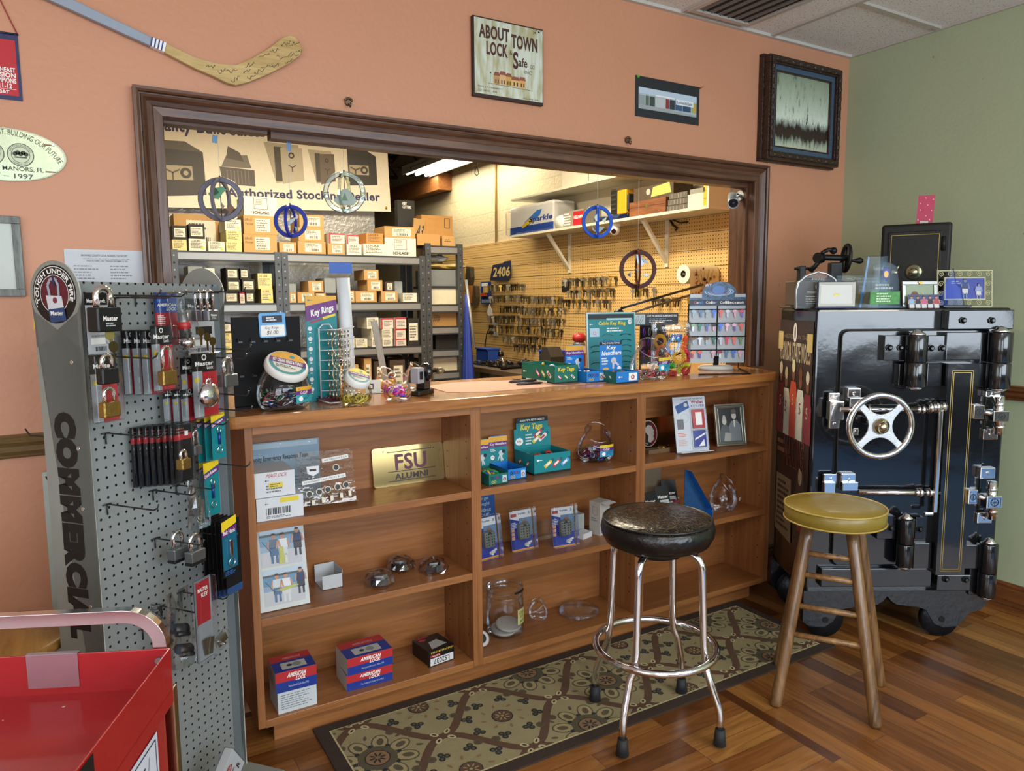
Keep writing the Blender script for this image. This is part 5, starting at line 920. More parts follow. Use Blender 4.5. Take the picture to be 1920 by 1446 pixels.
b = B(); pm = planet_m(); pts = [(-w_/2,.29),(w_/2,.29),(w_/2,.345),(w_*.31,.345)]+[(.005+.060*math.cos(a),.345+.055*math.sin(a)) for a in [PI*i/16 for i in range(17)]]+[(-w_/2,.345)]; b.at(front(0,0,0)); b.prism(pts,0,.003,pm); b.at(front(0,-.003,0)); b.rect(-w_/2,.294,w_/2,.318,mat('1a2636',.4),1)
x = -w_*.42
for ch,c in zip('Cool Color Collection',['d86a5a','e8e8e8','5aa8e8','3a6ac0','','e8e8e8','e8d8d8','e8e8e8','d8d8e8','5a8ad8',''] + ['eef2f4']*10):
    if ch != ' ': b.text(ch,x,.300,x+.0075,.312 if ch in 'Cl' else .309,c or WHT,2,.03)
    x += .0082
b.disc(.002,.362,.022,mat('2a68b8',.3),2,.020); b.rim(.004,.355,.038,.042,mat('bcd4ee',.3),3,.38,30,-2.9,.6); b.rim(.004,.355,.046,.051,mat('8ab8e8',.3),3,.38,36,-3.3,.9); b.rim(.004,.355,.030,.033,mat('c898b8',.3),3,.38,24,-2.9,.2); b.text('JET',-.045,.378,-.022,.390,WHT,3,.02); b.rect(-w_/2+.002,.328,-w_*.28,.344,'c8d0d8',2); b.rect(w_*.3,.330,w_/2-.002,.344,'b8c4cc',2); b.build('planet_sign',t)
for j in range(4): b = B(); b.box(-w_/2,w_/2,-.004,0,.272-j*.062,.277-j*.062,bk); b.build('hook_rail',t)
KC = ['c02a4a','2a6a5a','5a4a9a','6a4a2a','c89aa8','8aa0a8','4a6a8a','d05a4a','a8385a','d87a5a','c8ccd0','3a6ac0','20242a','b8b4c0','7aa07a','d8a8b8','e0e4e8','9a5ab0']; r_ = random.Random(21)
def key_shape(b,c,s,m,m2=None):
    b.at(frame(c,(1,.15*r_.uniform(-1,1),.08*r_.uniform(-1,1)),(0,0,1))); b.prism([(s*.36*math.cos(a),-s*.25+s*.30*math.sin(a)) for a in [2*PI*k/10 for k in range(10)]],-.0009,.0009,m); b.prism([(-s*.14,-s*.5),(s*.14,-s*.5),(s*.14,-s*1.35),(s*.04,-s*1.5),(-s*.05,-s*1.4),(-s*.14,-s*1.15)],-.0008,.0008,m2 or m); b.m = Matrix.Identity(4)
for j in range(4):
    for i in range(8):
        if j == 3 and i == 2: continue
        m = mat(r_.choice(KC),.3,.2); b = B(); key_shape(b,(-w_/2+.014+i*.0235,-.012,.272-j*.062),.024,m,mat(r_.choice(KC),.3,.3) if r_.random() < .3 else m); b.build('decorated_key',t)
# bent black wire stand
q = [onz(x,y,CT+.003) for x,y in ((1316,702),(1407,701),(1384,690))]; b = B(); b.tube([q[0]-Vector((.02,0,0)),q[0],(q[0]+q[1])/2,q[1],q[2],q[2]+Vector((.0,.0,.03)),q[2]+Vector((.012,.01,.06))],.003,bk,8); o = b.build('wire_stand'); o.data.transform(Matrix.Translation(-q[1])); o.location = q[1]; tag(o,'bent black wire stand foot lying at the right end of the worktop','stand')
# ================================================================= GOODS ON THE COUNTER SHELVES
Z1,Z2,Z3 = SH[0]+.0005,SH[1]+.0005,SH[2]+.0005
def carton(name,label,M,w,d,h,m,fa=None,ta=None,sa=None,cat='box',group=None,bevel=.0012):
    b = B(); b.box(-w/2,w/2,0,d,0,h,m)
    if fa: b.at(front(0,0,0)); fa(b,w,h)
    if ta: b.at(topf(0,0,h)); ta(b,w,d)
    if sa: b.at(frame((-w/2,d,0),(0,-1,0),(0,0,1))); sa(b,d,h)
    b.m = Matrix.Identity(4); o = b.build(name,bevel=0); o.matrix_world = M; return tag(o,label,cat,group)
def at_z(px,py,z,dx=0,dy=0): p = onz(px,py,z); return Vector((p.x+dx,p.y+dy,z))
def person(b,x,y,h,shirt,skin='b98a70',legs=None,l=4):
    s = mat(shirt,.5); k = mat(skin,.5); w = h*.16; b.pl2([(x-w,y+h*.5),(x+w,y+h*.5),(x+w*.9,y+h*.8),(x-w*.9,y+h*.8)],s,l); b.disc(x,y+h*.89,h*.075,k,l+1,h*.09,12); b.pl2([(x-w*.5,y+h*.93),(x+w*.5,y+h*.93),(x+w*.3,y+h),(x-w*.3,y+h)],mat('3a2a20',.5),l+2)
    for sgn in (-1,1): b.line(x+sgn*w*.5,y,x+sgn*w*.5,y+h*.3,w*.5,k if not legs else mat(legs,.5),l); b.line(x+sgn*w,y+h*.76,x+sgn*w*1.3,y+h*.5,w*.35,k,l+1)
    b.rect(x-w*.9,y+h*.26,x+w*.9,y+h*.52,mat(legs or 'c8c8c4',.5),l)
wb = mat('cdd0d4',.55)
def lab1(b,w,h): key_logo(b,-w*.22,h*.66,h*.07,ink,2); b.fine(-w*.2,h*.15,w*.25,h*.5,3,mat('6a6a6a',.5),2); b.rect(-w*.14,h*.36,w*.2,h*.56,mat('d8c23a',.5),3); b.fine(-w*.1,h*.38,w*.18,h*.54,2,ink,4,5,.4)
p = at_z(481,980,Z1); lo = carton('white_carton','white carton with a barcode label, lower of the two stacked beside the certificate',T(p.x+.078,p.y,Z1),.152,.17,.075,wb,lambda b,w,h: (b.bars(-w*.3,h*.25,w*.25,h*.55,ink,2,16),b.rect(0,h*.74,w*.4,h*.95,mat('d8c23a',.5),2),key_logo(b,-w*.32,h*.74,h*.07,ink,3),b.fine(-w*.3,h*.08,w*.3,h*.2,2,mat('6a6a6a',.5),2)))
carton('white_carton','white carton with red handwriting, upper of the two stacked beside the certificate',T(p.x+.064,p.y+.008,Z1+.0765),.134,.16,.083,wb,lambda b,w,h: (b.text('MAGLOCK',-w*.2,h*.78,w*.3,h*.93,mat('b02a2a',.5),2,0,.4),lab1(b,w,h)))
# certificate in clear sleeve
q0 = ony(475,830,2.655); q1 = ony(597,820,2.655); t = thing('certificate','blue tinted emergency team certificate leaning in a clear sleeve at the back','certificate',T(.545,2.64,Z1)@RX(-.06)); b = B(); b.box(-.07,q1.x-.545,0,.002,0,q1.z-Z1,mat('8ea6b8',.4,var=.1,sc=6)); wv = q1.x-.545; hv = q1.z-Z1; b.at(front(0,0,0)); b.rect(-.066,hv*.9,wv-.006,hv-.004,mat('b4c4cc',.4),1); b.text('Community Emergency Response Team',-.069,hv*.68,wv*.8,hv*.78,ink,2,.02); b.text('USA',-.0,hv*.52,.03,hv*.62,mat('54506a',.5),2); b.disc(.042,hv*.57,.008,mat('b03a5a',.5),2); b.fine(-.04,hv*.2,wv*.85,hv*.48,5,mat('5a6a78',.5),2,4,.3); b.build('sheet',t); b = B(); b.box(-.0725,wv+.003,-.003,-.002,0,hv,glassy('f4f8fa',.08)); b.build('sleeve',t)
# acrylic cam-lock easel
p0 = at_z(572,955,Z1); t = thing('cam_lock_display','clear acrylic easel of cam locks with hanging keys and white price strips','display',M4((p0.x+.09,p0.y+.025,Z1),-.12,-.28)); ac = glassy('d8cfc8',.2); w_,h_ = .20,.19; b = B(); b.box(-w_/2,w_/2,-.0015,.0015,0,h_,ac); b.box(-w_/2,w_/2,-.035,0,0,.002,ac); b.build('acrylic_panel',t)
for z,txt,x0,x1 in ((.148,'ACE CAM LOCK $15.00',-.01,.085),(.082,'STANDARD CAM LOCKS $7.50',-.085,.07)): b = B(); b.at(front(0,-.0016,z)@RZ(.10)); b.rect(x0,0,x1,.014,mat('dcdcd8',.4),1); b.text(txt,x0+.008,.003,x1-.006,.010,ink,2); b.build('price_strip',t)
b = B(); b.at(front(-.045,-.0016,.12)); b.pl2([(-.022,.018),(.022,.018),(.02,-.006),(0,-.018),(-.02,-.006)],mat('d8d8d8',.4),1); b.rect(-.012,0,.012,.008,'1a1a30',2); b.build('trade_label',t)
for i,(x,z) in enumerate(((.035,.125),(-.065,.04),(-.03,.045),(.0,.05),(.035,.055),(.065,.06))):
    b = B(); b.cyl((x,-.001,z),(x,-.014,z),.012,nickel,n=16); b.cyl((x,-.014,z),(x,-.016,z),.009,mat('2c2c30',.3,.8),n=16); lk = b.build('cam_lock',t)
    if i:
        b = B(); b.tube([(x+.005+.008*math.cos(a),-.02,z-.012+.008*math.sin(a)) for a in [2*PI*k/10 for k in range(10)]],.001,nickel,5,closed=True); b.at(T(x+.01,-.02,z-.022)); b.box(-.005,.005,-.001,.001,-.018,0,nickel); b.build('key',lk)
for k in (.07,.0): b = B(); x = .075 if k else -.075; b.tube([(x+.011*math.cos(a),-.002,.125+.011*math.sin(a)) for a in [2*PI*i/16 for i in range(16)]],.0012,ac,5,closed=True); b.build('spare_hole',t)
# FSU alumni plate
p = onz(697,914,Z1); q = ony(824,829,2.66); t = thing('license_plate','gold mirrored licence plate reading FSU ALUMNI leaning on the shelf back','plate',M4((p.x+.15,2.64,Z1),.0,-.12)); w_,h_ = .30,.152; gm = mat('9c8658',.14,1,var=.15,sc=5)
b = B(); b.at(Matrix(((1,0,0,0),(0,0,-1,0),(0,1,0,0),(0,0,0,1)))); b.prism(rrect(-w_/2,w_/2,0,h_,.012),0,.0015,gm); b.at(front(0,-.0015,0)); mr = mat('5a1830',.4)
b.text('FSU',-.058,.058,.075,.122,mr,3,.02); b.text('ALUMNI',-.062,.022,.078,.046,mat('2c1410',.4),3,.02)
for z in (.130,.053,.016): b.rect(-.09,z,.11,z+.003,mat('2c1410',.4),2)
b.build('plate_face',t)
for x,z in ((-.1,.135),(.1,.135),(-.1,.012),(.1,.012)): b = B(); b.cyl((x,-.002,z),(x,-.005,z),.005,gm,n=10); b.build('screw_cap',t)
# photo collage
p = at_z(505,1162,Z2); t = thing('photo_collage','white board with two fishing-trip photos leaning on the middle shelf','photograph',M4((.562,2.458,Z2+.002),.0,-.20)); w_,h_ = .166,.288; b = B(); b.box(-w_/2,w_/2,0,.008,0,h_,mat('c4c8c4',.5)); b.build('mount_board',t)
for z0,z1,sc_ in ((.016,.135,0),(.145,.272,1)):
    b = B(); b.at(front(0,-.0002,0)); x0,x1 = -w_/2+.016,w_/2-.014; b.rect(x0,z0,x1,z1,mat('7f96aa',.3),1); b.rect(x0,z0+(z1-z0)*.55,x1,z0+(z1-z0)*.85,mat('4f7d9c',.3,var=.2),2); b.rect(x0,z0+(z1-z0)*.80,x1,z0+(z1-z0)*.88,mat('3a4c42',.4,var=.3),3); b.rect(x0,z0+(z1-z0)*.86,x1,z1,mat('a9bccb',.3),3); b.rect(x0,z0,x1,z0+(z1-z0)*.4,mat('b4b4b8',.4),2)
    H_ = (z1-z0); person(b,-.022,z0+H_*.08,H_*.8,'c0c8cc' if not sc_ else '5a6a7c',legs='4a6a8a'); person(b,.008,z0+H_*.05,H_*.82,'d4d8da',legs='c8ccc8'); person(b,.058,z0+H_*.2,H_*.75,'2c3a5a',legs='3a3a40')
    b.pl2([(-.03,z0+H_*.42),(.04,z0+H_*.5),(.05,z0+H_*.46),(.0,z0+H_*.36)] if not sc_ else [(-.01,z0+H_*.05),(.012,z0+H_*.05),(.008,z0+H_*.5),(-.004,z0+H_*.5)],mat('b0b050',.4),8); b.line(-.06,z0+H_*.7,-.03,z0+H_*.35,.001,ink,7)
    b.build('photo_print',t)
p = at_z(612,1102,Z2); b = B(); cb = mat('b9bcbe',.6); W2,D2,H2 = .075,.10,.065
for q in ((-.02,.055,0,.0015,0,H2*.8),(.0535,.055,0,D2,0,H2),(-.02,.055,D2-.0015,D2,0,H2),(-.02,.055,0,D2,0,.0015)): b.box(*q,cb)
b.build('cut_box'); o = bpy.data.objects['cut_box']; o.location = (p.x,2.545,Z2); tag(o,'small open white box standing behind the photo collage','box')
# bagged combination locks
for i,(px,py,rz,dy,lab) in enumerate(((718,1104,-.45,-.01,'bagged black combination lock nearest the shelf edge, leftmost of three'),(765,1082,-.6,.035,'bagged black combination lock lying in the middle of three'),(822,1080,-.35,.0,'bagged black combination lock lying apart on the right'))):
    p = at_z(px,py,Z2); t = thing('combination_lock',lab,'lock',M4((p.x,p.y+.045+dy,Z2),rz)); bk_ = mat('18191c',.3,coat=.4)
    b = B(); b.box(-.030,.030,-.022,.022,.004,.034,bk_); b.tube([(-.02,.02,.018),(-.02,.05,.018),(-.012,.062,.018),(.012,.062,.018),(.02,.05,.018),(.02,.02,.018)],.005,bk_,8); b.build('lock_body',t,bevel=.006);
    b = B(); b.box(-.016,.016,-.014,.002,.034,.040,mat('a8aaac',.3,.5));
    for k in range(4): b.box(-.014+k*.0075,-.009+k*.0075,-.013,.001,.040,.042,mat('1c1c1e',.4))
    b.build('number_dial',t,bevel=.001)
    b = B(); r_ = random.Random(i); rings = []
    for zz,f in ((0,1.2),(.012,1.3),(.03,1.15),(.045,.9),(.049,.4)): rings.append([b.pt((.042*f*math.cos(a)*(1+.15*r_.uniform(-1,1)),.042*f*math.sin(a)*(1+.15*r_.uniform(-1,1))+.012,zz+.0012+(.003*r_.uniform(0,1) if zz else 0))) for a in [2*PI*k/18 for k in range(18)]])
    b.skin(rings,glassy('eef2f6',.5,.06),caps=False,sm=False); b.build('plastic_bag',t)
# american lock cartons
navy = mat('1c3488',.4); redc = mat('b42a2e',.4)
def am_f(b,w,h): b.rect(-w/2,0,w/2,h*.5,navy,1); b.rect(-w/2,h*.5,w/2,h,redc,1); b.text('AMERICAN',-w*.22,h*.68,w*.22,h*.9,WHT,2,.04,.25); b.text('LOCK',-w*.02,h*.46,w*.22,h*.66,WHT,2,.04,.25); b.text('The Locksmith\u2019s Lock  Since 1912',-w*.2,h*.2,w*.3,h*.3,'c8ccd8',2)
def am_t(b,w,d): b.rect(-w/2,0,w/2,d*.62,navy,1); b.rect(-w/2,d*.62,w/2,d,redc,1); b.text('AMERICAN LOCK',-w*.2,d*.7,w*.25,d*.82,'d8a0a0',2,.02,.2); b.pl2([(x*w,y*d) for x,y in ((-.3,.12),(.3,.12),(.3,.5),(-.3,.5))],mat('b8bcb8',.4),2); b.disc(.08*w,.31*d,d*.12,mat('8a908a',.4),3); b.disc(-.1*w,.31*d,d*.07,'30343a',3)
p = at_z(521,1341,Z3); wbx = mat('c3cacd',.5)
carton('lock_carton','plain white lock carton with fine print under the single AMERICAN LOCK box',T(p.x+.068,p.y,Z3),.132,.12,.075,wbx,lambda b,w,h: b.fine(-w*.42,h*.15,w*.4,h*.9,7,mat('6a7074',.5),2,6,.3))
carton('lock_carton','red and blue AMERICAN LOCK carton standing on the plain white carton',T(p.x+.066,p.y-.003,Z3+.0755)@RZ(-.03),.138,.125,.072,mat('b4b0a8',.6),am_f,am_t,lambda b,w,h: b.fine(w*.15,h*.2,w*.85,h*.8,4,mat('7a7672',.5),1))
p = at_z(648,1299,Z3)
carton('lock_carton','red and blue AMERICAN LOCK carton, lower of the stacked pair',T(p.x+.092,p.y,Z3)@RZ(-.02),.172,.13,.060,mat('b4b0a8',.6),am_f,am_t); carton('lock_carton','red and blue AMERICAN LOCK carton, upper of the stacked pair',T(p.x+.095,p.y-.002,Z3+.0605)@RZ(.01),.172,.13,.062,mat('b4b0a8',.6),am_f,am_t)
p = at_z(804,1251,Z3); carton('lock_carton','black lock carton reading LS2037 upside down at the right of the bottom shelf',T(p.x+.055,p.y,Z3)@RZ(.12),.115,.125,.062,mat('141214',.35),lambda b,w,h: (b.rect(-w*.44,h*.06,w*.46,h*.52,'d4d4d4',2),[b.at(b.m@T(0,h*.29,0)@RZ(PI)@T(0,-h*.29,0))],b.text('LS2037',-w*.3,h*.13,w*.32,h*.45,ink,3,.02),b.text('LSDA',w*.1,-h*.12,w*.38,-h*.02,'d8c8c8',4,.02),b.rect(w*.05,-h*.15,w*.44,h*.0,'a82a30',2),[b.rect(-w*.46+k*w*.06,-h*.36,-w*.43+k*w*.06,-h*.24,'c8a030',2) for k in range(15)]),lambda b,w,d: (b.pl2([(-w*.3,d*.1),(w*.35,d*.2),(w*.2,d*.62),(-w*.15,d*.55)],mat('a8aaa6',.4),2),b.disc(-w*.25,d*.78,w*.14,'a03038',2,w*.08),b.rect(-w*.4,d*.9,w*.1,d*.96,'a03038',2)),lambda b,w,h: [b.rect(k*w*.06,0,k*w*.06+.003,h*.08,'c8a030',1) for k in range(16)])
# ---- middle bay
for px,py,c1,lab,fill in ((917,912,mat('0c6a60',.4),'green Key Identifiers box full of coloured rings at the left of the middle bay',(['c8402a','2a5ab0','e0c02a','2a9a5a'],26)),(953,902,teal,'teal Key Identifiers box beside the Key Tags box in the middle bay',None)):
    p = at_z(px,py,Z1); display_box('display_box',lab,M4((p.x+.042,p.y+.075,Z1)),.088,.15,.045,.155,c1 if fill else blu2,ki_front,lambda b,w,hb,h: (b.rect(-w/2,h*.3,w/2,hb*.72,teal,1),ki_head(b,w,hb,h,'x')),fill=fill)
def kt_head(b,w,hb,h):
    b.rect(-w/2,hb*.90,w/2,hb,mat('10161c',.4),1); b.text('IDENTIFY KEYS EASILY!',-w*.38,hb*.925,w*.38,hb*.965,WHT,2,.02,.2); b.text('Key Tags',-w*.38,hb*.72,w*.30,hb*.87,yel,2,.03,.15); b.disc(-w*.42,hb*.53,w*.12,WHT,2,w*.10); b.text('69\u00a2',-w*.49,hb*.50,-w*.36,hb*.56,ink,3); b.fine(-w*.22,hb*.44,w*.05,hb*.68,4,WHT,2,3,.4)
    for dx,dy,c in ((.18,.66,'b83a50'),(.12,.55,'c8b83a'),(.32,.58,'e8e4e0')): keytag_art(b,w*dx,hb*dy,w*.15,c,.6)
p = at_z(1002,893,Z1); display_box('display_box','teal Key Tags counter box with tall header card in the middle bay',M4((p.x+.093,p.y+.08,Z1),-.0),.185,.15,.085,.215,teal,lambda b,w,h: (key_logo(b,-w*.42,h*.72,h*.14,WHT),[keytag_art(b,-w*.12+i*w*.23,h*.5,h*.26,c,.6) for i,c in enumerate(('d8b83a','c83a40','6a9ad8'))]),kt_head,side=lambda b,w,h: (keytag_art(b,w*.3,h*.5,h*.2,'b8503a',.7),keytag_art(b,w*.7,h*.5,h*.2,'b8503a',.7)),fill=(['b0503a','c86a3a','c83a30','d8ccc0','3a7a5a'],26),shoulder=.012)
p = at_z(1131,868,Z1); fishbowl('candy_jar','open clear jar of metallic clips on the top shelf of the middle bay',(p.x,p.y+.055,Z1),.086,-.25,fill=(['5a1a4a','2a3a9a','3a6a4a','a02a3a','1a1a20','b8b4b8','8a2a8a'],.6,90,15,'clip'),tag_=('C-CLIP','d8c02a','6a2a78','2a8ab0',-.1,.35,.95,.6),tilt=.7)
def keysafe(px,py,rz,lab,sc=1):
    p = at_z(px,py,Z2); t = thing('key_safe_pack',lab,'blister pack',M4((p.x,p.y+.03,Z2+.001),rz,-.14)); w_,h_ = .105*sc,.165*sc; b = B(); b.box(-w_/2,w_/2,0,.0012,0,h_,mat('c8cdd4',.4)); b.at(front(0,-.0002,0)); b.pl2([(-w_/2,h_*.82),(w_/2,h_*.62),(w_/2,0),(-w_/2,0)],mat('1c2c8c',.35),1); b.rect(-w_*.1,h_*.35,w_/2,h_*.80,mat('56749a',.4,var=.4,sc=70),2); b.disc(w_*.15,h_*.66,w_*.13,mat('7a5a48',.5),3); b.rect(w_*.2,h_*.4,w_*.42,h_*.6,mat('5a6a4a',.5,var=.4,sc=90),3)
    b.text('KeySafe',-w_*.12,h_*.88,w_*.22,h_*.94,'2a3a7a',2,.02); b.rect(-w_*.46,h_*.85,-w_*.2,h_*.93,'a03a3a',2); b.fine(-w_*.48,h_*.56,-w_*.15,h_*.72,4,'c8d0e0',2); b.text('3',w_*.34,h_*.88,w_*.42,h_*.95,ink,3)
    for k in range(3): b.rect(-w_*.48,h_*(.28+k*.1),-w_*.34,h_*(.36+k*.1),mat('c8906a',.4),3)
    b.rect(-w_/2,0,w_/2,h_*.025,mat('d89a3a',.4),3);
    for k in range(3): b.line(w_*.1,h_*.12,w_*(.28+k*.08),h_*(.06+k*.06),.008,mat('c8c8c0',.4),3)
    b.build('backing_card',t); b = B(); b.box(-.026*sc,.026*sc,-.03,-.002,h_*.28,h_*.68,mat('6b6f6c',.4,.3)); o = b.build('key_safe',t,bevel=.008,seg=3); b = B(); b.at(front(0,-.0302,h_*.28))
    for r in range(5):
        for c_ in (-1,1): b.disc(c_*.008,.012+r*.011,.0035,mat('1a1a1c',.4),1,n=8); b.disc(c_*.019,.012+r*.011,.003,mat('1a1a1c',.4),1,n=8)
    b.disc(0,.06,.006,mat('1a1a1c',.4),1); b.build('button_pad',o); b = B(); r = .004; b.box(-w_/2-r,w_/2+r,-.036,.003,-.0005,h_+.012,clear); b.build('clear_blister',t,bevel=.004)
keysafe(922,1052,.12,'key safe blister pack at the left end of the middle shelf, centre bay'); keysafe(988,1035,.0,'key safe blister pack in the middle of three'); keysafe(1066,1028,-.12,'key safe blister pack nearest the white boxes')
p = at_z(935,1015,Z2); b = B(); b.box(-.075,.085,0,.003,0,.245,mat('1c4a88',.35)); b.at(front(0,0,0)); b.pl2([(-.075,.23),(-.01,.245),(-.03,.16),(-.075,.14)],mat('8a9098',.4),1)
for s_,y,x1 in (('Ever get',.205,.055),('caught',.182,.06),('without',.158,.065),('your',.134,.055),('key?',.112,.055)): b.text(s_,x1-.055,y,x1,y+.017,'b8ccd8',2,0)
b.text('KeySafe',-.02,.065,.06,.09,mat('c8b83a',.4),2,.03); b.m = Matrix.Identity(4); tag(b.build('poster_card'),'blue card asking Ever get caught without your key, behind the blister packs','card'); bpy.data.objects['poster_card'].matrix_world = M4((1.40,2.625,Z2),0,-.08)
p = at_z(1100,1013,Z2); carton('small_white_box','small flat white box lying before the open white carton',T(p.x+.02,p.y+.02,Z2)@RZ(.3),.065,.05,.024,wb); carton('grey_box','small grey white box standing behind the flat white box',T(1.885,2.58,Z2),.05,.06,.09,mat('9a9c9c',.6))
p = at_z(1130,1008,Z2); t = thing('open_carton','tall white carton with its lid flap open and a printed padlock mark','box',M4((p.x+.035,p.y+.03,Z2),.25)); b = B(); b.box(-.035,.035,0,.06,0,.15,mat('b3b0a8',.6)); b.at(frame((-.035,.06,0),(0,-1,0),(0,0,1))); b.pline([(.02,.10),(.02,.13),(.045,.125),(.045,.095),(.032,.088),(.02,.10)],.0012,'b04a3a',2); b.fine(.012,.06,.05,.08,2,'7a7a7a',2); b.build('carton_body',t); b = B(); b.poly(((-.035,0,.15),(.035,0,.15),(.04,-.035,.145),(-.03,-.035,.145)),mat('c8c8c8',.6)); b.build('flap',t)
p = at_z(1022,1012,Z2); b = B(); b.box(-.03,.03,0,.04,0,.075,clear); tag(b.build('clear_box',loc=(p.x+.01,2.60,Z2)),'small clear plastic box between two key safe packs','box')
# bottom of middle bay: clear jar, discs, note
p = at_z(958,1193,Z3); t = thing('clear_jar','tall clear plastic jar with a yellow Coils note on its side','jar',T(p.x,2.565,Z3)); R_ = .079; b = B(); b.lathe([(.001,.002),(R_*.93,.002),(R_,.01),(R_,.15),(R_*.94,.165),(R_*.94,.18),(R_*.98,.182),(R_*.98,.205)],clear2,n=36,caps=False)
for z in (.17,.19): b.tube([(R_*.97*math.cos(a),R_*.97*math.sin(a),z) for a in [2*PI*i/36 for i in range(36)]],.0014,clear2,5,closed=True)
b.build('jar_body',t); b = B(); b.wf = lambda q: Vector(((R_+.0015+q.z)*math.sin(q.x/R_),-(R_+.0015+q.z)*math.cos(q.x/R_),q.y)); b.rect(.015,.055,.065,.12,mat('c8c67a',.6),1); b.text('Coils',.02,.1,.05,.114,ink,3,0,.3); b.text('$1.25',.026,.082,.052,.096,ink,3,0,.2); b.text('each',.026,.064,.056,.078,ink,3,0,.3); b.build('paper_note',t)
b = B(); b.wf = lambda q: Vector(((R_+.001+q.z)*math.sin(q.x/R_),(R_+.001+q.z)*-math.cos(q.x/R_),q.y)); b.rect(.0,.19,.075,.2,mat('16140f',.5),1); b.build('black_tape',t)
for i,(dx,tl) in enumerate(((-.01,.25),(.01,.35))): b = B(); b.lathe([(.001,0),(.05,0),(.055,.003),(.055,.010),(.05,.012),(.001,.009)],mat('b8b4ac',.5),n=28); o = b.build('jar_lid'); o.matrix_world = T(p.x+dx,2.565-.01*i,Z3+.010+i*.02)@RX(tl*.5); tag(o,('white plastic lid lying at the bottom of the tall clear jar','white plastic lid tilted on top of the other lid in the tall jar')[i],'lid')
p = at_z(1089,1152,Z3); b = B(); b.lathe([(.001,.0),(.085,.0),(.09,.004),(.09,.016),(.075,.018),(.07,.028),(.001,.028)],clear2,n=36,caps=False); b.tube([(-.02,0,.03),(.02,0,.03)],.003,clear2,6); tag(b.build('round_lid',loc=(p.x+.005,2.56,Z3)),'round clear plastic lid lying on the bottom shelf of the middle bay','lid')
p = at_z(1003,1160,Z3); fishbowl('candy_jar','small clear jar standing behind the tall clear jar on the bottom shelf',(p.x+.015,2.605,Z3),.045,-1.2)
p = at_z(907,1188,Z3); b = B(); b.lathe([(.02,0),(.032,0),(.034,.004),(.026,.008),(.02,.006)],mat('c8c4bc',.5),n=24,caps=False); b.cyl((0,0,.001),(0,0,.004),.02,ink,n=20); o = b.build('ring_lid'); o.matrix_world = T(1.337,2.5,Z3+.034)@RX(.9); tag(o,'small white ring lid propped at the left of the bottom shelf, middle bay','lid')
# ---- right bay
p = at_z(1225,862,Z1); t = thing('license_plate','gold plate with a maroon and black oval emblem leaning in the right bay','plate',M4((2.372,2.64,Z1+.001),0,-.12)); b = B(); b.at(Matrix(((1,0,0,0),(0,0,-1,0),(0,1,0,0),(0,0,0,1)))); b.prism(rrect(-.145,.145,0,.15,.01),0,.0015,gm); b.at(front(0,-.0016,.075)); b.disc(-.035,0,.056,mat('1a1214',.4),1,.064,32); b.rim(-.035,0,.053,.056,'b8a890',2,1.14,32)
b.m = b.m@T(-.005,0,0); b.pl2([(-.03+.053*math.cos(a),.060*math.sin(a)) for a in [-1.3+2.6*i/12 for i in range(13)]],mat('5a1020',.4),2); b.pl2([(-.045,.03),(-.03,.042),(-.008,.036),(.0,.02),(.008,.012),(.002,.006),(.006,-.006),(.0,-.014),(.004,-.03),(-.02,-.045),(-.035,-.038),(-.03,-.01),(-.05,.01)],mat('9a9088',.4),3)
b.text('FLORIDA STATE',0,0,1,.006,'b8a890',3,0,0,(-.03,0,.046,PI*1.05,PI*1.45)); b.disc(-.065,-.01,.005,'b8b4b0',3); b.pline([(-.05,.045),(-.062,.038),(-.06,.026),(-.048,.03)],.004,'9a9088',3); b.build('plate_face',t)
p = at_z(1215,853,Z1); t = thing('gift_box','small wooden box tied with twine and keys at the left of the right bay','box',T(p.x+.07,p.y,Z1)); b = B(); b.box(-.065,.065,0,.04,0,.02,mat('6a5236',.5,var=.3)); b.build('box_body',t); b = B(); b.tube([(.0,-.001,.001),(.0,-.001,.022),(.0,.041,.022)],.0015,kraftD,5); b.tube([(.0,.01,.024),(-.015,.005,.03),(.0,.015,.024),(.015,.02,.03),(0,.01,.024)],.0014,kraftD,5); b.build('twine',t); b = B(); b.cyl((.035,.015,.021),(.035,.015,.027),.014,brass,n=16); b.box(.0,.03,.012,.018,.021,.025,brass); b.build('brass_key',t)
p = at_z(1300,852,Z1); t = thing('wallet_key_display','white Wallet Key-Per display card with red and blue holders','display card',M4((p.x+.03,p.y+.03,Z1+.0012),-.20,-.20)); w_,h_ = .175,.262
b = B(); b.box(-w_/2,w_/2,0,.003,0,h_,mat('c2c8d0',.35)); b.box(-w_/2,w_/2,-.04,0,0,.003,mat('c2c8d0',.35)); b.at(front(0,0,0)); b.text('WALLET KEY HOLDER 100',-w_*.25,h_*.945,w_*.42,h_*.97,ink,1); b.text('Wallet',w_*.05,h_*.865,w_*.44,h_*.925,mat('8c2030',.4),1,.03); b.text('KEY-PER',w_*.05,h_*.80,w_*.47,h_*.85,mat('24407a',.4),1,.01)
b.at(b.m); b.pl2([(-w_*.45,h_*.84),(-w_*.05,h_*.93),(.0,h_*.80),(-w_*.38,h_*.70)],mat('24508c',.4),1); b.disc(-w_*.12,h_*.85,.010,'b8b8b4',2); b.rim(-w_*.18,h_*.62,.020,.021,'8a929a',1); b.rect(-w_*.42,h_*.42,-w_*.22,h_*.6,mat('6a6a70',.5,var=.4,sc=90),1); b.fine(-w_*.42,h_*.28,-w_*.12,h_*.36,3,'c86a5a',1); b.fine(-w_*.42,h_*.12,-w_*.1,h_*.24,4,'c89a8a',1); b.build('display_card',t)
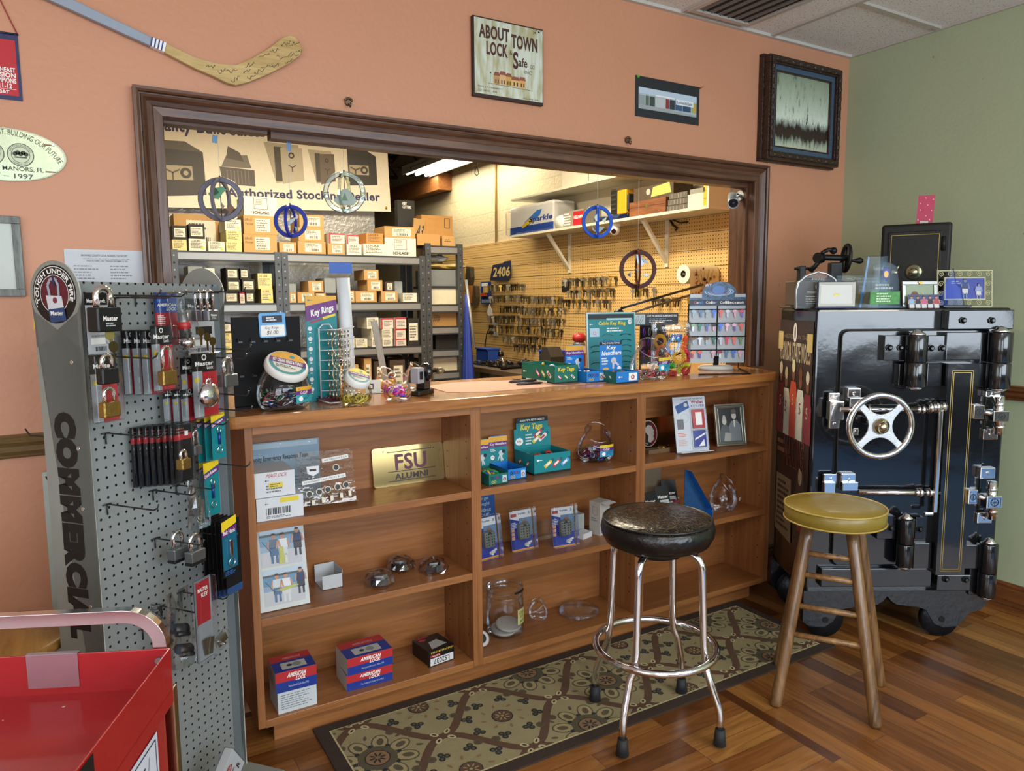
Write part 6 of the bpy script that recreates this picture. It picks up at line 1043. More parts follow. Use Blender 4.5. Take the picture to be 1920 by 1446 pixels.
for z0,z1,c in ((.42,.76,'b02a38'),(.08,.38,'24348c')):
    b = B(); b.box(w_*.04,w_*.42,-.008,-.002,h_*z0,h_*z1,mat(c,.35)); b.at(front(0,-.008,0));
    if c[0] == 'b': b.rect(w_*.13,h_*(z0+.06),w_*.33,h_*(z1-.05),WHT,1)
    else: b.pl2([(w_*.06,h_*.24),(w_*.4,h_*.34),(w_*.4,h_*.31),(w_*.06,h_*.21)],WHT,1); b.pl2([(w_*.16,h_*.1),(w_*.34,h_*.22),(w_*.36,h_*.1)],WHT,1)
    b.build('key_holder',t,bevel=.002); b = B(); b.box(-w_*.02,w_*.48,-.012,-.001,h_*(z0-.03),h_*(z1+.02),clear); b.build('clear_blister',t,bevel=.003)
p = at_z(1375,836,Z1); t = thing('picture_frame','silver framed black and white portrait of two people in the right bay','frame',M4((p.x-.005,p.y+.01,Z1),-.25,-.20)); Wd,Hd = .165,.205; fs = mat('a8a596',.25,.8); b = B(); b.at(T(-Wd/2,0,0)@Matrix(((1,0,0,0),(0,0,-1,0),(0,1,0,0),(0,0,0,1))))
fr(b,None,0,.008,0,.014,fs); fr(b,None,.008,.017,0,.009,mat('565c54',.4)); fr(b,None,.017,.021,0,.012,fs); b.build('frame',t,bevel=.0015); b = B(); b.box(-Wd/2+.02,Wd/2-.02,-.005,0,.02,Hd-.02,mat('2c3032',.4)); b.at(front(0,-.0052,0)); bw = lambda c: mat(c,.4)
b.pl2([(.0,.022),(.06,.022),(.058,.1),(.04,.125),(.01,.12),(-.01,.09)],bw('70787c'),1); b.disc(.025,.145,.013,bw('b4b4aa'),2,.017); b.rect(.006,.155,.044,.160,bw('4a4a48'),3); b.disc(.025,.166,.014,bw('5a5a56'),3,.011); b.pl2([(.02,.125),(.03,.125),(.028,.09),(.022,.09)],bw('c8c8c0'),3)
b.pl2([(-.055,.022),(.0,.022),(-.004,.08),(-.02,.105),(-.045,.1),(-.058,.07)],bw('565e60'),2); b.disc(-.03,.118,.012,bw('b8b8ae'),3,.015); b.pl2([(-.042,.126),(-.018,.126),(-.026,.15),(-.036,.15)],bw('a8a8a0'),4); b.pl2([(-.04,.024),(.0,.024),(.004,.06),(-.03,.066)],bw('9a9c94'),4); b.build('portrait_photo',t)
b = B(); b.box(-.03,.03,0,.02,0,.002,mat('2a1a14',.4)); o = b.build('dark_card'); p = at_z(1268,850,Z1); o.matrix_world = M4((p.x+.01,p.y,Z1),-.5); tag(o,'small dark card lying on the shelf before the oval emblem plate','card')
b = B(); b.box(2.20,2.43,2.655,2.663,Z2,.745,mat('7a6852',.75)); tag(b.build('cardboard_sheet'),'brown cardboard sheet standing at the back of the right bay','cardboard')
for i,(px,py,c,rz,lab) in enumerate(((1228,950,'141416',.0,'black blister pack leaning left in the right bay'),(1250,952,'2c2c30',-.1,'black blister pack with a silver lock in the right bay'),(1262,945,'b02a34',-.2,'black and red blister pack leaning right in the right bay'))):
    y_ = 2.50+.035*i; x_ = ony(px,py,y_).x; t = thing('lock_pack',lab,'blister pack',M4((x_,y_,Z2+.001),rz,-.3)); b = B(); b.box(-.04,.04,0,.0012,0,.15+.01*i,mat('121214',.4)); b.at(front(0,-.0003,0)); b.rect(-.038,.0,.038,.07,mat(c,.4),1); b.text('Master',-.03,.10,.03,.115,WHT,2,.03); b.rect(-.02,.075,.03,.092,'c8ccc8',1); b.build('backing_card',t); b = B(); b.box(-.02,.02,-.022,-.002,.02,.06,mat('9a9ca0',.3,.7)); b.build('lock',t,bevel=.004); b = B(); b.box(-.035,.035,-.026,-.0015,.005,.085,clear); b.build('clear_blister',t,bevel=.003)
# blue triangular tray, clear jar tipped back
p = at_z(1340,974,Z2); t = thing('parts_tray','blue triangular corner tray standing on end in the right bay','tray',M4((p.x,p.y+.012,Z2),-.15)); bt = mat('1c6ac0',.35); b = B(); pr = [(-.13,0),(0,0),(0,.045),(-.005,.055),(-.125,.24),(-.13,.24)]
b.at(Matrix(((1,0,0,0),(0,0,-1,0),(0,1,0,0),(0,0,0,1)))); b.prism(pr,-.05,-.047,mat('1a4a78',.4,var=.4,sc=40)); b.box(-.13,0,0,.003,-.05,0,bt); b.box(-.003,0,0,.045,-.05,0,bt); b.poly(((0,.045,0),(0,.045,-.05),(-.125,.24,-.05),(-.125,.24,0)),bt); b.build('tray_shell',t)
p = at_z(1370,960,Z2); fishbowl('candy_jar','empty clear jar with a paper sticker beside the blue corner tray',(p.x+.01,p.y+.06,Z2),.085,.5,tilt=.85)
b = B(); b.box(-.018,.018,-.001,0,0,.014,paper); b.at(front(0,-.001,0)); b.bars(-.014,.003,.014,.011,ink,1,12); b.m = Matrix.Identity(4); o = b.build('paper_sticker'); o.parent = bpy.data.objects['candy_jar.008'] if 'candy_jar.008' in bpy.data.objects else None; o.location = (.02,-.078,.05)
# ================================================================= PEGBOARD LOCK DISPLAY STAND
def pegmat(name,col,dark,pitch,rad,ax=(0,2),rough=.4,var=.04,groove=None):
    m,nt,p = nmat(name); L = nt.links.new; tc = N(nt,'ShaderNodeTexCoord'); sp = N(nt,'ShaderNodeSeparateXYZ'); L(tc.outputs['Object'],sp.inputs[0]); cb = N(nt,'ShaderNodeCombineXYZ'); L(sp.outputs[ax[0]],cb.inputs[0]); L(sp.outputs[ax[1]],cb.inputs[1])
    v = N(nt,'ShaderNodeTexVoronoi',voronoi_dimensions='2D',i_Scale=1/pitch); v.inputs['Randomness'].default_value = 0; L(cb.outputs[0],v.inputs['Vector'])
    lt = N(nt,'ShaderNodeMath',operation='LESS_THAN'); lt.inputs[1].default_value = rad/pitch; L(v.outputs['Distance'],lt.inputs[0]); fac = lt.outputs[0]
    if groove:
        md = N(nt,'ShaderNodeMath',operation='PINGPONG'); md.inputs[1].default_value = groove/2; L(sp.outputs[ax[1]],md.inputs[0]); l2 = N(nt,'ShaderNodeMath',operation='LESS_THAN'); l2.inputs[1].default_value = .0022; L(md.outputs[0],l2.inputs[0]); mxx = N(nt,'ShaderNodeMath',operation='MAXIMUM'); L(fac,mxx.inputs[0]); L(l2.outputs[0],mxx.inputs[1]); fac = mxx.outputs[0]
    no = N(nt,'ShaderNodeTexNoise',i_Scale=3.0,i_Detail=4.0); L(tc.outputs['Object'],no.inputs['Vector']); c = s2l(col); m0 = N(nt,'ShaderNodeMix',data_type='RGBA'); m0.inputs[6].default_value = tuple(x*(1-var*2) for x in c[:3])+(1,); m0.inputs[7].default_value = tuple(min(1,x*(1+var*2)) for x in c[:3])+(1,); L(no.outputs['Fac'],m0.inputs[0])
    mx = N(nt,'ShaderNodeMix',data_type='RGBA'); L(fac,mx.inputs[0]); L(m0.outputs[2],mx.inputs[6]); mx.inputs[7].default_value = s2l(dark); L(mx.outputs[2],p.inputs['Base Color']); p.inputs['Roughness'].default_value = rough; return m
DN = Vector((.01,2.03,0)); DU = Vector((.767,.642,0)).normalized(); DO = Vector((DU.y,-DU.x,0)); DL = .476
DM = Matrix(((DU.x,-DO.x,0,DN.x),(DU.y,-DO.y,0,DN.y),(0,0,1,0),(0,0,0,1)))
def bp(px,py,d=0): P = onp(px,py,DN+DO*d,DO); return ((P-DN).dot(DU),P.z)
def ep(px,py): P = onp(px,py,DN,DU); return (-(P-DN).dot(DO),P.z)   # end panel plane: (local y, z)
st = thing('pegboard_display','grey pegboard lock display stand with a COMMERCIAL end panel','display stand',DM)
grey = mat('85877f',.5,.0,var=.04); pgm = pegmat('grey_pegboard','868b8a','0c0d0e',.0254,.0036); yt,zt = ep(103,570); ZT = 1.552
b = B(); b.box(.003,DL,0,.09,.05,ZT,pgm,top=grey,side=grey); b.build('pegboard',st); b = B(); b.box(DL-.03,DL+.003,-.0015,-.0001,.05,ZT-.005,mat('7f8990',.35,.4)); b.build('edge_strip',st)
def endp(x0,x1,flip,nm):
    pts = []; r = .080; yc = .060
    for i in range(25): a = PI*1.18-PI*1.36*i/24; pts.append((yc-r*math.cos(a)*-1*-1,ZT-.03+r*math.sin(a)))
    pts += [(yc+.0735,ZT-.16),(yc+.0735,.0),(yc-.0735,.0),(yc-.0735,ZT-.16)]
    b = B(); b.at(Matrix(((0,0,1,0),(1,0,0,0),(0,1,0,0),(0,0,0,1)))); b.prism(pts,x0,x1,grey,side=mat('b9bdb8',.4)); return b.build(nm,st)
endp(-.004,0,0,'end_panel'); endp(DL+.004,DL+.008,0,'end_panel')
b = B(); b.box(-.02,DL+.02,-.15,.24,0,.03,grey); b.build('base',st,bevel=.004)
b = B(); y0 = ZT-.03; b.at(frame((-.0042,.060,0),(0,-1,0),(0,0,1))@T(0,y0,0)@Matrix.Diagonal((1.2,1.2,1,1))@T(0,-y0,0)); b.disc(0,y0,.058,mat('0d0d0e',.35),1,n=40); b.rim(0,y0,.0535,.0548,WHT,2,n=40,a0=-.2,a1=PI+.5); b.rim(0,y0,.037,.0382,WHT,2,n=40); b.disc(0,y0,.036,mat('5a1a28',.4),2,n=30); b.text('TOUGH UNDER FIRE',0,0,1,.010,WHT,3,.03,0,(0,y0,.041,PI*1.12,-PI*.10))
b.pline([(-.012+.018*0,y0-.005),(-.016,y0+.018),(-.008,y0+.03),(.006,y0+.03),(.012,y0+.018),(.012,y0-.005)],.006,mat('9aa0b0',.3),4); b.pl2([(-.022,y0-.002),(.02,y0-.004),(.028,y0-.05),(-.014,y0-.055)],mat('c9ccd0',.4),5); b.pl2([(-.018,y0-.03),(.025,y0-.026),(.029,y0-.052),(-.013,y0-.057)],mat('23406c',.4),6); b.text('Master',-.012,y0-.042,.022,y0-.033,WHT,7,.02); b.disc(.002,y0-.012,.006,mat('7a2a40',.4),6); b.line(.0,y0+.035,.002,y0+.015,.006,mat('2a2c44',.4),6)
b.build('round_emblem',st); b = B()
zt_,zb_ = ep(120,772)[1],ep(150,1197)[1]; hgt = .078; b.at(frame((-.0042,.060,zt_),(0,0,-1),(0,-1,0))); b.text('COMMERCIAL',0,-.036,zt_-zb_,.036,mat('0b0b0b',.6),1,.09); b.build('vertical_lettering',st); b = B(); b.at(frame((-.0042,.060,zt_),(0,0,-1),(0,-1,0))); b.text('SECURITY',zt_-zb_+.035,-.036,zt_-zb_+.33,.036,mat('0b0b0b',.6),1,.09); b.build('vertical_lettering',st)
for z in (1.36,1.15,1.0,.75): b = B(); b.cyl((-.004,.02,z),(-.007,.02,z),.005,chrome,n=10); b.build('screw',st)
HG = mat('3a3a38',.4,.6); hooks = [(189,556,.19),(213,560,.19),(251,557,.17),(335,550,.15),(392,549,.13),(292,634,.12),(189,670,.18),(392,655,.15),(400,672,.12),(405,740,.12),(400,768,.14),(195,814,.19),(385,869,.16),(198,947,.17),(284,921,.15),(328,911,.14),(288,1011,.17),(372,1000,.14),(336,1111,.17),(300,1138,.13),(265,1180,.10),(340,792,.16)]
def hook_mesh():
    b = B(); b.tube([(0,.0,0),(0,-.01,.003),(0,-.5,.0),(0,-.93,.0),(0,-.985,.05),(0,-1,.11)],.0022,HG,6); b.tube([(-.012,-.006,.002),(.012,-.006,.002)],.002,HG,6); b.tube([(0,-.006,.002),(0,-.006,-.025)],.002,HG,6); return b
for px,py,L_ in hooks:
    u,z = bp(px,py); b = B(); b.at(T(u,0,z)); b.tube([(0,0,0),(0,-.01,.003),(0,-L_*.9,.0),(0,-L_*.97,.006),(0,-L_,.016)],.0022,HG,6); b.tube([(-.012,-.005,.002),(.012,-.005,.002)],.002,HG,6); b.tube([(0,-.005,.002),(0,-.005,-.025)],.002,HG,6); b.build('peg_hook',st)
for u,z,L_ in ((.03,1.165,.15),(.06,1.035,.13),(.10,.80,.15),(.2,1.3,.12)): b = B(); b.at(T(u,.09,z)); b.tube([(0,0,0),(0,L_*.9,0),(0,L_,.016)],.0022,HG,6); b.tube([(-.012,.005,.002),(.012,.005,.002)],.002,HG,6); b.build('peg_hook',st)
# ---- merchandise on the hooks
brs = mat('a9894c',.3,.9,bump=.15,bs=200); lam = mat('85888a',.3,.8,bump=.1); blk = mat('141517',.35)
def padlock(b_or_t,u,y,z,w,h,sh,m,r=.0045,dth=.02,nm='padlock',label=None,txt=None,group=None):
    """padlock facing out of the board, body bottom centre at (u, y, z)"""
    root = thing(nm,label,'padlock',DM@T(u,y,z),group) if label else None; par = root or b_or_t; off = T(0,0,0) if root else T(u,y,z)
    b = B(); b.at(off); sw = w*.30; b.tube([(-sw,0,h*.8),(-sw,0,h+sh-sw)]+[(sw*math.cos(a),0,h+sh-sw+sw*math.sin(a)) for a in [PI-PI*i/8 for i in range(9)]]+[(sw,0,h*.8)],r,chrome,10); b.build('shackle',par)
    b = B(); b.at(off); b.box(-w/2,w/2,-dth/2,dth/2,0,h,m)
    b.build('lock_body',par,bevel=.003)
    if txt: b = B(); b.at(off@front(0,-dth/2-.0006,0)); b.text(txt,-w*.3,h*.45,w*.3,h*.65,WHT,1,.03); b.fine(-w*.2,h*.2,w*.25,h*.4,2,'b8bcc0',1); b.build('lettering',par)
    return root
def extents(x0,y0,x1,y1,d): a = bp(x0,y0,d); c = bp(x1,y1,d); return a[0],c[0],min(a[1],c[1]),max(a[1],c[1])
def card_pack(x0,y0,x1,y1,d,label,style,blister=True,bd=.020,nm='lock_pack',group=None,zz=None):
    u0,u1,z0,z1 = extents(x0,y0,x1,y1,d); w,h = u1-u0,z1-z0; t = thing(nm,label,'blister pack',DM@T(u0+w/2,-d,z0),group); b = B(); b.box(-w/2,w/2,0,.0012,0,h,mat('16171a',.35)); b.at(front(0,-.0002,0)); style(b,w,h); b.build('backing_card',t)
    if blister: b = B(); b.box(-w/2-.001,w/2+.001,-bd,.002,-.001,h+.001,glassy('eef2f6',.14)); b.build('clear_blister',t,bevel=.003)
    return t,w,h
def s_master(b,w,h):
    b.rect(-w/2,h*.72,w/2,h,mat('101113',.35),1); b.text('Master',-w*.38,h*.80,w*.38,h*.87,WHT,2,.03); b.text('Lock',w*.1,h*.74,w*.36,h*.79,WHT,2,.02); b.rect(-w*.1,0,w/2,h*.70,mat('b0242e',.35),1); b.rect(-w/2,0,-w*.1,h*.72,mat('9aa0a4',.35),1); b.rect(-w*.42,h*.55,-w*.22,h*.62,mat('c8b02a',.4),2); b.rim(w*.0,h*.93,w*.06,w*.1,WHT,2,n=10); b.text('PADLOCK',-w*.0,0,w*.0+.001,.001,WHT,1) if False else None
def s_pro(b,w,h): b.rect(-w/2,h*.8,w/2,h,mat('101113',.35),1); b.text('Master Lock',-w*.42,h*.84,w*.42,h*.90,WHT,2,.03); b.rect(-w/2,0,w/2,h*.8,mat('b4b6b8',.4),1); b.rect(-w*.2,h*.36,w*.4,h*.5,'141416',2); b.bars(-w*.2,h*.05,w*.35,h*.12,ink,2); b.text('REORDER INFO',-w*.3,h*.28,w*.3,h*.31,ink,2); b.rect(-w*.35,h*.16,w*.3,h*.26,WHT,2)
def s_amer(b,w,h): b.rect(-w/2,h*.62,w/2,h,mat('1d3f8c',.35),1); b.rect(-w/2,0,w/2,h*.62,mat('b0242e',.35),1); b.text('AMERICAN',-w*.4,h*.74,w*.44,h*.80,WHT,2,.03,.2); b.text('LOCK',0,h*.66,w*.42,h*.72,WHT,2,.03,.2); b.disc(-w*.3,h*.88,w*.1,'3a6ac0',2); b.fine(-w*.4,h*.4,0,h*.58,5,WHT,2)
def s_quick(b,w,h): b.rect(-w/2,0,w/2,h,teal,1); b.pl2([(-w/2,h*.80),(w/2,h*.92),(w/2,h),(-w/2,h)],yel,2); b.pl2([(-w/2,h*.68),(w/2,h*.80),(w/2,h*.90),(-w/2,h*.79)],pur,3); m0 = b.m; b.m = b.m@T(-w*.45,h*.70,0)@RZ(.32); b.text('Quick Release',0,0,w*.85,h*.07,WHT,4,.03,.1); b.m = m0
def s_belt(b,w,h): b.rect(-w/2,h*.12,w/2,h*.78,mat('14607a',.35),1); b.pl2([(-w/2,h*.78),(w/2,h*.86),(w/2,h),(-w/2,h*.94)],yel,1); b.pl2([(-w/2,h*.68),(w/2,h*.74),(w/2,h*.84),(-w/2,h*.78)],pur,2); b.text('Belt Hook',-w*.42,h*.72,w*.4,h*.79,WHT,3,.02); b.fine(-w*.4,h*.02,w*.4,h*.1,3,'2a6ab0',2)
# a) pro padlock on card
card_pack(157,549,207,662,.035,'white and black padlock card hanging at the top left of the stand',s_pro,False,'hang_card')
u,z = bp(198,622,.10); padlock(None,u,-.10,z,.066,.056,.045,blk,.007,.034,'padlock','large black-bodied padlock with chrome shackle at the top left hook','Master')
u,z = bp(203,628,.10); t = thing('key_pair','two keys hanging under the large black padlock','key',DM@T(u,-.105,z));
for k,(dx,dz,m) in enumerate(((0,0,mat('b8ac6a',.35,.8)),(.006,-.028,mat('6a5a3a',.35,.9)))): b = B(); b.at(T(dx,-.002*k,dz)@RX(PI/2)); b.disc(0,0,.013,m,1); b.disc(0,0,.013,m,-2); b.rect(-.003,-.034,.003,-.01,m,1); b.build('key',t)
b = B(); b.tube([(.01*math.cos(a),.001,-.012+.010*math.sin(a)) for a in [2*PI*i/14 for i in range(14)]],.0008,nickel,5,closed=True); b.build('wire_ring',t)
# b)
card_pack(166,667,224,785,.07,'padlock blister pack below the large black padlock, left column',s_master); u,z = bp(203,720,.13); padlock(None,u,-.13,z,.045,.036,.03,blk,.0045,.022,'padlock','small black padlock hanging in front of the left brass lock pack'); u,z = bp(204,782,.10); padlock(None,u,-.105,z,.046,.036,.032,brs,.0045,.02,'padlock','brass padlock at the bottom of the left column')
# c)
for i,x in enumerate((226,245,262)): card_pack(x,620,x+44,735,.03+.025*i,('rearmost','second','third')[i]+' of four padlock packs bunched on the middle left hook',s_master)
card_pack(281,612,327,728,.115,'foremost of four padlock packs, with a brass padlock showing',s_master); u,z = bp(315,722,.15); padlock(None,u,-.15,z,.044,.036,.058,brs,.0045,.02,'padlock','brass long-shackle padlock in front of the middle packs')
# d)
card_pack(288,549,336,645,.03,'blue and red AMERICAN LOCK pack under the top hooks',s_amer)
u0,z0 = bp(352,655,.09); t = thing('cylinder_lock_pack','clear tube pack with a silver cylinder lock beside the blue and red pack','lock pack',DM@T(u0,-.09,z0)@RY(-.12)); b = B(); b.cyl((0,0,.005),(0,0,.032),.020,chrome,n=20); b.build('lock_cylinder',t); b = B(); b.cyl((0,0,.032),(0,0,.10),.014,lam,n=18); b.cyl((0,0,.055),(0,0,.075),.0165,redc,n=18); b.build('lock_stem',t); b = B(); b.box(-.028,.022,-.03,.02,-.005,.155,glassy('eef2f6',.16)); b.build('clear_blister',t,bevel=.006)
# e)
card_pack(347,560,404,662,.02,'white padlock card hanging behind the three long-shackle padlocks',s_pro,False,'hang_card')
for i,x in enumerate((374,384,396)): u,z = bp(x,602,.05+.025*i); padlock(None,u,-.05-.025*i,z,.040,.030,.052,lam,.0038,.02,'padlock',('rear','middle','front')[i]+' one of three silver long-shackle padlocks at the top right hook','Master' if i == 2 else None)
for i,(x,y,lab) in enumerate(((376,622,'brown key hanging below the three long-shackle padlocks, leftmost'),(388,632,'brown key hanging below the three long-shackle padlocks, in the middle'),(398,640,'brown key hanging below the three long-shackle padlocks, lowest'))):
    u,z = bp(x,y,.12); m = mat('6e5c34',.35,.9); b = B(); b.cyl((0,0,0),(0,-.002,0),.012,m,n=14); b.box(-.003,.003,-.002,0,-.036,-.008,m); o = b.build('hanging_key'); o.matrix_world = DM@T(u,-.12,z); tag(o,lab,'key')
# f)
for i,x in enumerate((304,322,338)): card_pack(x,732,x+36,785,.03+.02*i,('rearmost','middle','front')[i]+' of three low packs seen beside the disc lock pack',s_master)
card_pack(337,672,372,775,.07,'padlock pack half hidden behind the disc lock pack',s_master); card_pack(358,664,410,775,.10,'red and black pack holding the round disc lock',s_master)
u,z = bp(395,741,.14); t = thing('disc_lock','round shiny steel disc padlock on its red pack','padlock',DM@T(u,-.135,z)); b = B(); b.lathe([(.001,.018),(.02,.016),(.032,.008),(.035,0),(.032,-.008),(.02,-.014),(.001,-.015)],chrome,n=32,ax=(0,-1,0)); b.build('disc_body',t); b = B(); b.tube([(-.008,0,.03),(-.006,0,.042),(.006,0,.042),(.008,0,.03)],.003,chrome,8); b.build('shackle',t); b = B(); b.cyl((0,-.017,-.004),(0,-.0195,-.004),.008,lam,n=14); b.build('keyway',t)
# g)
u,z = bp(428,725,.07); padlock(None,u,-.07,z,.056,.036,.045,lam,.006,.03,'padlock','wide laminated steel padlock hanging at the right edge of the stand')
# h)
for i,x in enumerate((367,381,394)): t,w,h = card_pack(x,775+i,x+30,862-i*3,.04+.025*i,('rearmost','middle','front')[i]+' teal Quick Release card below the disc lock',s_quick,False,'hang_card')
def quick_clip(t,w,h): b = B(); b.tube([(0,-.004,h*.1+.012*math.sin(a)-.002) if False else (.009*math.cos(a),-.004,h*.2+.009*math.sin(a)) for a in [2*PI*i/12 for i in range(12)]],.0015,chrome,5,closed=True); b.build('split_ring',t); b = B(); b.tube([(0,-.004,h*.32),(0,-.004,h*.58)],.004,mat('24408c',.3,.5),8); b.build('clip_body',t); b = B(); b.tube([(.007*math.cos(a),-.004,h*.63+.009*math.sin(a)) for a in [2*PI*i/12 for i in range(12)]],.0015,chrome,5,closed=True); b.build('split_ring',t)
quick_clip(t,w,h); t,w,h = card_pack(371,866,398,930,.035,'rear teal Quick Release card of the lower pair',s_quick,False,'hang_card'); t,w,h = card_pack(380,870,414,960,.07,'front teal Quick Release card of the lower pair',s_quick,False,'hang_card'); quick_clip(t,w,h)
# i) edge-on row of packs
def s_dark(b,w,h): b.rect(-w/2,0,w/2,h,mat('141417',.35),1); b.rect(-w/2,h*.72,w/2,h*.82,mat('a8262e',.35),2); b.fine(-w*.35,h*.84,w*.3,h*.94,2,'8a4a4a',2); b.rect(w*.1,h*.78,w*.3,h*.86,WHT,3)
for i in range(7): card_pack(243+i*12,803-i*1,284+i*12,905-i*1,.02+.015*i,'black blister pack in the bunched row, number %s from the left' % ('one two three four five six seven'.split()[i]),s_dark,bd=.0115)
card_pack(324,798,363,895,.135,'foremost black pack of the bunched row, with a brass padlock',s_dark); u,z = bp(345,880,.165); padlock(None,u,-.165,z,.030,.028,.02,brs,.004,.022,'padlock','small brass padlock in front of the bunched black packs'); u,z = bp(368,853,.11); padlock(None,u,-.11,z,.028,.026,.038,lam,.003,.018,'padlock','small silver padlock hanging between the bunched packs and the teal cards')
# k) clear bag of keys
def bag(x0,y0,x1,y1,d,label,seed,nm='parts_bag',depth=.022):
    u0,u1,z0,z1 = extents(x0,y0,x1,y1,d); w,h = u1-u0,z1-z0; t = thing(nm,label,'bag',DM@T((u0+u1)/2,-d,z0)); r_ = random.Random(seed); b = B(); rings = []
    for k in range(6): f = k/5; rings.append([b.pt((w/2*(1-.1*f+.05*r_.uniform(-1,1))*math.cos(a),depth*(1.05-f)*math.sin(a)+r_.uniform(-.002,.002),h*f)) for a in [2*PI*i/12 for i in range(12)]])
    b.skin(rings,glassy('eef2f6',.2,.08),sm=False); b.build('clear_bag',t); return t,w,h
t,w,h = bag(349,895,392,980,.09,'clear bag of silver keys and coins hanging below the teal cards',4)
for k in range(5): b = B(); m = mat('a29e94',.3,.9); c = (-w*.1+k*.004,-.006+.002*k,h*.12+.008*k); b.cyl(c,(c[0]+.001,c[1]-.002,c[2]+.001),.011,m,n=14); b.box(c[0]-.002,c[0]+.003,c[1]-.003,c[1]-.001,c[2]+.008,c[2]+.034,m); b.build('key',t)
# l)
for i,(x,y,d,lab) in enumerate(((335,1052,.08,'left one of two laminated steel padlocks hanging low on the stand'),(367,1057,.12,'right one of two laminated steel padlocks hanging low on the stand'))): u,z = bp(x,y,d); r = padlock(None,u,-d,z+.008,.052,.03,.042,lam,.0055,.026,'padlock',lab); b = B(); b.box(-.026,.026,-.013,.013,-.008,0,blk); b.build('bumper',r,bevel=.002)
# m)
for i in range(6): card_pack(379+i*8,975+i,420+i*7,1113-i*2,.015+.02*i,'black card in the belt hook bunch, number %s from the left' % ('one two three four five six'.split()[i]),lambda b,w,h: (b.rect(-w/2,0,w/2,h*.1,mat('2a4a7a',.4),1),b.fine(-w*.3,h*.9,w*.3,h*.96,1,'8a8c50',1)),False,'hang_card')
t,w,h = card_pack(414,975,447,1072,.14,'front Belt Hook card with yellow and purple header',s_belt,False,'hang_card'); b = B(); b.box(-.006,.006,-.008,-.001,h*.35,h*.62,chrome); b.build('belt_clip',t,bevel=.002); b = B(); b.tube([(.012*math.cos(a),-.006,h*.24+.012*math.sin(a)) for a in [2*PI*i/14 for i in range(14)]],.0014,chrome,5,closed=True); b.build('split_ring',t)
# n)
t,w,h = bag(309,1118,366,1228,.12,'clear zip bag with black rubber lock covers hanging low on the stand',6,depth=.03)
for k in range(2): b = B(); b.at(T(-.004+.01*k,-.002,h*(.18+.3*(1-k)))@RY(.35)); b.tube([(-.024,0,0),(.024,0,0)],.014,mat('1b1c1e',.35),12,r2=.011); b.tube([(-.022,-.012,-.012),(.022,-.012,-.012)],.007,mat('1b1c1e',.35),8); b.build('lock_cover',t)
t,w,h = card_pack(362,1092,402,1225,.15,'narrow red pack of silver hasps hanging low on the stand',lambda b,w,h: (b.rect(-w/2,0,w/2,h,mat('8a8f94',.35),1),b.rect(-w*.4,h*.45,w*.4,h*.97,mat('a3242e',.35),2),b.text('MASTER',-w*.3,h*.84,w*.3,h*.89,WHT,3,.03),b.text('KEY',-w*.1,h*.77,w*.3,h*.82,WHT,3,.03)))
for k in range(4): b = B(); b.at(T(.002*k,-.006-.002*k,h*.06)@RY(-.15+.12*k)); b.box(-.008,.006,-.001,.001,0,.045,mat('aca898',.25,1)); b.build('hasp',t)
u,z = bp(420,1205,.14); t = thing('hasp','folded silver hasp in a clear pouch beside the red hasp pack','hasp',DM@T(u,-.14,z)@RY(-.4)); b = B(); b.box(-.02,.018,-.001,.001,0,.024,mat('aca898',.25,1)); b.tube([(-.012,-.001,.008),(-.012,-.014,.012),(-.012,-.001,.018)],.002,chrome,6); b.build('hasp_plate',t,bevel=.002); b = B(); b.box(-.026,.024,-.012,.008,-.004,.034,glassy('eef2f6',.16)); b.build('clear_pouch',t,bevel=.006)
r_ = random.Random(2); b = B(); pts = [(r_.uniform(-.02,.02),r_.uniform(-.02,.02),r_.uniform(-.018,.022)) for _ in range(26)]; b.tube(pts,.0008,mat('1c1c20',.4),4); u,z = bp(298,1148,.08); o = b.build('wire_tangle'); o.matrix_world = DM@T(u,-.08,z); tag(o,'tangle of thin black wire on a low hook beside the bag of lock covers','wire')
# o) white carton low on the stand
u,z = bp(438,1440,.10); M = DM@T(u-.04,-.13,z-.01)@RZ(.15)@RY(-.62); t = thing('hanging_carton','white carton with a red oval ROCK-N-LOC mark at the foot of the stand','box',M); b = B(); b.box(-.055,.055,-.012,.012,0,.095,mat('c9cdd0',.4)); b.at(front(0,-.0122,0)); b.disc(-.004,.068,.030,mat('a82830',.4),1,.013); b.rim(-.004,.068,.028,.030,WHT,2,.43); b.text('ROCK-N-LOC',-.027,.063,.019,.073,WHT,2,.02); b.text('100% GUARANTEED',-.045,.044,-.01,.049,ink,1); b.text('NEW',.012,.044,.024,.05,ink,1,.03); b.text('R',.03,.02,.045,.04,ink,1,.03); b.build('carton_body',t); b = B(); b.box(-.057,.057,-.0145,.014,-.002,.097,glassy('eef2f6',.12)); b.build('shrink_wrap',t)
b = B(); b.at(front(0,0,0)); b.pl2([(-.004,.016),(.004,.015),(.007,.005),(.001,.0),(-.006,-.016),(-.004,.0)],mat('c8b02a',.4),1); b.m = Matrix.Identity(4); o = b.build('yellow_tag'); o.matrix_world = DM@T(-.001,.135,1.45)@RZ(-PI/2+.2); tag(o,'torn yellow tag sticking out behind the COMMERCIAL panel','tag')
# white panel behind the stand
p0,p1 = ony(78,853,2.64),ony(105,1150,2.64); b = B(); b.at(RX(-.05)); b.box(0,.26,-.006,.006,0,.985,mat('aeb8ae',.5)); b.m = Matrix.Identity(4); tag(b.build('leaning_panel',loc=(ony(76,870,2.6).x,2.60,.0)),'pale green-white panel leaning on the wall behind the pegboard stand','panel')
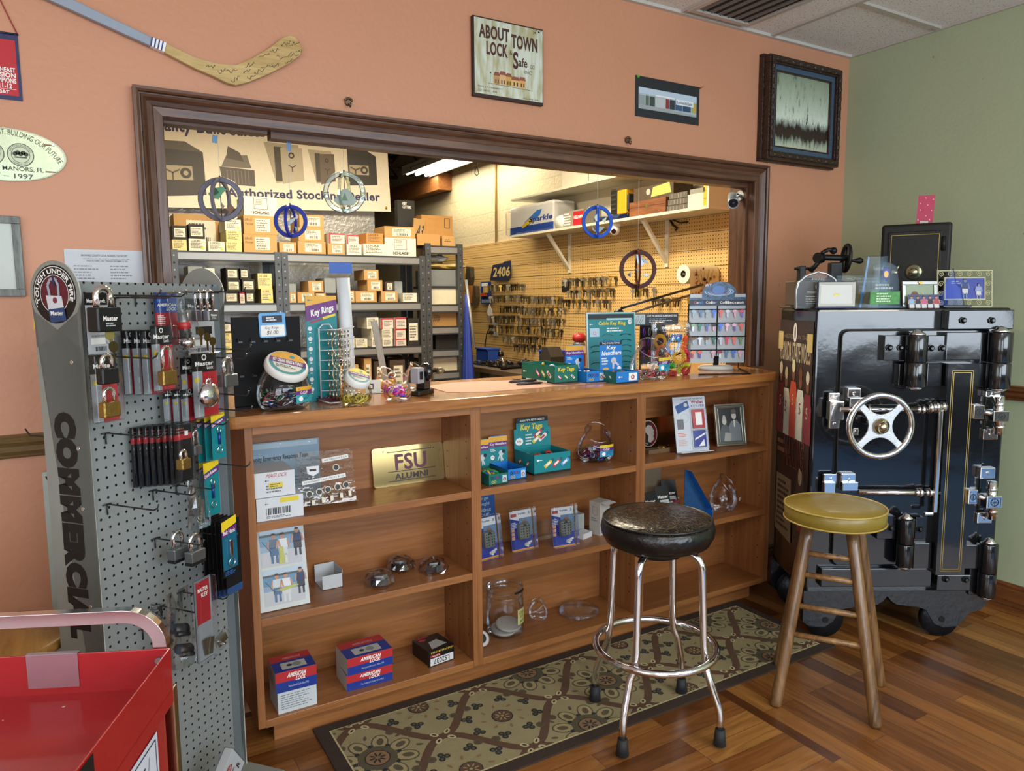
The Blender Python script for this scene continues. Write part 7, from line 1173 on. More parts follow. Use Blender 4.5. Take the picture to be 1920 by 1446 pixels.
# wooden stool behind the cart
t = thing('wooden_stool','round wooden stool with a pale plank seat behind the red cart','stool',T(onz(-12,1196,.64).x,onz(-12,1196,.64).y,0)); b = B(); b.lathe([(.001,.61),(.17,.61),(.178,.617),(.178,.633),(.17,.64),(.001,.64)],wood('pale_stool_wood','7c5526','a87c3e','Y',.35,2.5,8),n=40); b.build('seat',t)
for k in range(4): a = k*PI/2+.5; b = B(); b.tube([(.10*math.cos(a),.10*math.sin(a),.615),(.165*math.cos(a),.165*math.sin(a),0)],.015,LW,10); b.build('leg',t)
# ================================================================= RED SERVICE CART
CC = onz(320,1215,.87); CC.z = 0; CA = Vector((.906,-.423,0)).normalized(); CB = Vector((.423,.906,0)).normalized()
CM = Matrix(((CA.x,CB.x,0,CC.x),(CA.y,CB.y,0,CC.y),(0,0,1,0),(0,0,0,1))); rp = mat('9c1218',.32,.0,var=.10,sc=8,coat=.3,bump=.05,bs=60); CWd,CDp = .74,.52
def cp(px,py): P = onp(px,py,CC,CB); return ((P-CC).dot(CA),P.z)
t = thing('service_cart','bright red steel service cart with a bent chrome push handle','cart',CM)
b = B(); zt,zf = .87,.795; b.box(-CWd,0,-CDp,0,zf-.004,zf,rp)
for q in ((-CWd,0,-.003,0),(-CWd,0,-CDp,-CDp+.003),(-.003,0,-CDp,0),(-CWd,-CWd+.003,-CDp,0)): b.box(q[0],q[1],q[2],q[3],zf-.03,zt,rp)
b.build('top_tray',t,bevel=.0012); b = B(); b.box(-CWd+.012,-.012,-CDp+.012,-.012,.30,zf-.03,rp); b.build('cabinet',t,bevel=.003)
b = B(); b.box(-CWd,0,-CDp,0,.18,.184,rp);
for q in ((-CWd,0,-.003,0),(-CWd,0,-CDp,-CDp+.003),(-.003,0,-CDp,0),(-CWd,-CWd+.003,-CDp,0)): b.box(q[0],q[1],q[2],q[3],.18,.24,rp)
b.build('bottom_tray',t)
h0 = cp(300,1245)
def flat_tube(pts,w,m):   # rectangular section tube
    b = B(); rg = []
    for i,p in enumerate(pts):
        a = Vector(pts[max(i-1,0)]); c = Vector(pts[min(i+1,len(pts)-1)]); tg = (c-a).normalized(); n = Vector((-tg.z,0,tg.x)); rg.append([b.pt(Vector(p)+n*w*sx+Vector((0,w*.8*sy,0))) for sx,sy in ((-.5,-.5),(.5,-.5),(.5,.5),(-.5,.5))])
    b.skin(rg,m,sm=False); return b
hx = -.02; pts = [(hx,.012,.55),(hx,.012,.70),(hx,.012,.86)]+[(hx-.062+.062*math.cos(a),.012,.872+.060*math.sin(a)) for a in [PI/2*i/8 for i in range(9)]]+[(-.25,.012,.932),(-CWd+.082,.012,.932)]+[(-CWd+.082-.062*math.sin(a),.012,.872+.060*math.cos(a)) for a in [PI/2*i/8 for i in range(9)]]+[(-CWd+.02,.012,.55)]
flat_tube(pts,.024,chrome).build('push_handle',t,bevel=.004,seg=3)
b = B(); b.cyl((hx,-.010,.85),(hx,-.003,.85),.006,steel,n=8); b.build('bolt',t)
for x in (-.012,-CWd+.012):
    for y in (.012,-CDp): b = B(); b.box(x-.012,x+.012,y-.010,y+.010,.10,.79,mat('b0a88e',.2,1) if y > 0 else chrome); lg = b.build('leg',t,bevel=.003); b = B(); b.cyl((x-.012,y,.045),(x+.012,y,.045),.045,mat('1a1a1a',.6),n=24); b.box(x-.016,x+.016,y-.015,y+.015,.045,.10,steel); b.build('caster',lg)
b = B(); a0,a1 = cp(50,1219)[0],cp(147,1222)[0]; b.box(a0,a1,-.0052,-.0040,zt-.062,zt+.002,mat('8d6068',.25,0,coat=.5)); b.box(a0,a1,-.006,.004,zt+.001,zt+.0025,mat('8d8088',.25,coat=.5)); b.build('label_holder',t)
b = B(); b.at(frame((-.0105,-CDp,0),(0,1,0),(0,0,1))@T(0,0,.0)); X = lambda d: CDp-d; lw = mat('c6ccd8',.4); b.pl2([(X(.175),.50),(X(.06),.50),(X(.06),.745),(X(.175),.745)],lw,1); dn = mat('26304e',.4); b.pline([(X(.165),.51),(X(.07),.51),(X(.07),.735),(X(.165),.735),(X(.165),.51)],.003,dn,2); b.fine(X(.155),.52,X(.1),.72,12,dn,2,4,.25); b.rim(X(.12),.66,.018,.02,dn,2); b.rim(X(.12),.58,.018,.02,dn,2); b.line(X(.14),.72,X(.095),.55,.0015,dn,2); b.line(X(.1),.72,X(.145),.55,.0015,dn,2); b.build('wiring_label',t)
P_ = onp(150,1425,CC,CA)-CC; yl = P_.dot(CB)
b = B(); b.at(frame((.0006,yl,0),(0,1,0),(0,0,1))); b.rect(-.05,zf-.026,.035,zt-.004,mat('121214',.4),1); b.text('WORK STATION',-.045,zf+.018,.028,zf+.036,WHT,2,.03); b.text('No. 3',-.04,zf-.012,-.0,zf+.006,WHT,2,.03); b.fine(.005,zf-.018,.03,zf+.012,3,WHT,2); b.build('black_sticker',t)
r_ = random.Random(6)
b = B()
for k in range(10): x,y = -r_.uniform(.05,.5),-r_.uniform(.05,.4); b.at(topf(x,y,zf)); b.disc(0,0,r_.uniform(.001,.004),mat(('5a1a14','c8b8a8')[k % 2],.6),1,n=6)
b.build('paint_chips',t)
# ================================================================= STOREROOM BEYOND THE OPENING
PX = 3.782
tanp = pegmat('tan_pegboard','cfab6c','3a2810',.0254,.0042,(1,2),.55,.03,.115)
b = B(); b.box(PX,XR,2.84,8.6,.9,2.092,tanp); struct(b.build('wall_pegboard'))
b = B(); b.box(3.628,XR-.001,7.674,10.99,2.745,2.93,wood('soffit_wood','7c4a24','9c6636','Y',.5,3,8),side=None); tag(b.build('soffit_box'),'boxed brown wood beam along the storeroom block wall','beam')
b = B(); b.cyl((XR-.012,6.65,2.09),(XR-.012,6.65,3.4),.011,mat('a88c50',.5),n=10); tag(b.build('conduit_pipe'),'thin tan vertical conduit on the storeroom block wall','pipe')
p = onz(894,312,2.95); b = B(); b.tube([(0,0,3.4-ony(894,330,5.6).z),(0,0,.08),(.012,0,.05),(.018,0,.02),(0,0,0),(-.018,0,.02),(-.012,0,.05),(0,0,.08)],.004,mat('1a1a1a',.6),6); b.tube([(-.015,0,.14),(.015,0,.15)],.003,mat('1a1a1a',.6),6); tag(b.build('wire_hook',loc=ony(894,330,5.6)),'black twisted wire loop hanging near the bright fixture','wire')
q0,q1 = onz(745,400,2.75),onz(687,414,2.75); strip_light('ceiling_light',q0.x-.05,q0.x+.05,min(q0.y,9.6),10.9,2.75,14,'slim lit fluorescent tube far back in the storeroom')
# ---- white wall shelf
t = thing('wall_shelf','long white two-tier wall shelf on triangular brackets above the pegboard','shelf',T(0,0,0)); ws = mat('cfc9b4',.45); SX = 3.5; ya,yb = 3.43,5.87
for nm,q in (('shelf_board',(SX,XR-.002,ya,yb,2.070,2.090)),('shelf_board',(SX,XR-.002,ya,yb,2.395,2.412)),('back_board',(XR-.012,XR-.002,ya,yb,2.09,2.395)),('end_board',(SX,XR-.012,ya,ya+.018,2.09,2.395))): b = B(); b.box(*q,ws); b.build(nm,t,bevel=.001)
for y in (5.335,4.105):
    b = B(); b.box(PX-.012,PX,y-.018,y+.018,1.735,2.07,ws); b.poly(((SX+.03,y-.015,2.068),(SX+.03,y+.015,2.068),(PX-.012,y+.015,1.76),(PX-.012,y-.015,1.76)),ws); b.poly(((SX+.06,y-.015,2.068),(SX+.06,y+.015,2.068),(PX-.012,y+.015,1.79),(PX-.012,y-.015,1.79)),ws); b.poly(((SX+.03,y-.015,2.068),(SX+.06,y-.015,2.068),(PX-.012,y-.015,1.79),(PX-.012,y-.015,1.76)),ws); b.build('bracket',t)
SZ = 2.0905
def sh(x0,x1,ytop,X=3.53): a = onx(x0,400,X); c = onx(x1,400,X); return a.y,c.y,onx(x0,ytop,X).z-SZ
def shbox(x0,x1,yt,name,label,cat,m,X=3.53,dep=.18,z=SZ,h=None,art=None,off=0):
    ya_,yb_,hh = sh(x0,x1,yt,X); hh = (h or hh)-(z-SZ if h is None else 0); w = ya_-yb_; b = B(); b.box(0,dep,0,w,0,hh,m)
    if art: b.at(frame((0,w,0),(0,-1,0),(0,0,1))); art(b,w,hh)
    b.m = Matrix.Identity(4); return tag(b.build(name,loc=(X,yb_,z)),label,cat)
t = thing('paper_towel_pack','clear-wrapped pack of paper towels at the left end of the white shelf','paper towels',T(3.535,onx(1037,400,3.53).y,SZ)); w = onx(955,400,3.53).y-onx(1036,400,3.53).y; b = B(); b.box(0,.22,0,w,.0,.25,mat('d8d8d4',.5)); b.at(frame((-.001,w,0),(0,-1,0),(0,0,1))); b.rect(0,0,w,.07,mat('24489c',.4),1); b.pl2([(w*.4,.06),(w*.7,.14),(w*.75,.19),(w*.65,.19),(w*.35,.10)],mat('3a7ac8',.4),1); b.text('Sparkle',w*.45,.08,w*.97,.14,'24489c',2,.03,.2); b.pl2([(w*.3,.05),(w*.55,.10),(w*.5,.13),(w*.3,.08)],mat('d8b82a',.4),2); b.build('wrapped_rolls',t,bevel=.01); b = B(); b.box(-.012,.225,-.02,w+.09,-.0,.235,glassy('eef2f6',.2,.08)); b.build('plastic_wrap',t,bevel=.03)
b = B(); ya_,yb_,_ = sh(1040,1058,395); b.cyl((.06,.0,.06),(.06,ya_-yb_,.06),.058,mat('dcdcd8',.5),n=24); tag(b.build('cup_sleeve',loc=(3.52,yb_,SZ)),'white sleeve of paper plates lying beside the towel pack','paper plates')
shbox(1056,1094,398,'parts_carton','grey and red HILLMAN parts box on the white shelf','box',mat('8a8478',.6),art=lambda b,w,h: (b.rect(w*.5,0,w,h*.9,mat('b0202a',.4),1),b.text('HILLMAN',w*.54,h*.45,w*.96,h*.65,WHT,2,.03),b.fine(w*.05,h*.1,w*.45,h*.9,5,WHT,1)))
ya_,yb_,h_ = sh(1128,1156,358); t = thing('power_tool_charger','yellow and black battery charger standing on the white shelf','charger',T(3.62,yb_,SZ)); w = ya_-yb_; b = B(); b.box(0,.12,0,w*.62,.05,h_,mat('d8a21c',.4)); b.box(.01,.1,-.02,.03,.07,h_*.85,mat('141414',.5)); b.build('tool_body',t,bevel=.012); b = B(); b.box(0,.12,w*.62,w,.06,h_,mat('1a1a1a',.5));
for k in range(5): b.box(-.004,.0,w*.66,w*.95,.09+k*.035,.105+k*.035,mat('3a3a2a',.4))
b.build('grille',t,bevel=.006); b = B(); b.box(-.01,.13,-.03,w+.02,0,.05,mat('1c2440',.6)); b.build('stand',t,bevel=.01)
ya_,yb_,_ = sh(1104,1165,395); b = B(); r_ = random.Random(2); rg = [[b.pt((.04+.05*math.cos(a)*(1+.3*r_.uniform(-1,1)),y,.02+.02*math.sin(a)*(1+.4*r_.uniform(-1,1)))) for a in [2*PI*k/10 for k in range(10)]] for y in [i*.05 for i in range(int((yb_-ya_)/-.05))]]; b.skin(rg,mat('1c2c5c',.8),sm=False); tag(b.build('blue_cloth',loc=(3.49+.03,yb_,SZ)),'crumpled navy cloth lying before the yellow charger','cloth') if len(rg) > 1 else None
wbx1 = wood('old_box_wood','5a3218','8a5630','Y',.45,4,8)
shbox(1180,1248,372,'wooden_box','reddish wooden box with brass clasp, lower of two on the white shelf','box',wbx1,X=3.53,h=.105,art=lambda b,w,h: (b.line(0,h*.6,w,h*.6,.003,'2a1408',1),b.rect(w*.46,h*.4,w*.52,h*.8,mat('8a7a4a',.4,.8),2)))
shbox(1188,1262,350,'wooden_box','weathered wooden box with a yellow note, upper of two on the white shelf','box',mat('4a3a26',.6,var=.3),X=3.56,z=SZ+.1055,h=.10,art=lambda b,w,h: (b.pl2([(w*.45,h*.2),(w*.95,h*.3),(w*.9,h*1.0),(w*.5,h*.85)],mat('cfc05a',.5),1),b.disc(w*.38,h*.6,.022,mat('a8aca0',.4),1)))
for k in range(3): shbox(1250+k*2,1288,380,'parts_organizer',('lowest','middle','topmost')[k]+' of three stacked grey parts organizers on the white shelf','organizer',mat('5c5850',.35,var=.2),X=3.53,z=SZ+.04*k+.05*0,h=.037,art=lambda b,w,h: [b.line(w*q/6,h*.1,w*q/6,h*.9,.003,'a8a090',1) for q in range(1,6)])
for k,(x0,x1,h,c) in enumerate(((1289,1318,.09,'c8c4b4'),(1293,1320,.03,'8a887c'))): shbox(x0,x1,370,'card_box',('white card box beside the grey organizers','grey card box on top of the white card box')[k],'box',mat(c,.6),X=3.53,z=SZ+k*.0905,h=h)
for k in range(4): shbox(1318,1330,370,'yellow_box','small yellow box, %s from the bottom at the right end of the shelf' % ('first second third fourth'.split()[k]),'box',mat('c8a824',.4),X=3.53,z=SZ+k*.05,h=.048,dep=.1)
for k,(x0,x1,h) in enumerate(((1050,1098,.20),(1100,1150,.14))): ya_,yb_,_ = sh(x0,x1,400); b = B(); b.box(0,.2,0,ya_-yb_,0,h,mat('cfc8b4',.6)); tag(b.build('white_carton',loc=(3.55,yb_,2.4125)),('taller white carton on top of the white shelf','shorter white carton on top of the white shelf')[k],'box')
t = thing('dome_camera','small white dome security camera under the white shelf','camera',T(3.56,onx(1153,425,3.56).y,2.07)); b = B(); b.lathe([(.001,0),(.045,0),(.042,-.025),(.001,-.03)],mat('d8d6cc',.4),n=20); b.build('mount',t); b = B(); b.ball((-.01,-.01,-.05),.040,mat('dcdad0',.35),16); b.build('camera_ball',t); b = B(); b.cyl((-.035,-.03,-.06),(-.045,-.04,-.064),.018,mat('101010',.1),n=14); b.build('lens',t)
b = B(); pts = [onx(x,y,PX-.01) for x,y in ((1166,415),(1180,419),(1200,420),(1220,417),(1240,410),(1252,407),(1262,412),(1275,418),(1290,416))]; c0 = pts[0].copy(); b.tube([p-c0 for p in pts],.006,mat('1a1512',.6),6); b.tube([onx(x,y,PX-.01)-c0 for x,y in ((1255,410),(1262,422),(1270,428),(1266,432))],.008,mat('1a1512',.6),6); tag(b.build('extension_cord',loc=c0),'tangled dark power cord running along the top of the pegboard','cord')
# ---- things hung on the pegboard
def wallY(px,py,X=PX): p = onx(px,py,X); return p
def onpeg(name,label,cat,x0,y0,x1,y1,X,fn,kind='mesh'):
    a = onx(x0,y0,X); c = onx(x1,y1,X); w = a.y-c.y; h = a.z-c.z if a.z > c.z else .1; b = B(); b.at(frame((0,w,0),(0,-1,0),(0,0,1))); fn(b,w,h); b.m = Matrix.Identity(4); return tag(b.build(name,loc=(X,c.y,c.z)),label,cat)
onpeg('number_plate','curled navy card with the numbers 2406 hung on the pegboard','sign',918,493,958,524,PX-.03,lambda b,w,h: (b.prism([(0,0),(w*.85,-h*.05),(w,h*.25),(w,h*1.02),(w*.7,h),(w*.65,h*.92),(w*.15,h*.86)],-.004,0,mat('1c2440',.6)),b.text('2406',w*.16,h*.18,w*.95,h*.72,mat('c8b070',.5),2,.03,.15)))
onpeg('note_card','small black card with pale lines hung on the pegboard','card',1053,526,1066,547,PX-.01,lambda b,w,h: (b.box(0,w,0,h,-.003,0,mat('1c1a16',.6)),b.fine(w*.1,h*.5,w*.9,h*.95,4,'a89868',2)))
t = thing('wall_outlet','white duplex outlet with two black plugs on the pegboard','outlet',T(PX,onx(929,612,PX).y,onx(929,612,PX).z)); b = B(); b.box(-.006,0,-.055,.055,-.10,.055,mat('d8d4c4',.4)); b.at(frame((-.006,.055,0),(0,-1,0),(0,0,1))); [b.rect(.03+.03*i,-.07+.07*j,.035+.03*i,-.05+.07*j,ink,1) for i in (0,1) for j in (0,1)]; b.build('outlet_plate',t)
for i in range(2): b = B(); b.box(-.04,-.006,.03,.07,-.08+.06*i,-.05+.06*i,mat('16120e',.6)); b.tube([(-.03,.06,-.065+.06*i),(-.05,.10,-.08),(-.05,.14,-.2),(-.05,.16,-.5),(-.05,.16,-.62)],.006,mat('16120e',.6),6); b.build('plug',t)
onpeg('tool_pack','blue blister card with an orange tool hung left on the pegboard','blister pack',901,529,921,570,PX-.03,lambda b,w,h: (b.box(0,w,0,h,-.003,0,mat('1c3c7c',.4)),b.rect(w*.1,h*.8,w*.7,h*.95,WHT,2),b.box(w*.2,w*.6,h*.35,h*.5,0,.03,mat('b84a24',.4)),b.box(w*.5,w*.7,h*.5,h*.75,0,.03,mat('c8a860',.4)),b.rect(w*.1,h*.05,w*.9,h*.2,'8aa0b8',2)))
onpeg('white_tag','small white paper tag hanging under the blue tool card','tag',913,570,924,594,PX-.05,lambda b,w,h: b.prism([(w*.3,0),(w,h*.1),(w*.9,h*.45),(w*.5,h),(0,h*.35)],0,.003,mat('d8d4cc',.6)))
for i,(x0,y0,x1,y1,c,lab) in enumerate(((869,492,880,526,'a8884c','tan leather pouch hanging at the left end of the pegboard'),(880,535,893,568,'a8682c','orange-brown leather holster hanging at the left end of the pegboard'),(893,535,900,572,'4a3c24','dark leather tool sleeve hanging beside the holster'),(881,500,890,534,'3a3020','bundle of dark cords hanging above the holster'))):
    onpeg('tool_pouch' if i != 3 else 'cord_bundle',lab,'pouch' if i != 3 else 'cord',x0,y0,x1,y1,PX-.002,lambda b,w,h: b.prism([(w*.1,h),(w*.9,h*.95),(w,h*.4),(w*.75,0),(w*.3,.0),(0,h*.35)],0,.05,mat(c,.6,var=.25)))
# paper towel roll
c0 = onx(1281,514,3.50); t = thing('paper_towel_roll','flower-printed paper towel roll mounted at the right of the pegboard','paper towels',T(3.50,c0.y,c0.z)); pr_ = mat('cfc49c',.7); b = B(); b.cyl((0,0,0),(.27,0,0),.062,pr_,n=32,caps=False); rg = [b.ring((0,0,0),(0,1,0),(0,0,1),r,32) for r in (.062,.024)]; b.skin(rg,mat('d8d4c0',.7),caps=False,sm=False); b.build('roll',t); b = B(); b.cyl((.0,0,0),(.27,0,0),.024,mat('4a3a24',.8),n=20,caps=False); b.build('core',t); b = B(); b.cyl((-.004,0,0),(.29,0,0),.006,steel,n=8); b.build('holder_rod',t)
b = B(); b.poly(((.0,-.060,.0),(.27,-.060,.0),(.27,-.066,-.16),(.0,-.066,-.16)),pr_); b.at(front(0,-.0665,-.16)); r_ = random.Random(7)
for k in range(26): b.disc(r_.uniform(.04,.23),r_.uniform(.02,.21),r_.uniform(.005,.013),mat(r_.choice(('a8602c','8a4a2a','6a6a34','5a3a24','b88a4a')),.7),1,n=8)
for k in range(5): b.line(.13,.02,.05+.04*k,.19,.003,'5a4a2a',1)
b.build('hanging_sheet',t)
# keys on hooks: rows measured along the board (left x, left y, right x, right y) with how many keys
F2 = lambda x,y: (860+x/6.027,480+y/6.027)
rows = [(390,335,700,315,20,'first row of the left block'),(745,320,800,318,3,'first row, left block, short end'),(410,455,790,440,24,'second row of the left block, left half'),(800,455,1215,462,27,'second row of the left block, right half'),(505,570,745,565,16,'third row of the left block, left half'),(760,590,1215,590,28,'third row of the left block, right half'),(390,680,690,678,19,'fourth row of the left block, left half'),(735,705,1210,712,28,'fourth row of the left block, right half'),(465,790,650,790,11,'fifth row of the left block, left end'),(700,795,990,800,18,'fifth row of the left block, middle'),(1015,825,1215,832,12,'fifth row of the left block, right end'),(560,910,1010,915,26,'sixth row of the left block'),(690,1000,940,1005,13,'lowest row of the left block'),
        (1255,262,1800,235,22,'top row of the right block'),(1300,390,1830,365,18,'second row of the right block'),(1240,495,1810,500,15,'third row of the right block'),(2030,372,2240,360,7,'second row beside the red-brown suncatcher'),(2250,480,2640,470,10,'short row below the lamp arm')]
km = [mat(c,.35,.9) for c in ('7a7058','5e5644','8d8674','6b6048','4c4436','a8883c')]; protos = []
rr_ = random.Random(31); r_ = random.Random(77)
for m in km: b = B(); b.at(T(0,0,0)@RZ(-PI/2)); b.m = RZ(-PI/2+.9); b0 = B(); b0.at(frame((0,0,0),(.62,-.78,0),(0,0,1))); b0.prism([(.013*math.cos(a),-.011+.011*math.sin(a)) for a in [2*PI*k/8 for k in range(8)]],-.001,.001,m); b0.prism([(-.0045,-.02),(.0045,-.02),(.0045,-.048),(.0,-.053),(-.0045,-.045)],-.001,.001,m); o = b0.build('key_blank'); protos.append(o)
hk = B(); hk.tube([(0,0,0),(-.085,0,.0),(-.095,0,.012)],.0018,mat('5a4a30',.4,.7),5); hk0 = hk.build('peg_hook'); first = [True]*len(protos); hfirst = True
for (x0,y0,x1,y1,n,lab) in rows:
    for i in range(n):
        f = (i+.5)/n; px,py = F2(x0+(x1-x0)*f,y0+(y1-y0)*f); depth = .02+.055*((i*7) % 4)/3; p = onx(px,py,PX-.005)
        if i % 3 == 0:
            h = hk0 if hfirst else hk0.copy()
            if not hfirst: COL.objects.link(h)
            hfirst = False; h.location = (PX,p.y,p.z+.002); tag(h,'thin wire peg hook holding keys in the '+lab,'hook','wire hooks on the tan pegboard')
            hy,hz = p.y,p.z
        k = rr_.randrange(len(protos)-1) if rr_.random() > .1 else len(protos)-1
        o = protos[k] if first[k] else protos[k].copy()
        if not first[k]: COL.objects.link(o)
        first[k] = False; o.location = (PX-.014-.026*(i % 3)-rr_.uniform(0,.008),hy,hz); o.rotation_euler = (rr_.uniform(-.15,.15),0,rr_.uniform(-.5,.5)); o.scale = (1.4,1.4,rr_.uniform(1.1,1.5)); tag(o,'blank key hanging in the '+lab,'key','blank keys on the tan pegboard')
# ---- workbench, machines, bins
b = B(); b.box(3.12,PX-.002,3.2,8.4,.86,.90,mat('4a3a2a',.6));
t = thing('workbench','dark workbench running under the tan pegboard','workbench',T(0,0,0)); o = b.build('bench_top',t)
for y in (3.3,5.8,8.3):
    for x in (3.17,3.7): b = B(); b.box(x-.03,x+.03,y-.03,y+.03,0,.86,mat('3a2e22',.7)); b.build('leg',t)
def bench(px,py,X=3.4): p = onx(px,py,X); return p
r_ = random.Random(17); dkm = [mat(c,.4,.5) for c in ('1c1a18','2a2622','34302a','14161c')]
for i,(px,lab) in enumerate(((895,'dark key cutting machine at the left of the bench, beside the blue umbrella'),(917,'dark key cutting machine with a blue dial, second from left'),(940,'dark key cutting machine behind the lever with the ball knob'),(962,'dark key cutting machine nearest the green box'))):
    p = bench(px,700,3.36); t = thing('key_machine',lab,'machine',T(3.36,p.y,.90)); top = onx(px,677,3.36).z-.9
    b = B(); b.box(-.12,.15,-.10,.10,.002,top*.45,dkm[i]); b.build('machine_base',t,bevel=.012)
    for k in range(4): b = B(); c = (r_.uniform(-.1,.08),r_.uniform(-.07,.07),top*.5); b.cyl(c,(c[0]+r_.uniform(-.05,.05),c[1]+r_.uniform(-.08,.08),top*r_.uniform(.7,.98)),min(r_.uniform(.02,.045),top*.4),dkm[r_.randrange(4)],n=12); b.build(('spindle','clamp','motor','carriage')[k],t,bevel=.003)
    b = B(); b.cyl((-.09,0,top*.6),(-.13,-.02,top*.62),min(.045,top*.5),mat('22386a' if i == 1 else '26241f',.35,.4),n=20); b.build('dial',t)
p = onx(945,700,3.2); t = thing('machine_lever','chrome lever with black ball knob rising from the key machines','lever',T(3.2,p.y,.90)); q = onx(939,664,3.2)-Vector((3.2,p.y,.90)); b = B(); b.cyl((0,0,0),(0,0,.06),.03,dkm[1],n=14); b.build('pivot',t); b = B(); b.tube([(0,0,.05),(q.x,q.y,q.z)],.010,chrome,8); b.build('rod',t); b = B(); b.ball(q,.028,mat('0e0e0e',.25),14); b.build('ball_knob',t)
def bin_(px0,px1,pyt,X,lab,c='1c4aa8'):
    a = onx(px0,pyt,X); d_ = onx(px1,pyt,X); w = a.y-d_.y; h = a.z-.90; b = B(); bl = mat(c,.4)
    for q in ((0,.14,0,.006,0,h),(0,.14,w-.006,w,0,h),(0,.006,0,w,0,h*.85),(.134,.14,0,w,0,h),(0,.14,0,w,0,.006),(-.01,.15,-.008,w+.008,h-.012,h)): b.box(*q,bl)
    return tag(b.build('storage_bin',loc=(X,d_.y,.90)),lab,'bin')
bin_(893,913,652,3.45,'small blue storage bin on the bench under the outlet'); bin_(1011,1038,656,3.2,'blue storage bin on the bench behind the key tag box')
p = onx(1046,690,3.2); b = B(); b.prism([(-.07,0),(.07,0),(.08,.12),(.03,.17),(-.04,.17),(-.08,.10)],0,.12,mat('2a241e',.6)); b.m = Matrix.Identity(4); o = b.build('tool_bag'); o.matrix_world = T(3.2,p.y,.90)@frame((0,.0,.0),(0,-1,0),(0,0,1)); o.scale = (1,onx(1046,650,3.2).z/.17*1-.9/.17,1); tag(o,'dark soft tool bag beside the blue storage bin','bag')
zc = onx(1086,648,3.15).z; t = thing('spray_can','red and white spray can with a red cap behind the counter boxes','can',T(3.15,onx(1086,660,3.15).y,.90)); b = B(); b.cyl((0,0,0),(0,0,zc-.9),.048,mat('b8aca0',.3,.3),n=24); b.cyl((0,0,(zc-.9)*.45),(0,0,(zc-.9)*.8),.0487,mat('8c2430',.4),n=24,caps=False); b.build('can_body',t); b = B(); b.lathe([(.048,0),(.042,.02),(.034,.03),(.001,.031)],mat('8a8a8c',.3,.6),(0,0,zc-.9),24); b.build('shoulder',t); b = B(); b.lathe([(.034,.03),(.05,.04),(.048,.07),(.03,.088),(.001,.09)],mat('9c1c24',.4),(0,0,zc-.9),20); b.tube([(-.03,.0,zc-.9+.06),(-.2,-.02,zc-.9+.062)],.002,mat('b03040',.4),5); b.build('cap',t)
# desk lamp arms
t = thing('swing_arm_lamp','black swing-arm lamp frame reaching across behind the counter displays','lamp',T(0,0,0)); YA = 3.12
P1,P2,P3,P4 = ony(1165,578,YA),ony(1318,534,YA),ony(1172,590,YA),ony(1300,552,YA); b = B(); b.tube([P1,P2],.007,blk,8); b.build('upper_arm',t); b = B(); b.tube([P3,P4],.007,mat('6a5c48',.4,.5),8); b.build('lower_arm',t); J = ony(1160,586,YA); b = B(); b.cyl(J+Vector((0,-.02,0)),J+Vector((0,.02,0)),.018,blk,n=14); b.tube([J,P1],.006,blk,6); b.tube([J,P3],.006,blk,6); b.build('joint',t); b = B(); b.tube([J,ony(1145,610,YA),Vector((ony(1140,640,YA).x,YA,.0))],.009,blk,8); b.cyl((ony(1140,640,YA).x,YA,0),(ony(1140,640,YA).x,YA,.03),.12,blk,n=24); b.build('post',t)
# ---- steel racks
RY0 = 5.6; rk = mat('4f5458',.4,.6); rkd = mat('3c4044',.45,.6); rkl = mat('8c9090',.35,.5)
zl = [ony(700,y,RY0).z for y in (479,567,651)]+[.72,.25]; zl[0] = ony(700,479,RY0).z
def post(t,px,zt,wd=.05,y=RY0):
    x = ony(px,500,RY0).x; b = B(); b.box(x-wd/2,x+wd/2,y-.003,y,0,zt,rk); b.box(x-wd/2,x-wd/2+.003,y,y+.035,0,zt,rk); b.at(frame((x,y-.0035,0),(1,0,0),(0,0,1)))
    k = 0
    for z in [zt-.04-.05*i for i in range(20)]: b.disc(0,z,.008 if k % 2 else .006,mat('0c0c0e',.6) if k % 2 else rkl,1,n=8); k += 1
    b.build('upright',t)
def rack(label,px0,px1,levels,zt,dep=.42):
    t = thing('steel_rack',label,'rack',T(0,0,0)); x0,x1 = ony(px0,500,RY0).x,ony(px1,500,RY0).x
    for z in levels: b = B(); b.box(x0,x1,RY0+.002,RY0+.03,z-.058,z-.004,rkl); b.box(x0,x1,RY0+.0,RY0+.034,z-.012,z,rkd); b.box(x0,x1,RY0+.001,RY0+.01,z-.070,z-.058,rkd); b.box(x0,x1,RY0+.03,RY0+dep,z-.014,z-.002,rkd); b.build('shelf',t)
    post(t,px0+5,zt); post(t,px1-5,zt)
    for px in (px0+5,px1-5): x = ony(px,500,RY0).x; b = B(); b.box(x-.025,x+.025,RY0+dep-.003,RY0+dep,0,zt,rk); b.build('upright',t)
    return t
zt1 = ony(530,473,RY0).z; rack('grey steel rack of boxes, left bay behind the pegboard stand',322,527,[z+.0 for z in zl],zt1); rack('grey steel rack of boxes, wide middle bay',529,797,zl,zt1)
zs = [ony(830,y,RY0).z for y in (461,571,612,655,697)]; rack('narrow grey steel rack at the right of the wide bay',798,868,zs+[.4],ony(830,457,RY0).z,.40)
TP = lambda q: (300+q[0]/4.174,220+q[2]/4.174,300+q[1]/4.174,220+q[3]/4.174); FP = lambda q: (300+q[0]/4.82,480+q[2]/4.82,300+q[1]/4.82,480+q[3]/4.82); SP = lambda q: (600+q[0]/4.13,370+q[2]/4.13,600+q[1]/4.13,370+q[3]/4.13)
CN = {'k': ('kraft','a88450'),'w': ('white','c8c4b4'),'b': ('black','1c1a18'),'c': ('cream','c8bc80'),'r': ('red-ended white','c4bcb0'),'g': ('grey','7c8488'),'o': ('orange','b87a3a'),'d': ('dark brown','3c2c1e'),'s': ('white SCHLAGE','c8c4b4'),'p': ('kraft BRASS Passage','a88450')}
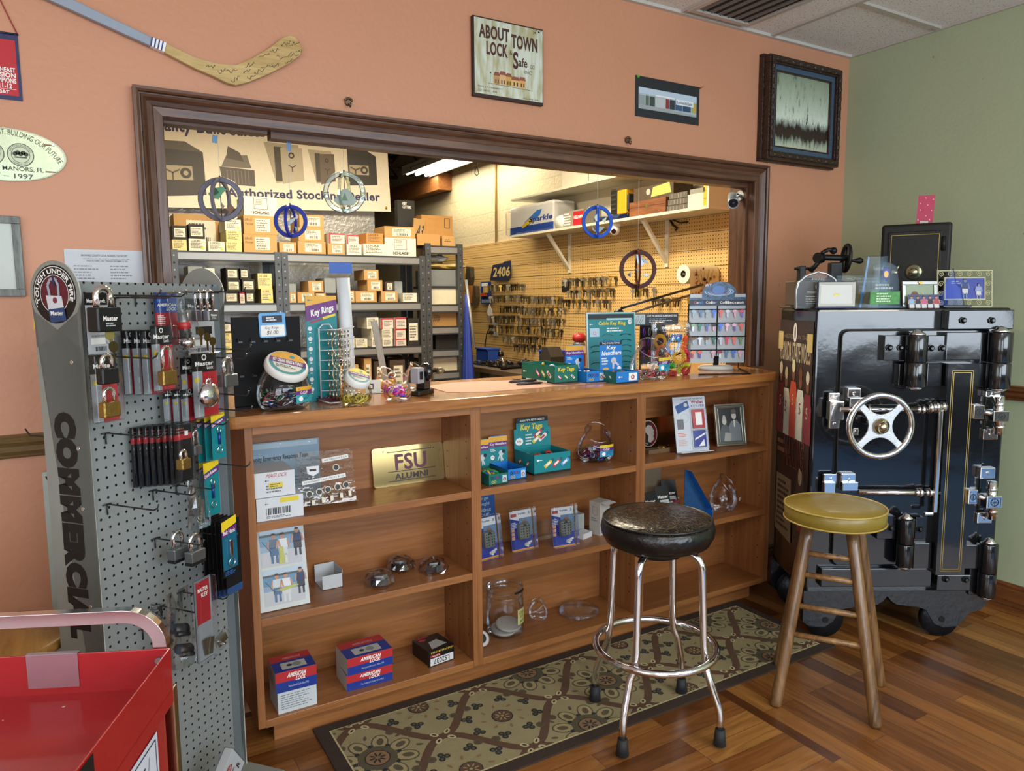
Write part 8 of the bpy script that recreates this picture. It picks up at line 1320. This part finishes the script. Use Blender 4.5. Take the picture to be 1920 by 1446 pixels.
cnt = {}; ordn = 'first second third fourth fifth sixth seventh eighth ninth tenth eleventh twelfth thirteenth fourteenth'.split()
def rbox(pq,c,shelf,zb,dep=.3,yoff=.0,rot=0):
    x0,y0,x1,y1 = pq; Y = RY0+.02+yoff; a = ony(x0,y0,Y); d_ = ony(x1,y1,Y); w = d_.x-a.x; zt = ony((x0+x1)/2,y0,Y).z; h = zt-zb; key = (c,shelf); cnt[key] = cnt.get(key,0)+1; nm,col = CN[c]; b = B(); b.box(0,w,0,dep,0,h,mat(col,.7,var=.08)); b.at(front(0,0,0)); seed = int(x0*7+y0)
    lw = mat('c9c5b2',.6)
    if c == 's': b.pline([(w*.3,h*.35),(w*.7,h*.35),(w*.7,h*.92),(w*.3,h*.92),(w*.3,h*.35)],.003,ink,1); b.fine(w*.34,h*.55,w*.6,h*.88,4,'6a6a60',1,seed); b.text('SCHLAGE',w*.25,h*.08,w*.75,h*.24,ink,1,.05)
    elif c == 'p': b.text('BRASS',w*.04,h*.7,w*.25,h*.84,ink,1,0,.2); b.text('Passage',w*.04,h*.48,w*.28,h*.62,ink,1,0,.2); b.rect(w*.34,h*.15,w*.78,h*.85,lw,1); b.fine(w*.38,h*.3,w*.72,h*.8,4,'4a4a44',2,seed); b.bars(w*.4,h*.18,w*.7,h*.26,ink,2)
    elif c == 'b': b.rect(w*.12,h*.18,w*.88,h*.82,lw,1); b.fine(w*.18,h*.25,w*.8,h*.75,5,'3a3a36',2,seed)
    elif c in 'kd': b.rect(w*.25,h*.15,w*.85,h*.85,lw,1); b.fine(w*.3,h*.5,w*.8,h*.8,3,'4a4a44',2,seed); b.bars(w*.4,h*.2,w*.75,h*.42,ink,2,10,seed)
    elif c == 'r': b.rect(0,0,w*.1,h,mat('a8242c',.4),1); b.rect(w*.1,h*.85,w,h,mat('a8242c',.4),1); b.fine(w*.2,h*.2,w*.9,h*.75,4,'4a4a44',2,seed)
    elif c == 'g': pass
    else: b.fine(w*.1,h*.2,w*.85,h*.7,4,'5a564c',2,seed); b.text('U.S. LOCK' if c == 'c' else 'LOCKS',w*.12,h*.76,w*.7,h*.92,ink,2,.02)
    if c in 'cw' and seed % 3 == 0: b.disc(w*.8,h*.25,h*.12,mat('c8b83a',.5),3)
    b.m = Matrix.Identity(4); o = b.build('stock_carton'); o.matrix_world = T(a.x,Y,zb)@RY(rot);
    return tag(o,'%s carton on the racks, %s shelf, %s such from the left' % (nm,shelf,ordn[cnt[key]-1]),'box','stock cartons on the racks')
zA,zB,zC = zl[0]+.001,zl[1]+.001,zl[2]+.001
def stack(cols,z0,shelf,f):
    for col in cols:
        z = z0; yo = 0
        for it in col:
            c = it[0]; q = f(it[1:5]); yo = it[5] if len(it) > 5 else 0
            rbox(q,c,shelf,z,yoff=yo,dep=.24); Y = RY0+.02+yo; z = ony((q[0]+q[2])/2,q[1],Y).z+.001
stack([[('c',95,212,958,1050),('b',95,215,848,955)],[('w',225,362,952,1055),('b',222,352,838,948)],[('w',376,510,972,1056)],[('c',516,642,976,1058),('c',516,640,886,974),('w',506,636,800,884)],[('p',652,918,918,1058),('p',652,920,772,916),('s',652,920,622,770)],[('k',932,1068,978,1066)],[('k',1078,1298,972,1070),('k',1082,1286,866,970),('k',1090,1282,766,864)],[('k',1312,1448,988,1074),('r',1322,1446,908,986)],[('w',1462,1578,994,1076),('r',1462,1554,922,990)],[('w',1592,1764,992,1080),('o',1614,1748,908,988)]],zA,'top',TP)
stack([[('k',105,498,762,1050,.25)]],zA,'top',TP); stack([[('s',502,744,316,452),('k',498,738,228,312)]],zA,'top',SP)
stack([[('b',582,712,322,436),('b',602,728,216,308),('b',596,712,106,200)],[('r',718,768,332,436)],[('b',772,856,322,432),('b',738,860,212,312),('b',722,800,112,190)],[('c',912,1024,300,432),('c',882,1014,158,296)],[('g',250,390,300,434),('g',252,388,96,164)],[('w',400,500,300,434),('w',402,498,112,220)],[('k',1168,1234,332,426),('g',1152,1230,252,328)],[('k',1242,1400,328,430),('k',1340,1478,226,322)],[('k',1408,1500,336,430),('g',1484,1590,200,330)]],zB,'second',FP)
stack([[('k',212,268,722,814)],[('k',274,440,728,814),('k',366,484,642,722),('k',340,454,562,640)],[('k',474,602,728,812),('d',505,570,655,722)],[('w',642,750,742,812)],[('g',578,640,652,812,.1)]],zB,'second',SP)
stack([[('w',278,368,1098,1180),],[('w',402,462,1102,1166),('w',398,458,1018,1094),('w',362,454,932,1010)],[('w',486,564,1102,1166),('w',482,564,1018,1094),('r',474,568,936,1010)],[('r',582,668,1098,1166),('r',578,664,1018,1090),('r',580,668,932,1012)],[('b',678,770,938,1166)],[('w',230,268,1098,1180)]],zC,'third',SP)
stack([[('c',546,668,816,886),('c',548,658,698,784),('b',562,648,602,680)]],zC,'third',FP)
stack([[('k',340,400,1247,1400)],[('d',420,500,1270,1400)],[('d',540,660,1260,1400)],[('k',100,300,1300,1400)]],zl[3]+.001,'fourth',SP)
# pile of opened cartons, black case, bags on the narrow rack
zN = zs[0]+.001
def sbx(q,name,label,col,zb,dep=.3,yoff=0,rot=0,art=None):
    x0,y0,x1,y1 = SP(q); Y = RY0+.02+yoff+(.03 if x0 > 804 else 0); a = ony(x0,y0,Y); d_ = ony(x1,y1,Y); h = ony((x0+x1)/2,y0,Y).z-zb; w = d_.x-a.x; b = B(); b.box(0,w,0,dep,0,h,mat(col,.7,var=.1))
    if art: b.at(front(0,0,0)); art(b,w,h)
    b.m = Matrix.Identity(4); o = b.build(name); o.matrix_world = T(a.x,Y,zb)@RY(rot); return tag(o,label,'box'),w,h
sbx((752,930,285,356),'opened_carton','long opened kraft carton in front on top of the narrow rack','ac8148',zN,.16); sbx((945,1040,300,356),'opened_carton','small opened kraft carton at the right on top of the narrow rack','b08850',zN,.16,0,0,lambda b,w,h: b.fine(w*.2,h*.4,w*.8,h*.7,2,ink,1)); sbx((785,1028,142,356),'opened_carton','big opened kraft carton behind on top of the narrow rack','a87c40',zN,.22,.17,0,lambda b,w,h: b.pline([(w*.74,h*.62),(w*.9,h*.62),(w*.9,h*.92),(w*.74,h*.92),(w*.74,h*.62)],.005,ink,1))
sbx((700,790,160,312),'marked_card','kraft card marked A3 standing against the opened cartons','a3824e',zA,.02,.16,.1,lambda b,w,h: b.text('A3',w*.2,h*.55,w*.8,h*.85,ink,1,.02,.2))
sbx((598,738,24,312),'black_case','black hanging case marked KEY CUTTERS behind the top cartons','22221f',zA,.06,.28,0,lambda b,w,h: (b.text('KEY',w*.3,h*.92,w*.55,h*.97,WHT,1,.03),b.text('CUTTERS',w*.3,h*.86,w*.8,h*.91,WHT,1,.03),[b.disc(w*(.45+.15*k),h*.6,w*.04,'050505',1) for k in range(3)]))
for q,lab,col,i,nm in (((850,1058,562,684),'plain grey box on the narrow rack, highest full box','6c7070',1,'grey_box'),((858,1062,702,822),'pale cream box on the narrow rack below the grey one','c4bea4',1,'cream_box'),((862,1062,868,940),'flat kraft box marked 500# on the narrow rack','9a7440',2,'flat_carton'),((895,1078,1035,1150),'open black box on the narrow rack','141210',3,'black_box'),((872,1078,1216,1325),'pale cream box at the lowest visible level of the narrow rack','c4bea4',4,'cream_box')):
    zb = {1: zs[1]+.001,2: zs[2]+.001,3: zs[3]+.001,4: zs[4]+.001}[i]; zb = zb if nm != 'grey_box' else ony(*SP((0,0,0,0))[:2],RY0).z*0+ony(830,370+686/4.13,RY0).z
    sbx(q,nm,lab,col,zb,.3,0,0,(lambda b,w,h: (b.text('500#',w*.05,h*.25,w*.3,h*.7,ink,1,0,.2),b.rect(w*.2,h*.8,w*.6,h,'c8c4b4',1))) if nm == 'flat_carton' else None)
x0,x1 = ony(803,535,RY0).x,ony(863,535,RY0).x; zz = ony(830,370+686/4.13,RY0).z; b = B(); b.box(x0+.02,x1-.02,RY0+.04,RY0+.36,zz-.02,zz-.001,rkd); tag(b.build('rack_board'),'dark board carrying the grey box in the narrow rack','board')
zg = ony(830,370+560/4.13,RY0).z
for q,c,lab in (((852,1140,505,558),'a08a4a','tan paper-wrapped bundle lying on the grey box'),((846,1000,440,505),'a4aeb4','pale plastic bag lying on the tan bundle')):
    X0,Y0,X1,Y1 = SP(q); a = ony(X0,Y0,RY0+.05); d_ = ony(X1,Y1,RY0+.05); w = d_.x-a.x; r_ = random.Random(int(X0)); b = B(); zb = zg+.001 if q[2] > 480 else ony(830,370+505/4.13,RY0+.05).z; h = a.z-zb; rg = [[b.pt((w*f,.1+.1*math.cos(t_)*(1+.2*r_.uniform(-1,1)),h*.5+h*.5*math.sin(t_)*(1 if 0 < f < 1 else .5)*(1+.1*r_.uniform(-1,0)))) for t_ in [2*PI*k/10 for k in range(10)]] for f in (0,.2,.4,.6,.8,1)]; b.skin(rg,mat(c,.5,bump=.3),sm=False); tag(b.build('bundle' if q[2] > 480 else 'plastic_bag',loc=(a.x,RY0+.05,zb)),lab,'bundle' if q[2] > 480 else 'bag')
a,d_ = ony(617,492,RY0-.01),ony(660,513,RY0-.01); b = B(); b.box(0,d_.x-a.x,0,.003,0,a.z-d_.z,mat('1a4698',.5)); tag(b.build('blue_card',loc=(a.x,RY0-.012,d_.z)),'plain blue card hanging on the beam of the wide rack','card')
# blue umbrella hanging on the narrow rack
p = ony(868,552,5.52); t = thing('umbrella','folded blue umbrella hanging at the end of the narrow rack','umbrella',T(p.x,5.52,p.z)); zb = ony(875,712,5.52).z-p.z-.25; bm_ = mat('1c348c',.6,bump=.2,bs=20); b = B(); rg = []
for f in [i/9 for i in range(10)]: rr = .012+.045*f; rg.append([b.pt((.03+.02*f+rr*(1+.25*math.cos(5*a_))*math.cos(a_),rr*(1+.25*math.cos(5*a_))*math.sin(a_),zb*f)) for a_ in [2*PI*k/20 for k in range(20)]])
b.skin(rg,bm_); b.build('canopy',t); b = B(); b.cyl((.03,0,.12),(.07,-.06,zb*.45),.012,mat('a8aaa8',.3,.6),n=10); b.build('pole',t)
# ---- vinyl banner
BY = 6.22; q0,q1 = ony(321,389,BY),ony(733,397,BY); an = math.atan2(q1.z-q0.z,q1.x-q0.x); bl_ = .3; zb = q0.z-(q0.x-bl_)*math.tan(an); BMX = T(bl_,BY,zb)@RY(-an); br_ = bl_+(q1.x-bl_)/math.cos(an); zt = zb+1.12; t = thing('safe_banner','white vinyl banner of five safes reading Authorized Stocking Dealer','banner',BMX); wv,hv = br_-bl_,zt-zb; vm = mat('ebe6d0',.5); b = B(); b.box(0,wv,0,.003,0,hv,vm); b.at(front(0,-.0002,0)); bc = mat('26285c',.5)
def bxy(px,py): p = BMX.inverted()@ony(px,py,BY); return p.x,p.z
(x0,z0),(x1,z1) = bxy(426,375),bxy(713,379); b.text('Authorized Stocking Dealer',x0,z0,x1,z0+.095,bc,2,.03); (x0,_),(x1,z0) = bxy(268,250),bxy(487,257); b.text('Quality Built Safes',x0,z0-.03,x1,z0+.095,bc,2,.03)
def safe_pic(x0,y0,x1,y1,c1,c2,kind):
    (a,d1),(c,d0) = bxy(x0,y0),bxy(x1,y1); w,h = c-a,d1-d0; m1 = mat(c1,.5,var=.2,sc=60); m2 = mat(c2,.5)
    if kind == 'box': b.pl2([(a,d0),(c,d0+h*.04),(c,d1-h*.18),(a,d1-h*.14)],m1,1); b.pl2([(a,d1-h*.14),(c,d1-h*.18),(a+w*.6,d1),(a,d1)],m2,1); b.rect(a+w*.05,d0+h*.3,a+w*.72,d0+h*.56,'b0a488',2); [b.line(a+w*.26,d0+h*.43,a+w*(.26+.2*math.cos(q)),d0+h*(.43+.13*math.sin(q)),.012,'5a5044',3) for q in (.5,2.6,4.7)]; b.rim(a+w*.56,d0+h*.43,w*.06,w*.13,'3a3430',3)
    elif kind == 'chest': b.pl2([(a+w*.05,d0+h*.04),(c-w*.03,d0),(c-w*.02,d0+h*.42),(a+w*.0,d0+h*.48)],m1,1); b.pl2([(a+w*.05,d0+h*.48),(c-w*.1,d0+h*.46),(c-w*.2,d0+h*.8),(a+w*.2,d0+h*.75)],m2,2); b.pl2([(a+w*.2,d0+h*.7),(a+w*.7,d0+h*.62),(a+w*.6,d0+h*.85),(a+w*.28,d1)],m1,3); [b.line(a+w*(.2+.1*k),d0+h*.05,a+w*(.2+.1*k),d0+h*.4,.008,c2,2) for k in range(7)]
    else:
        b.pl2([(a,d1),(a+w*.9,d1-h*.03),(c,d0+h*.08),(a+w*.25,d0)],m1,1); b.pl2([(a+w*.25,d0+h*.05),(a+w*.25,d1-h*.1),(a+w*.45,d1-h*.1),(a+w*.45,d0+h*.05)],mat('4a463c',.5),2); b.pl2([(a+w*.42,d0-h*.02),(a+w*.42,d1-h*.12),(c,d1-h*.1),(c,d0+h*.1)],m2,3); b.rim(a+w*.7,d1-h*.3,w*.04,w*.08,'3a3630',4); [b.line(a+w*.7,d0+h*.4,a+w*(.7+.12*math.cos(q)),d0+h*(.4+.12*math.sin(q)),.008,'4a443c',4) for q in (.5,2.6,4.7)]
safe_pic(296,262,388,370,'3a3632','5a5648','box'); safe_pic(408,273,481,350,'5a544c','7a7468','chest'); safe_pic(494,266,571,345,'b0a890','bcb49c','open'); safe_pic(577,280,630,346,'b4ac94','6a5c4c','open'); safe_pic(650,278,708,350,'2c2a26','34322c','box')
b.build('banner_sheet',t)
for px,py in ((729,392),): b = B(); x,z = bxy(px-5,py-2); b.lathe([(.006,-.003),(.012,-.003),(.012,.0),(.006,.0)],brass,(x,-.002,z),14,ax=(0,-1,0)); b.build('grommet',t)
for i,(x0,y0,x1,y1) in enumerate(((398,236,406,268),(538,258,546,284))): c = ony((x0+x1)/2,y1,2.76); b = B(); b.box(-.008,.008,0,.0008,0,OZ1-.023-c.z if OZ1-.023-c.z > .02 else .04,mat('5a86b0',.5)); o = b.build('painters_tape'); o.matrix_world = T(c.x,2.76,c.z)@RY(.12 if not i else 0); tag(o,('strip of blue tape hanging above the grey glass ring','strip of blue tape hanging above the cobalt glass ring')[i],'tape')
# ================================================================= THINGS ON TOP OF THE BIG SAFE
ZS = STOP+.0015
def sp_(px,py,d=0):   # point on the safe top plane for a base pixel; d = setback from the front edge
    P = onp(px,py,SF0+UY*d,UY); return (P-SF0).dot(UX)
def stp(px,d,rz=0): return SM@T(sp_(px,575,d),d,ZS)@RZ(rz)
def hgt(py,px,d): return onp(px,py,SF0+UY*d,UY).z-ZS
# small black safe
u0,u1 = sp_(1651,500,.17),sp_(1768,500,.17); h = hgt(418,1700,.15); t = thing('small_safe','small antique black safe with gold pinstripe standing on the big safe','safe',SM@T((u0+u1)/2+.014,.175,ZS)@RZ(-.52)); w = .275; bs_ = mat('14130f',.5,0,bump=.1,spec=.3)
b = B(); b.box(-w/2,w/2,0,.2,.0,h,bs_); b.build('body',t,bevel=.012,seg=3); b = B(); b.box(-w/2+.03,w/2-.035,-.012,0,.03,h-.035,bs_); b.at(front(0,-.0122,0)); x0,x1,z0,z1 = -w/2+.042,w/2-.047,.042,h-.05; b.pline([(x0,z0),(x1,z0),(x1,z1),(x0,z1),(x0,z0)],.0014,gold,1); b.build('door',t,bevel=.003)
b = B(); b.lathe([(.034,0),(.034,.006),(.028,.010),(.018,.012),(.016,.020),(.012,.024),(.001,.025)],mat('a8a488',.25,.9),(0.0,-.012,h*.42),28,ax=(0,-1,0)); b.build('dial',t); b = B(); b.lathe([(.014,0),(.014,.012),(.001,.016)],mat('a8a488',.25,.9),(-.075,-.012,h*.42),16,ax=(0,-1,0)); b.tube([(-.075,-.022,h*.42),(-.06,-.028,h*.42+.03)],.004,mat('a8a488',.25,.9),8); b.build('handle',t)
for z in (h*.75,h*.25): b = B(); b.cyl((w/2-.03,-.012,z-.03),(w/2-.03,-.012,z+.03),.009,bs_,n=14); b.build('hinge',t)
# pink card
p0 = sp_(1733,415,.24); hh = hgt(366,1735,.24)-h; t = thing('greeting_card','pink card with white dots standing on the small safe','card',SM@T(p0,.24,ZS+h+.001)@RZ(-.5)@RX(-.06)@RY(.04)); b = B(); b.box(-.033,.033,0,.001,0,hh,mat('b83858',.5)); b.at(front(0,0,0)); [b.disc(x*.033,y*hh,.0028,'d8b8c0',1,n=8) for x,y in ((-.1,.9),(.8,.85),(-.7,.72),(.2,.66),(-.6,.5),(.7,.48),(.1,.3),(-.8,.16),(.6,.16))]; b.rect(-.018,.003,.015,.016,'c8c8b8',2); b.build('card_front',t)
# antique key machine on wood base
t = thing('antique_key_machine','antique cast iron key cutting machine with hand wheel on a wood base','machine',SM@T(sp_(1530,575,.22),.24,ZS)@RZ(.0)); wd = mat('4a3826',.5,var=.2)
uL,uR = sp_(1478,575,.22)-sp_(1530,575,.22),sp_(1578,575,.22)-sp_(1530,575,.22); hb = hgt(527,1520,.22); b = B(); b.box(uL-.01,uR,-.07,.07,0,.012,wd); b.box(uL+.012,uR-.01,-.06,.06,.012,hb,wd); b.build('wood_base',t,bevel=.004)
HZ = lambda py: hgt(py,1560,.22); HX = lambda px: sp_(px,575,.22)-sp_(1530,575,.22)
b = B(); b.box(HX(1497),HX(1509),-.02,.02,hb,HZ(498),iron); b.box(HX(1555),HX(1577),-.02,.02,hb,HZ(492),iron); b.box(HX(1500),HX(1575),-.025,.025,hb,hb+.014,iron); b.build('frame',t,bevel=.004); b = B(); b.tube([(HX(1490),0,HZ(503)),(HX(1520),0,HZ(503))],.006,iron,8); b.tube([(HX(1520),0,HZ(508)),(HX(1535),0,HZ(490)),(HX(1545),0,HZ(480))],.012,iron,10); b.build('arbor',t)
b = B(); b.cyl((HX(1530),-.01,HZ(483)),(HX(1542),.01,HZ(483)),.024,iron,n=20); b.cyl((HX(1540),0,HZ(482)),(HX(1590),0,HZ(484)),.014,iron,n=16); b.tube([(HX(1538),-.01,HZ(474)),(HX(1550),-.01,HZ(468)),(HX(1565),-.01,HZ(468))],.009,iron,10); b.ball((HX(1560),-.01,HZ(470)),.016,iron,12); b.build('spindle',t,bevel=.002)
b = B(); cx = HX(1586); b.tube([(cx+.004*math.sin(a),.042*math.cos(a),HZ(484)+.058*math.sin(a)) for a in [2*PI*i/28 for i in range(28)]],.009,iron,10,closed=True); b.tube([(cx,0,HZ(484)-.05),(cx,0,HZ(484)+.05)],.006,iron,8); b.tube([(cx,-.038,HZ(484)),(cx,.038,HZ(484))],.006,iron,8); w_ = b.build('hand_wheel',t); b = B(); b.lathe([(.006,0),(.006,.03),(.012,.045),(.015,.058),(.010,.07),(.001,.073)],iron,(cx,-.01,HZ(489)),16,ax=(1,0,0)); b.build('crank_handle',w_)
# glass and crystal awards
gb = glassy('c8dce8',.0,.02); gdk = glassy('88a0b0',.45)
t = thing('crystal_award','round-edged rough crystal award at the left of the safe top','award',stp(1530,.045,.0)); w2 = (sp_(1572,575,.045)-sp_(1492,575,.045))/2; h2 = hgt(511,1530,.045); r_ = random.Random(5); pts = [(w2*math.cos(a)*(1+.04*r_.uniform(-1,1)),h2*.45+h2*.55*math.sin(a)*(1+.04*r_.uniform(-1,1)) if a < PI else 0) for a in [PI*i/18 for i in range(19)]]; pts = [(w2*.96,0)]+[(x,max(z,.0)) for x,z in pts]+[(-w2*.96,0)]
b = B(); b.at(Matrix(((1,0,0,0),(0,0,-1,0),(0,1,0,0),(0,0,0,1)))); b.prism(pts,-.012,.012,glassy('a8b0b4',.03,.1)); o = b.build('crystal_slab',t); b = B(); b.at(Matrix(((1,0,0,0),(0,0,-1,0),(0,1,0,0),(0,0,0,1)))); b.tube([(x,z,.010) for x,z in pts],.0045,mat('b8bcbc',.12,.6),6); b.build('faceted_rim',t)
b = B(); b.at(front(0,-.0135,0)); et = mat('a8a698',.5); b.text('AWARD',-.03,h2*.78,.03,h2*.85,et,1); b.disc(0,h2*.6,.012,et,1); b.text('PRESENTED TO',-w2*.5,h2*.42,w2*.5,h2*.48,et,1); b.fine(-w2*.55,h2*.1,w2*.55,h2*.36,4,et,1,3,.25); b.build('engraving',t)
t = thing('medal_case','white satin presentation case with a gold crest on the safe top','case',stp(1567,.012,0)); w_ = sp_(1604,575,.012)-sp_(1533,575,.012); h_ = hgt(528,1567,.012); b = B(); b.box(-w_/2,w_/2,0,.01,.004,h_,mat('24304c',.4)); b.box(-w_/2-.002,w_/2+.012,-.02,.012,0,.006,mat('1a2a5c',.4)); b.build('case_shell',t,bevel=.002); b = B(); stn = mat('c4c4bc',.35); x0,x1,z0,z1 = -w_/2+.003,w_/2-.003,.008,h_-.003; a_,c_,e_,g_ = x0+.012,x1-.012,z0+.012,z1-.012
for q in (((x0,z0),(x1,z0),(c_,e_),(a_,e_)),((x1,z0),(x1,z1),(c_,g_),(c_,e_)),((x1,z1),(x0,z1),(a_,g_),(c_,g_)),((x0,z1),(x0,z0),(a_,e_),(a_,g_))): b.poly([(q[0][0],-.007,q[0][1]),(q[1][0],-.007,q[1][1]),(q[2][0],-.001,q[2][1]),(q[3][0],-.001,q[3][1])],stn)
b.poly(((a_,-.001,e_),(c_,-.001,e_),(c_,-.001,g_),(a_,-.001,g_)),stn); b.at(front(0,-.0015,0)); gdc = mat('9a8a4a',.35,.7); zc = (z0+z1)/2; [b.disc((k-2.5)*.004,zc+.003-abs(k-2.5)*.0012,.0032,gdc,1,n=8) for k in range(6)]; b.rect(-.012,zc-.006,.012,zc-.001,gdc,1); b.build('satin_lining',t)
t = thing('glass_award','flat clear police department award behind the satin case','award',stp(1615,.10,0)); w_ = sp_(1665,575,.10)-sp_(1570,575,.10); h_ = hgt(516,1615,.10); b = B(); b.box(-w_/2,w_/2,0,.008,0,h_,gb); b.build('glass_plate',t,bevel=.001); b = B(); b.at(front(0,-.0006,0)); et = mat('b8b8a8',.5); b.text('WILTON MANORS',-w_*.32,h_*.86,w_*.3,h_*.92,et,1); b.text('POLICE DEPARTMENT',-w_*.34,h_*.77,w_*.32,h_*.82,et,1); b.pl2([(-.012,h_*.68),(.012,h_*.68),(.016,h_*.45),(0,h_*.3),(-.016,h_*.45)],mat('8a8a84',.5),1); b.text('POLICE',-.011,h_*.58,.011,h_*.63,ink,2); b.build('engraving',t)
t = thing('glass_award','tall tapered blue-edged crystal award in the middle of the safe top','award',stp(1640,.07,0)); h_ = hgt(480,1640,.07); wb_ = (sp_(1672,575,.07)-sp_(1610,575,.07))/2; wt_ = wb_*.6; M_ = Matrix(((1,0,0,0),(0,0,-1,0),(0,1,0,0),(0,0,0,1))); b = B(); b.at(M_); b.prism([(-wb_,0),(wb_,0),(wt_,h_),(-wt_,h_)],-.01,.01,gb); b.build('crystal_body',t,bevel=.002); b = B(); b.at(M_@T(0,0,.0105)); b.pl2([(-wb_,0),(-wb_+.009,0),(-wt_+.006,h_*.96),(-wt_,h_)],mat('34669c',.2),0); b.build('blue_edge',t); b = B(); b.at(front(0,-.0108,0)); b.text('Award of',-.02,h_*.72,.024,h_*.80,'b8bcb8',1); b.build('engraving',t)
t = thing('glass_award','arched clear award with blue ribbon emblem and green photo at its foot','award',stp(1657,.02,0)); h_ = hgt(492,1657,.02); wb_ = (sp_(1690,575,.02)-sp_(1626,575,.02))/2; wt_ = wb_*.66; b = B(); b.at(M_); pts = [(-wb_,0),(wb_,0),(wt_,h_*.85)]+[(wt_*math.cos(a),h_*.85+h_*.15*math.sin(a)) for a in [PI*i/10 for i in range(1,10)]]+[(-wt_,h_*.85)]; b.prism(pts,-.006,.006,gb); b.build('crystal_body',t,bevel=.001); b = B(); b.at(front(0,-.0065,0)); b.pl2([(-.016,h_*.82),(0,h_*.9),(.018,h_*.82),(.012,h_*.68),(0,h_*.58),(-.012,h_*.68)],mat('24348c',.4),1); b.disc(0,h_*.74,.010,mat('b08a4a',.4,.5),2,.014); b.rect(-wb_*.86,h_*.08,wb_*.86,h_*.36,mat('3f8a3a',.5,var=.5,sc=90),1); b.fine(-wb_*.5,h_*.12,wb_*.5,h_*.34,4,'c8dcc0',2); b.text('Virginia Painton Powers',-wb_*.7,h_*.44,wb_*.7,h_*.5,'b0b8b0',1) if False else b.fine(-wb_*.6,h_*.4,wb_*.6,h_*.54,2,'b0b8b0',1); b.build('engraved_face',t); b = B(); b.box(-wb_-.008,wb_+.014,-.018,.012,0,.008,gb); b.build('glass_base',t)
# frames
Wd,Hd = sp_(1757,575,.035)-sp_(1691,575,.035),hgt(527,1720,.035); t = thing('picture_frame','brushed silver frame with a gold heart and small photo on the safe top','frame',stp(1724,.04,0)@RX(-.15)@T(-Wd/2,0,0)@M_); sm_ = mat('a8aaa8',.3,.9); b = B(); fr(b,None,0,.016,0,.010,sm_); b.build('frame',t,bevel=.002); b = B(); b.box(.014,Wd-.014,.014,Hd-.014,0,.004,mat('8c9c80',.4)); b.at(T(0,0,.0042)); b.disc(Wd*.36,Hd*.42,Wd*.12,mat('6a4434',.5),1,Hd*.2); b.rect(Wd*.6,Hd*.35,Wd*.8,Hd*.5,mat('b8b8b0',.4),1); b.build('photo_print',t); b = B(); b.at(T(Wd*.5,Hd-.008,.011)); b.prism([(0,-.009),(.010,.002),(.006,.007),(0,.004),(-.006,.007),(-.010,.002)],0,.003,mat('c09a4a',.3,.8)); b.build('gold_heart',t)
t = thing('family_photo','small group photo propped in front of the silver frame','photograph',stp(1733,.012,0)@RX(-.2)); w_ = sp_(1762,575,.012)-sp_(1704,575,.012); h_ = hgt(552,1730,.012); b = B(); b.box(-w_/2,w_/2,0,.001,0,h_,mat('3a4470',.4)); b.at(front(0,0,0)); [person(b,-w_*.4+k*w_*.2,-h_*.35,h_*1.25,c) for k,c in enumerate(('8ab0d0','20243a','c05a80','20243a','a8404a'))]; b.m = Matrix.Identity(4); b.build('photo_print',t)
# pierced cream frame with blue picture
u0,u1 = sp_(1755,575,.06),sp_(1858,575,.06); Wd,Hd = u1-u0,hgt(507,1800,.06); t = thing('picture_frame','cream scrollwork frame with a blue picture at the right of the safe top','frame',SM@T(u0,.055,ZS+.001)@RX(-.10)@M_); cm = mat('b8b48a',.5); b = B(); fr(b,None,.0,.004,0,.005,cm); fr(b,None,.030,.035,0,.006,cm)
n1,n2 = 6,4
def scroll(cx,cy,s): b.tube([(cx+s*(1-k/16)*.0135*math.cos(k*.75),cy+(1-k/16)*.0135*math.sin(k*.75),.003) for k in range(15)],.0016,cm,5)
for k in range(n1):
    for yy in (.017,Hd-.017): scroll(.017+(Wd-.034)*k/(n1-1),yy,1 if k % 2 else -1)
for k in range(1,n2-1):
    for xx in (.017,Wd-.017): scroll(xx,.017+(Hd-.034)*k/(n2-1),1)
b.build('scroll_frame',t); b = B(); b.box(.033,Wd-.033,.033,Hd-.033,0,.003,mat('1c3090',.4)); b.at(T(0,0,.0035)); person(b,Wd*.5,Hd*.22,Hd*.55,'2c3c6c','6a7a9a'); person(b,Wd*.75,Hd*.2,Hd*.45,'8a98c0','8a8aa0'); b.fine(Wd*.25,Hd*.62,Wd*.45,Hd*.72,2,'a8b8d8',7); b.build('picture',t)
t = thing('glass_award','blue-tinted crystal peak award on a dark base before the scrollwork frame','award',stp(1785,.02,0)); h_ = hgt(503,1785,.02); b = B(); b.at(M_); b.prism([(-.06,.008),(.05,.008),(.035,h_*.5),(.01,h_*.62),(-.005,h_),(-.028,h_*.7),(-.05,h_*.35)],-.006,.006,glassy('5a7ad0',.02)); b.build('crystal_peak',t,bevel=.002); b = B(); b.box(-.045,.075,-.015,.02,0,.010,mat('14142a',.3)); b.build('base',t,bevel=.002)
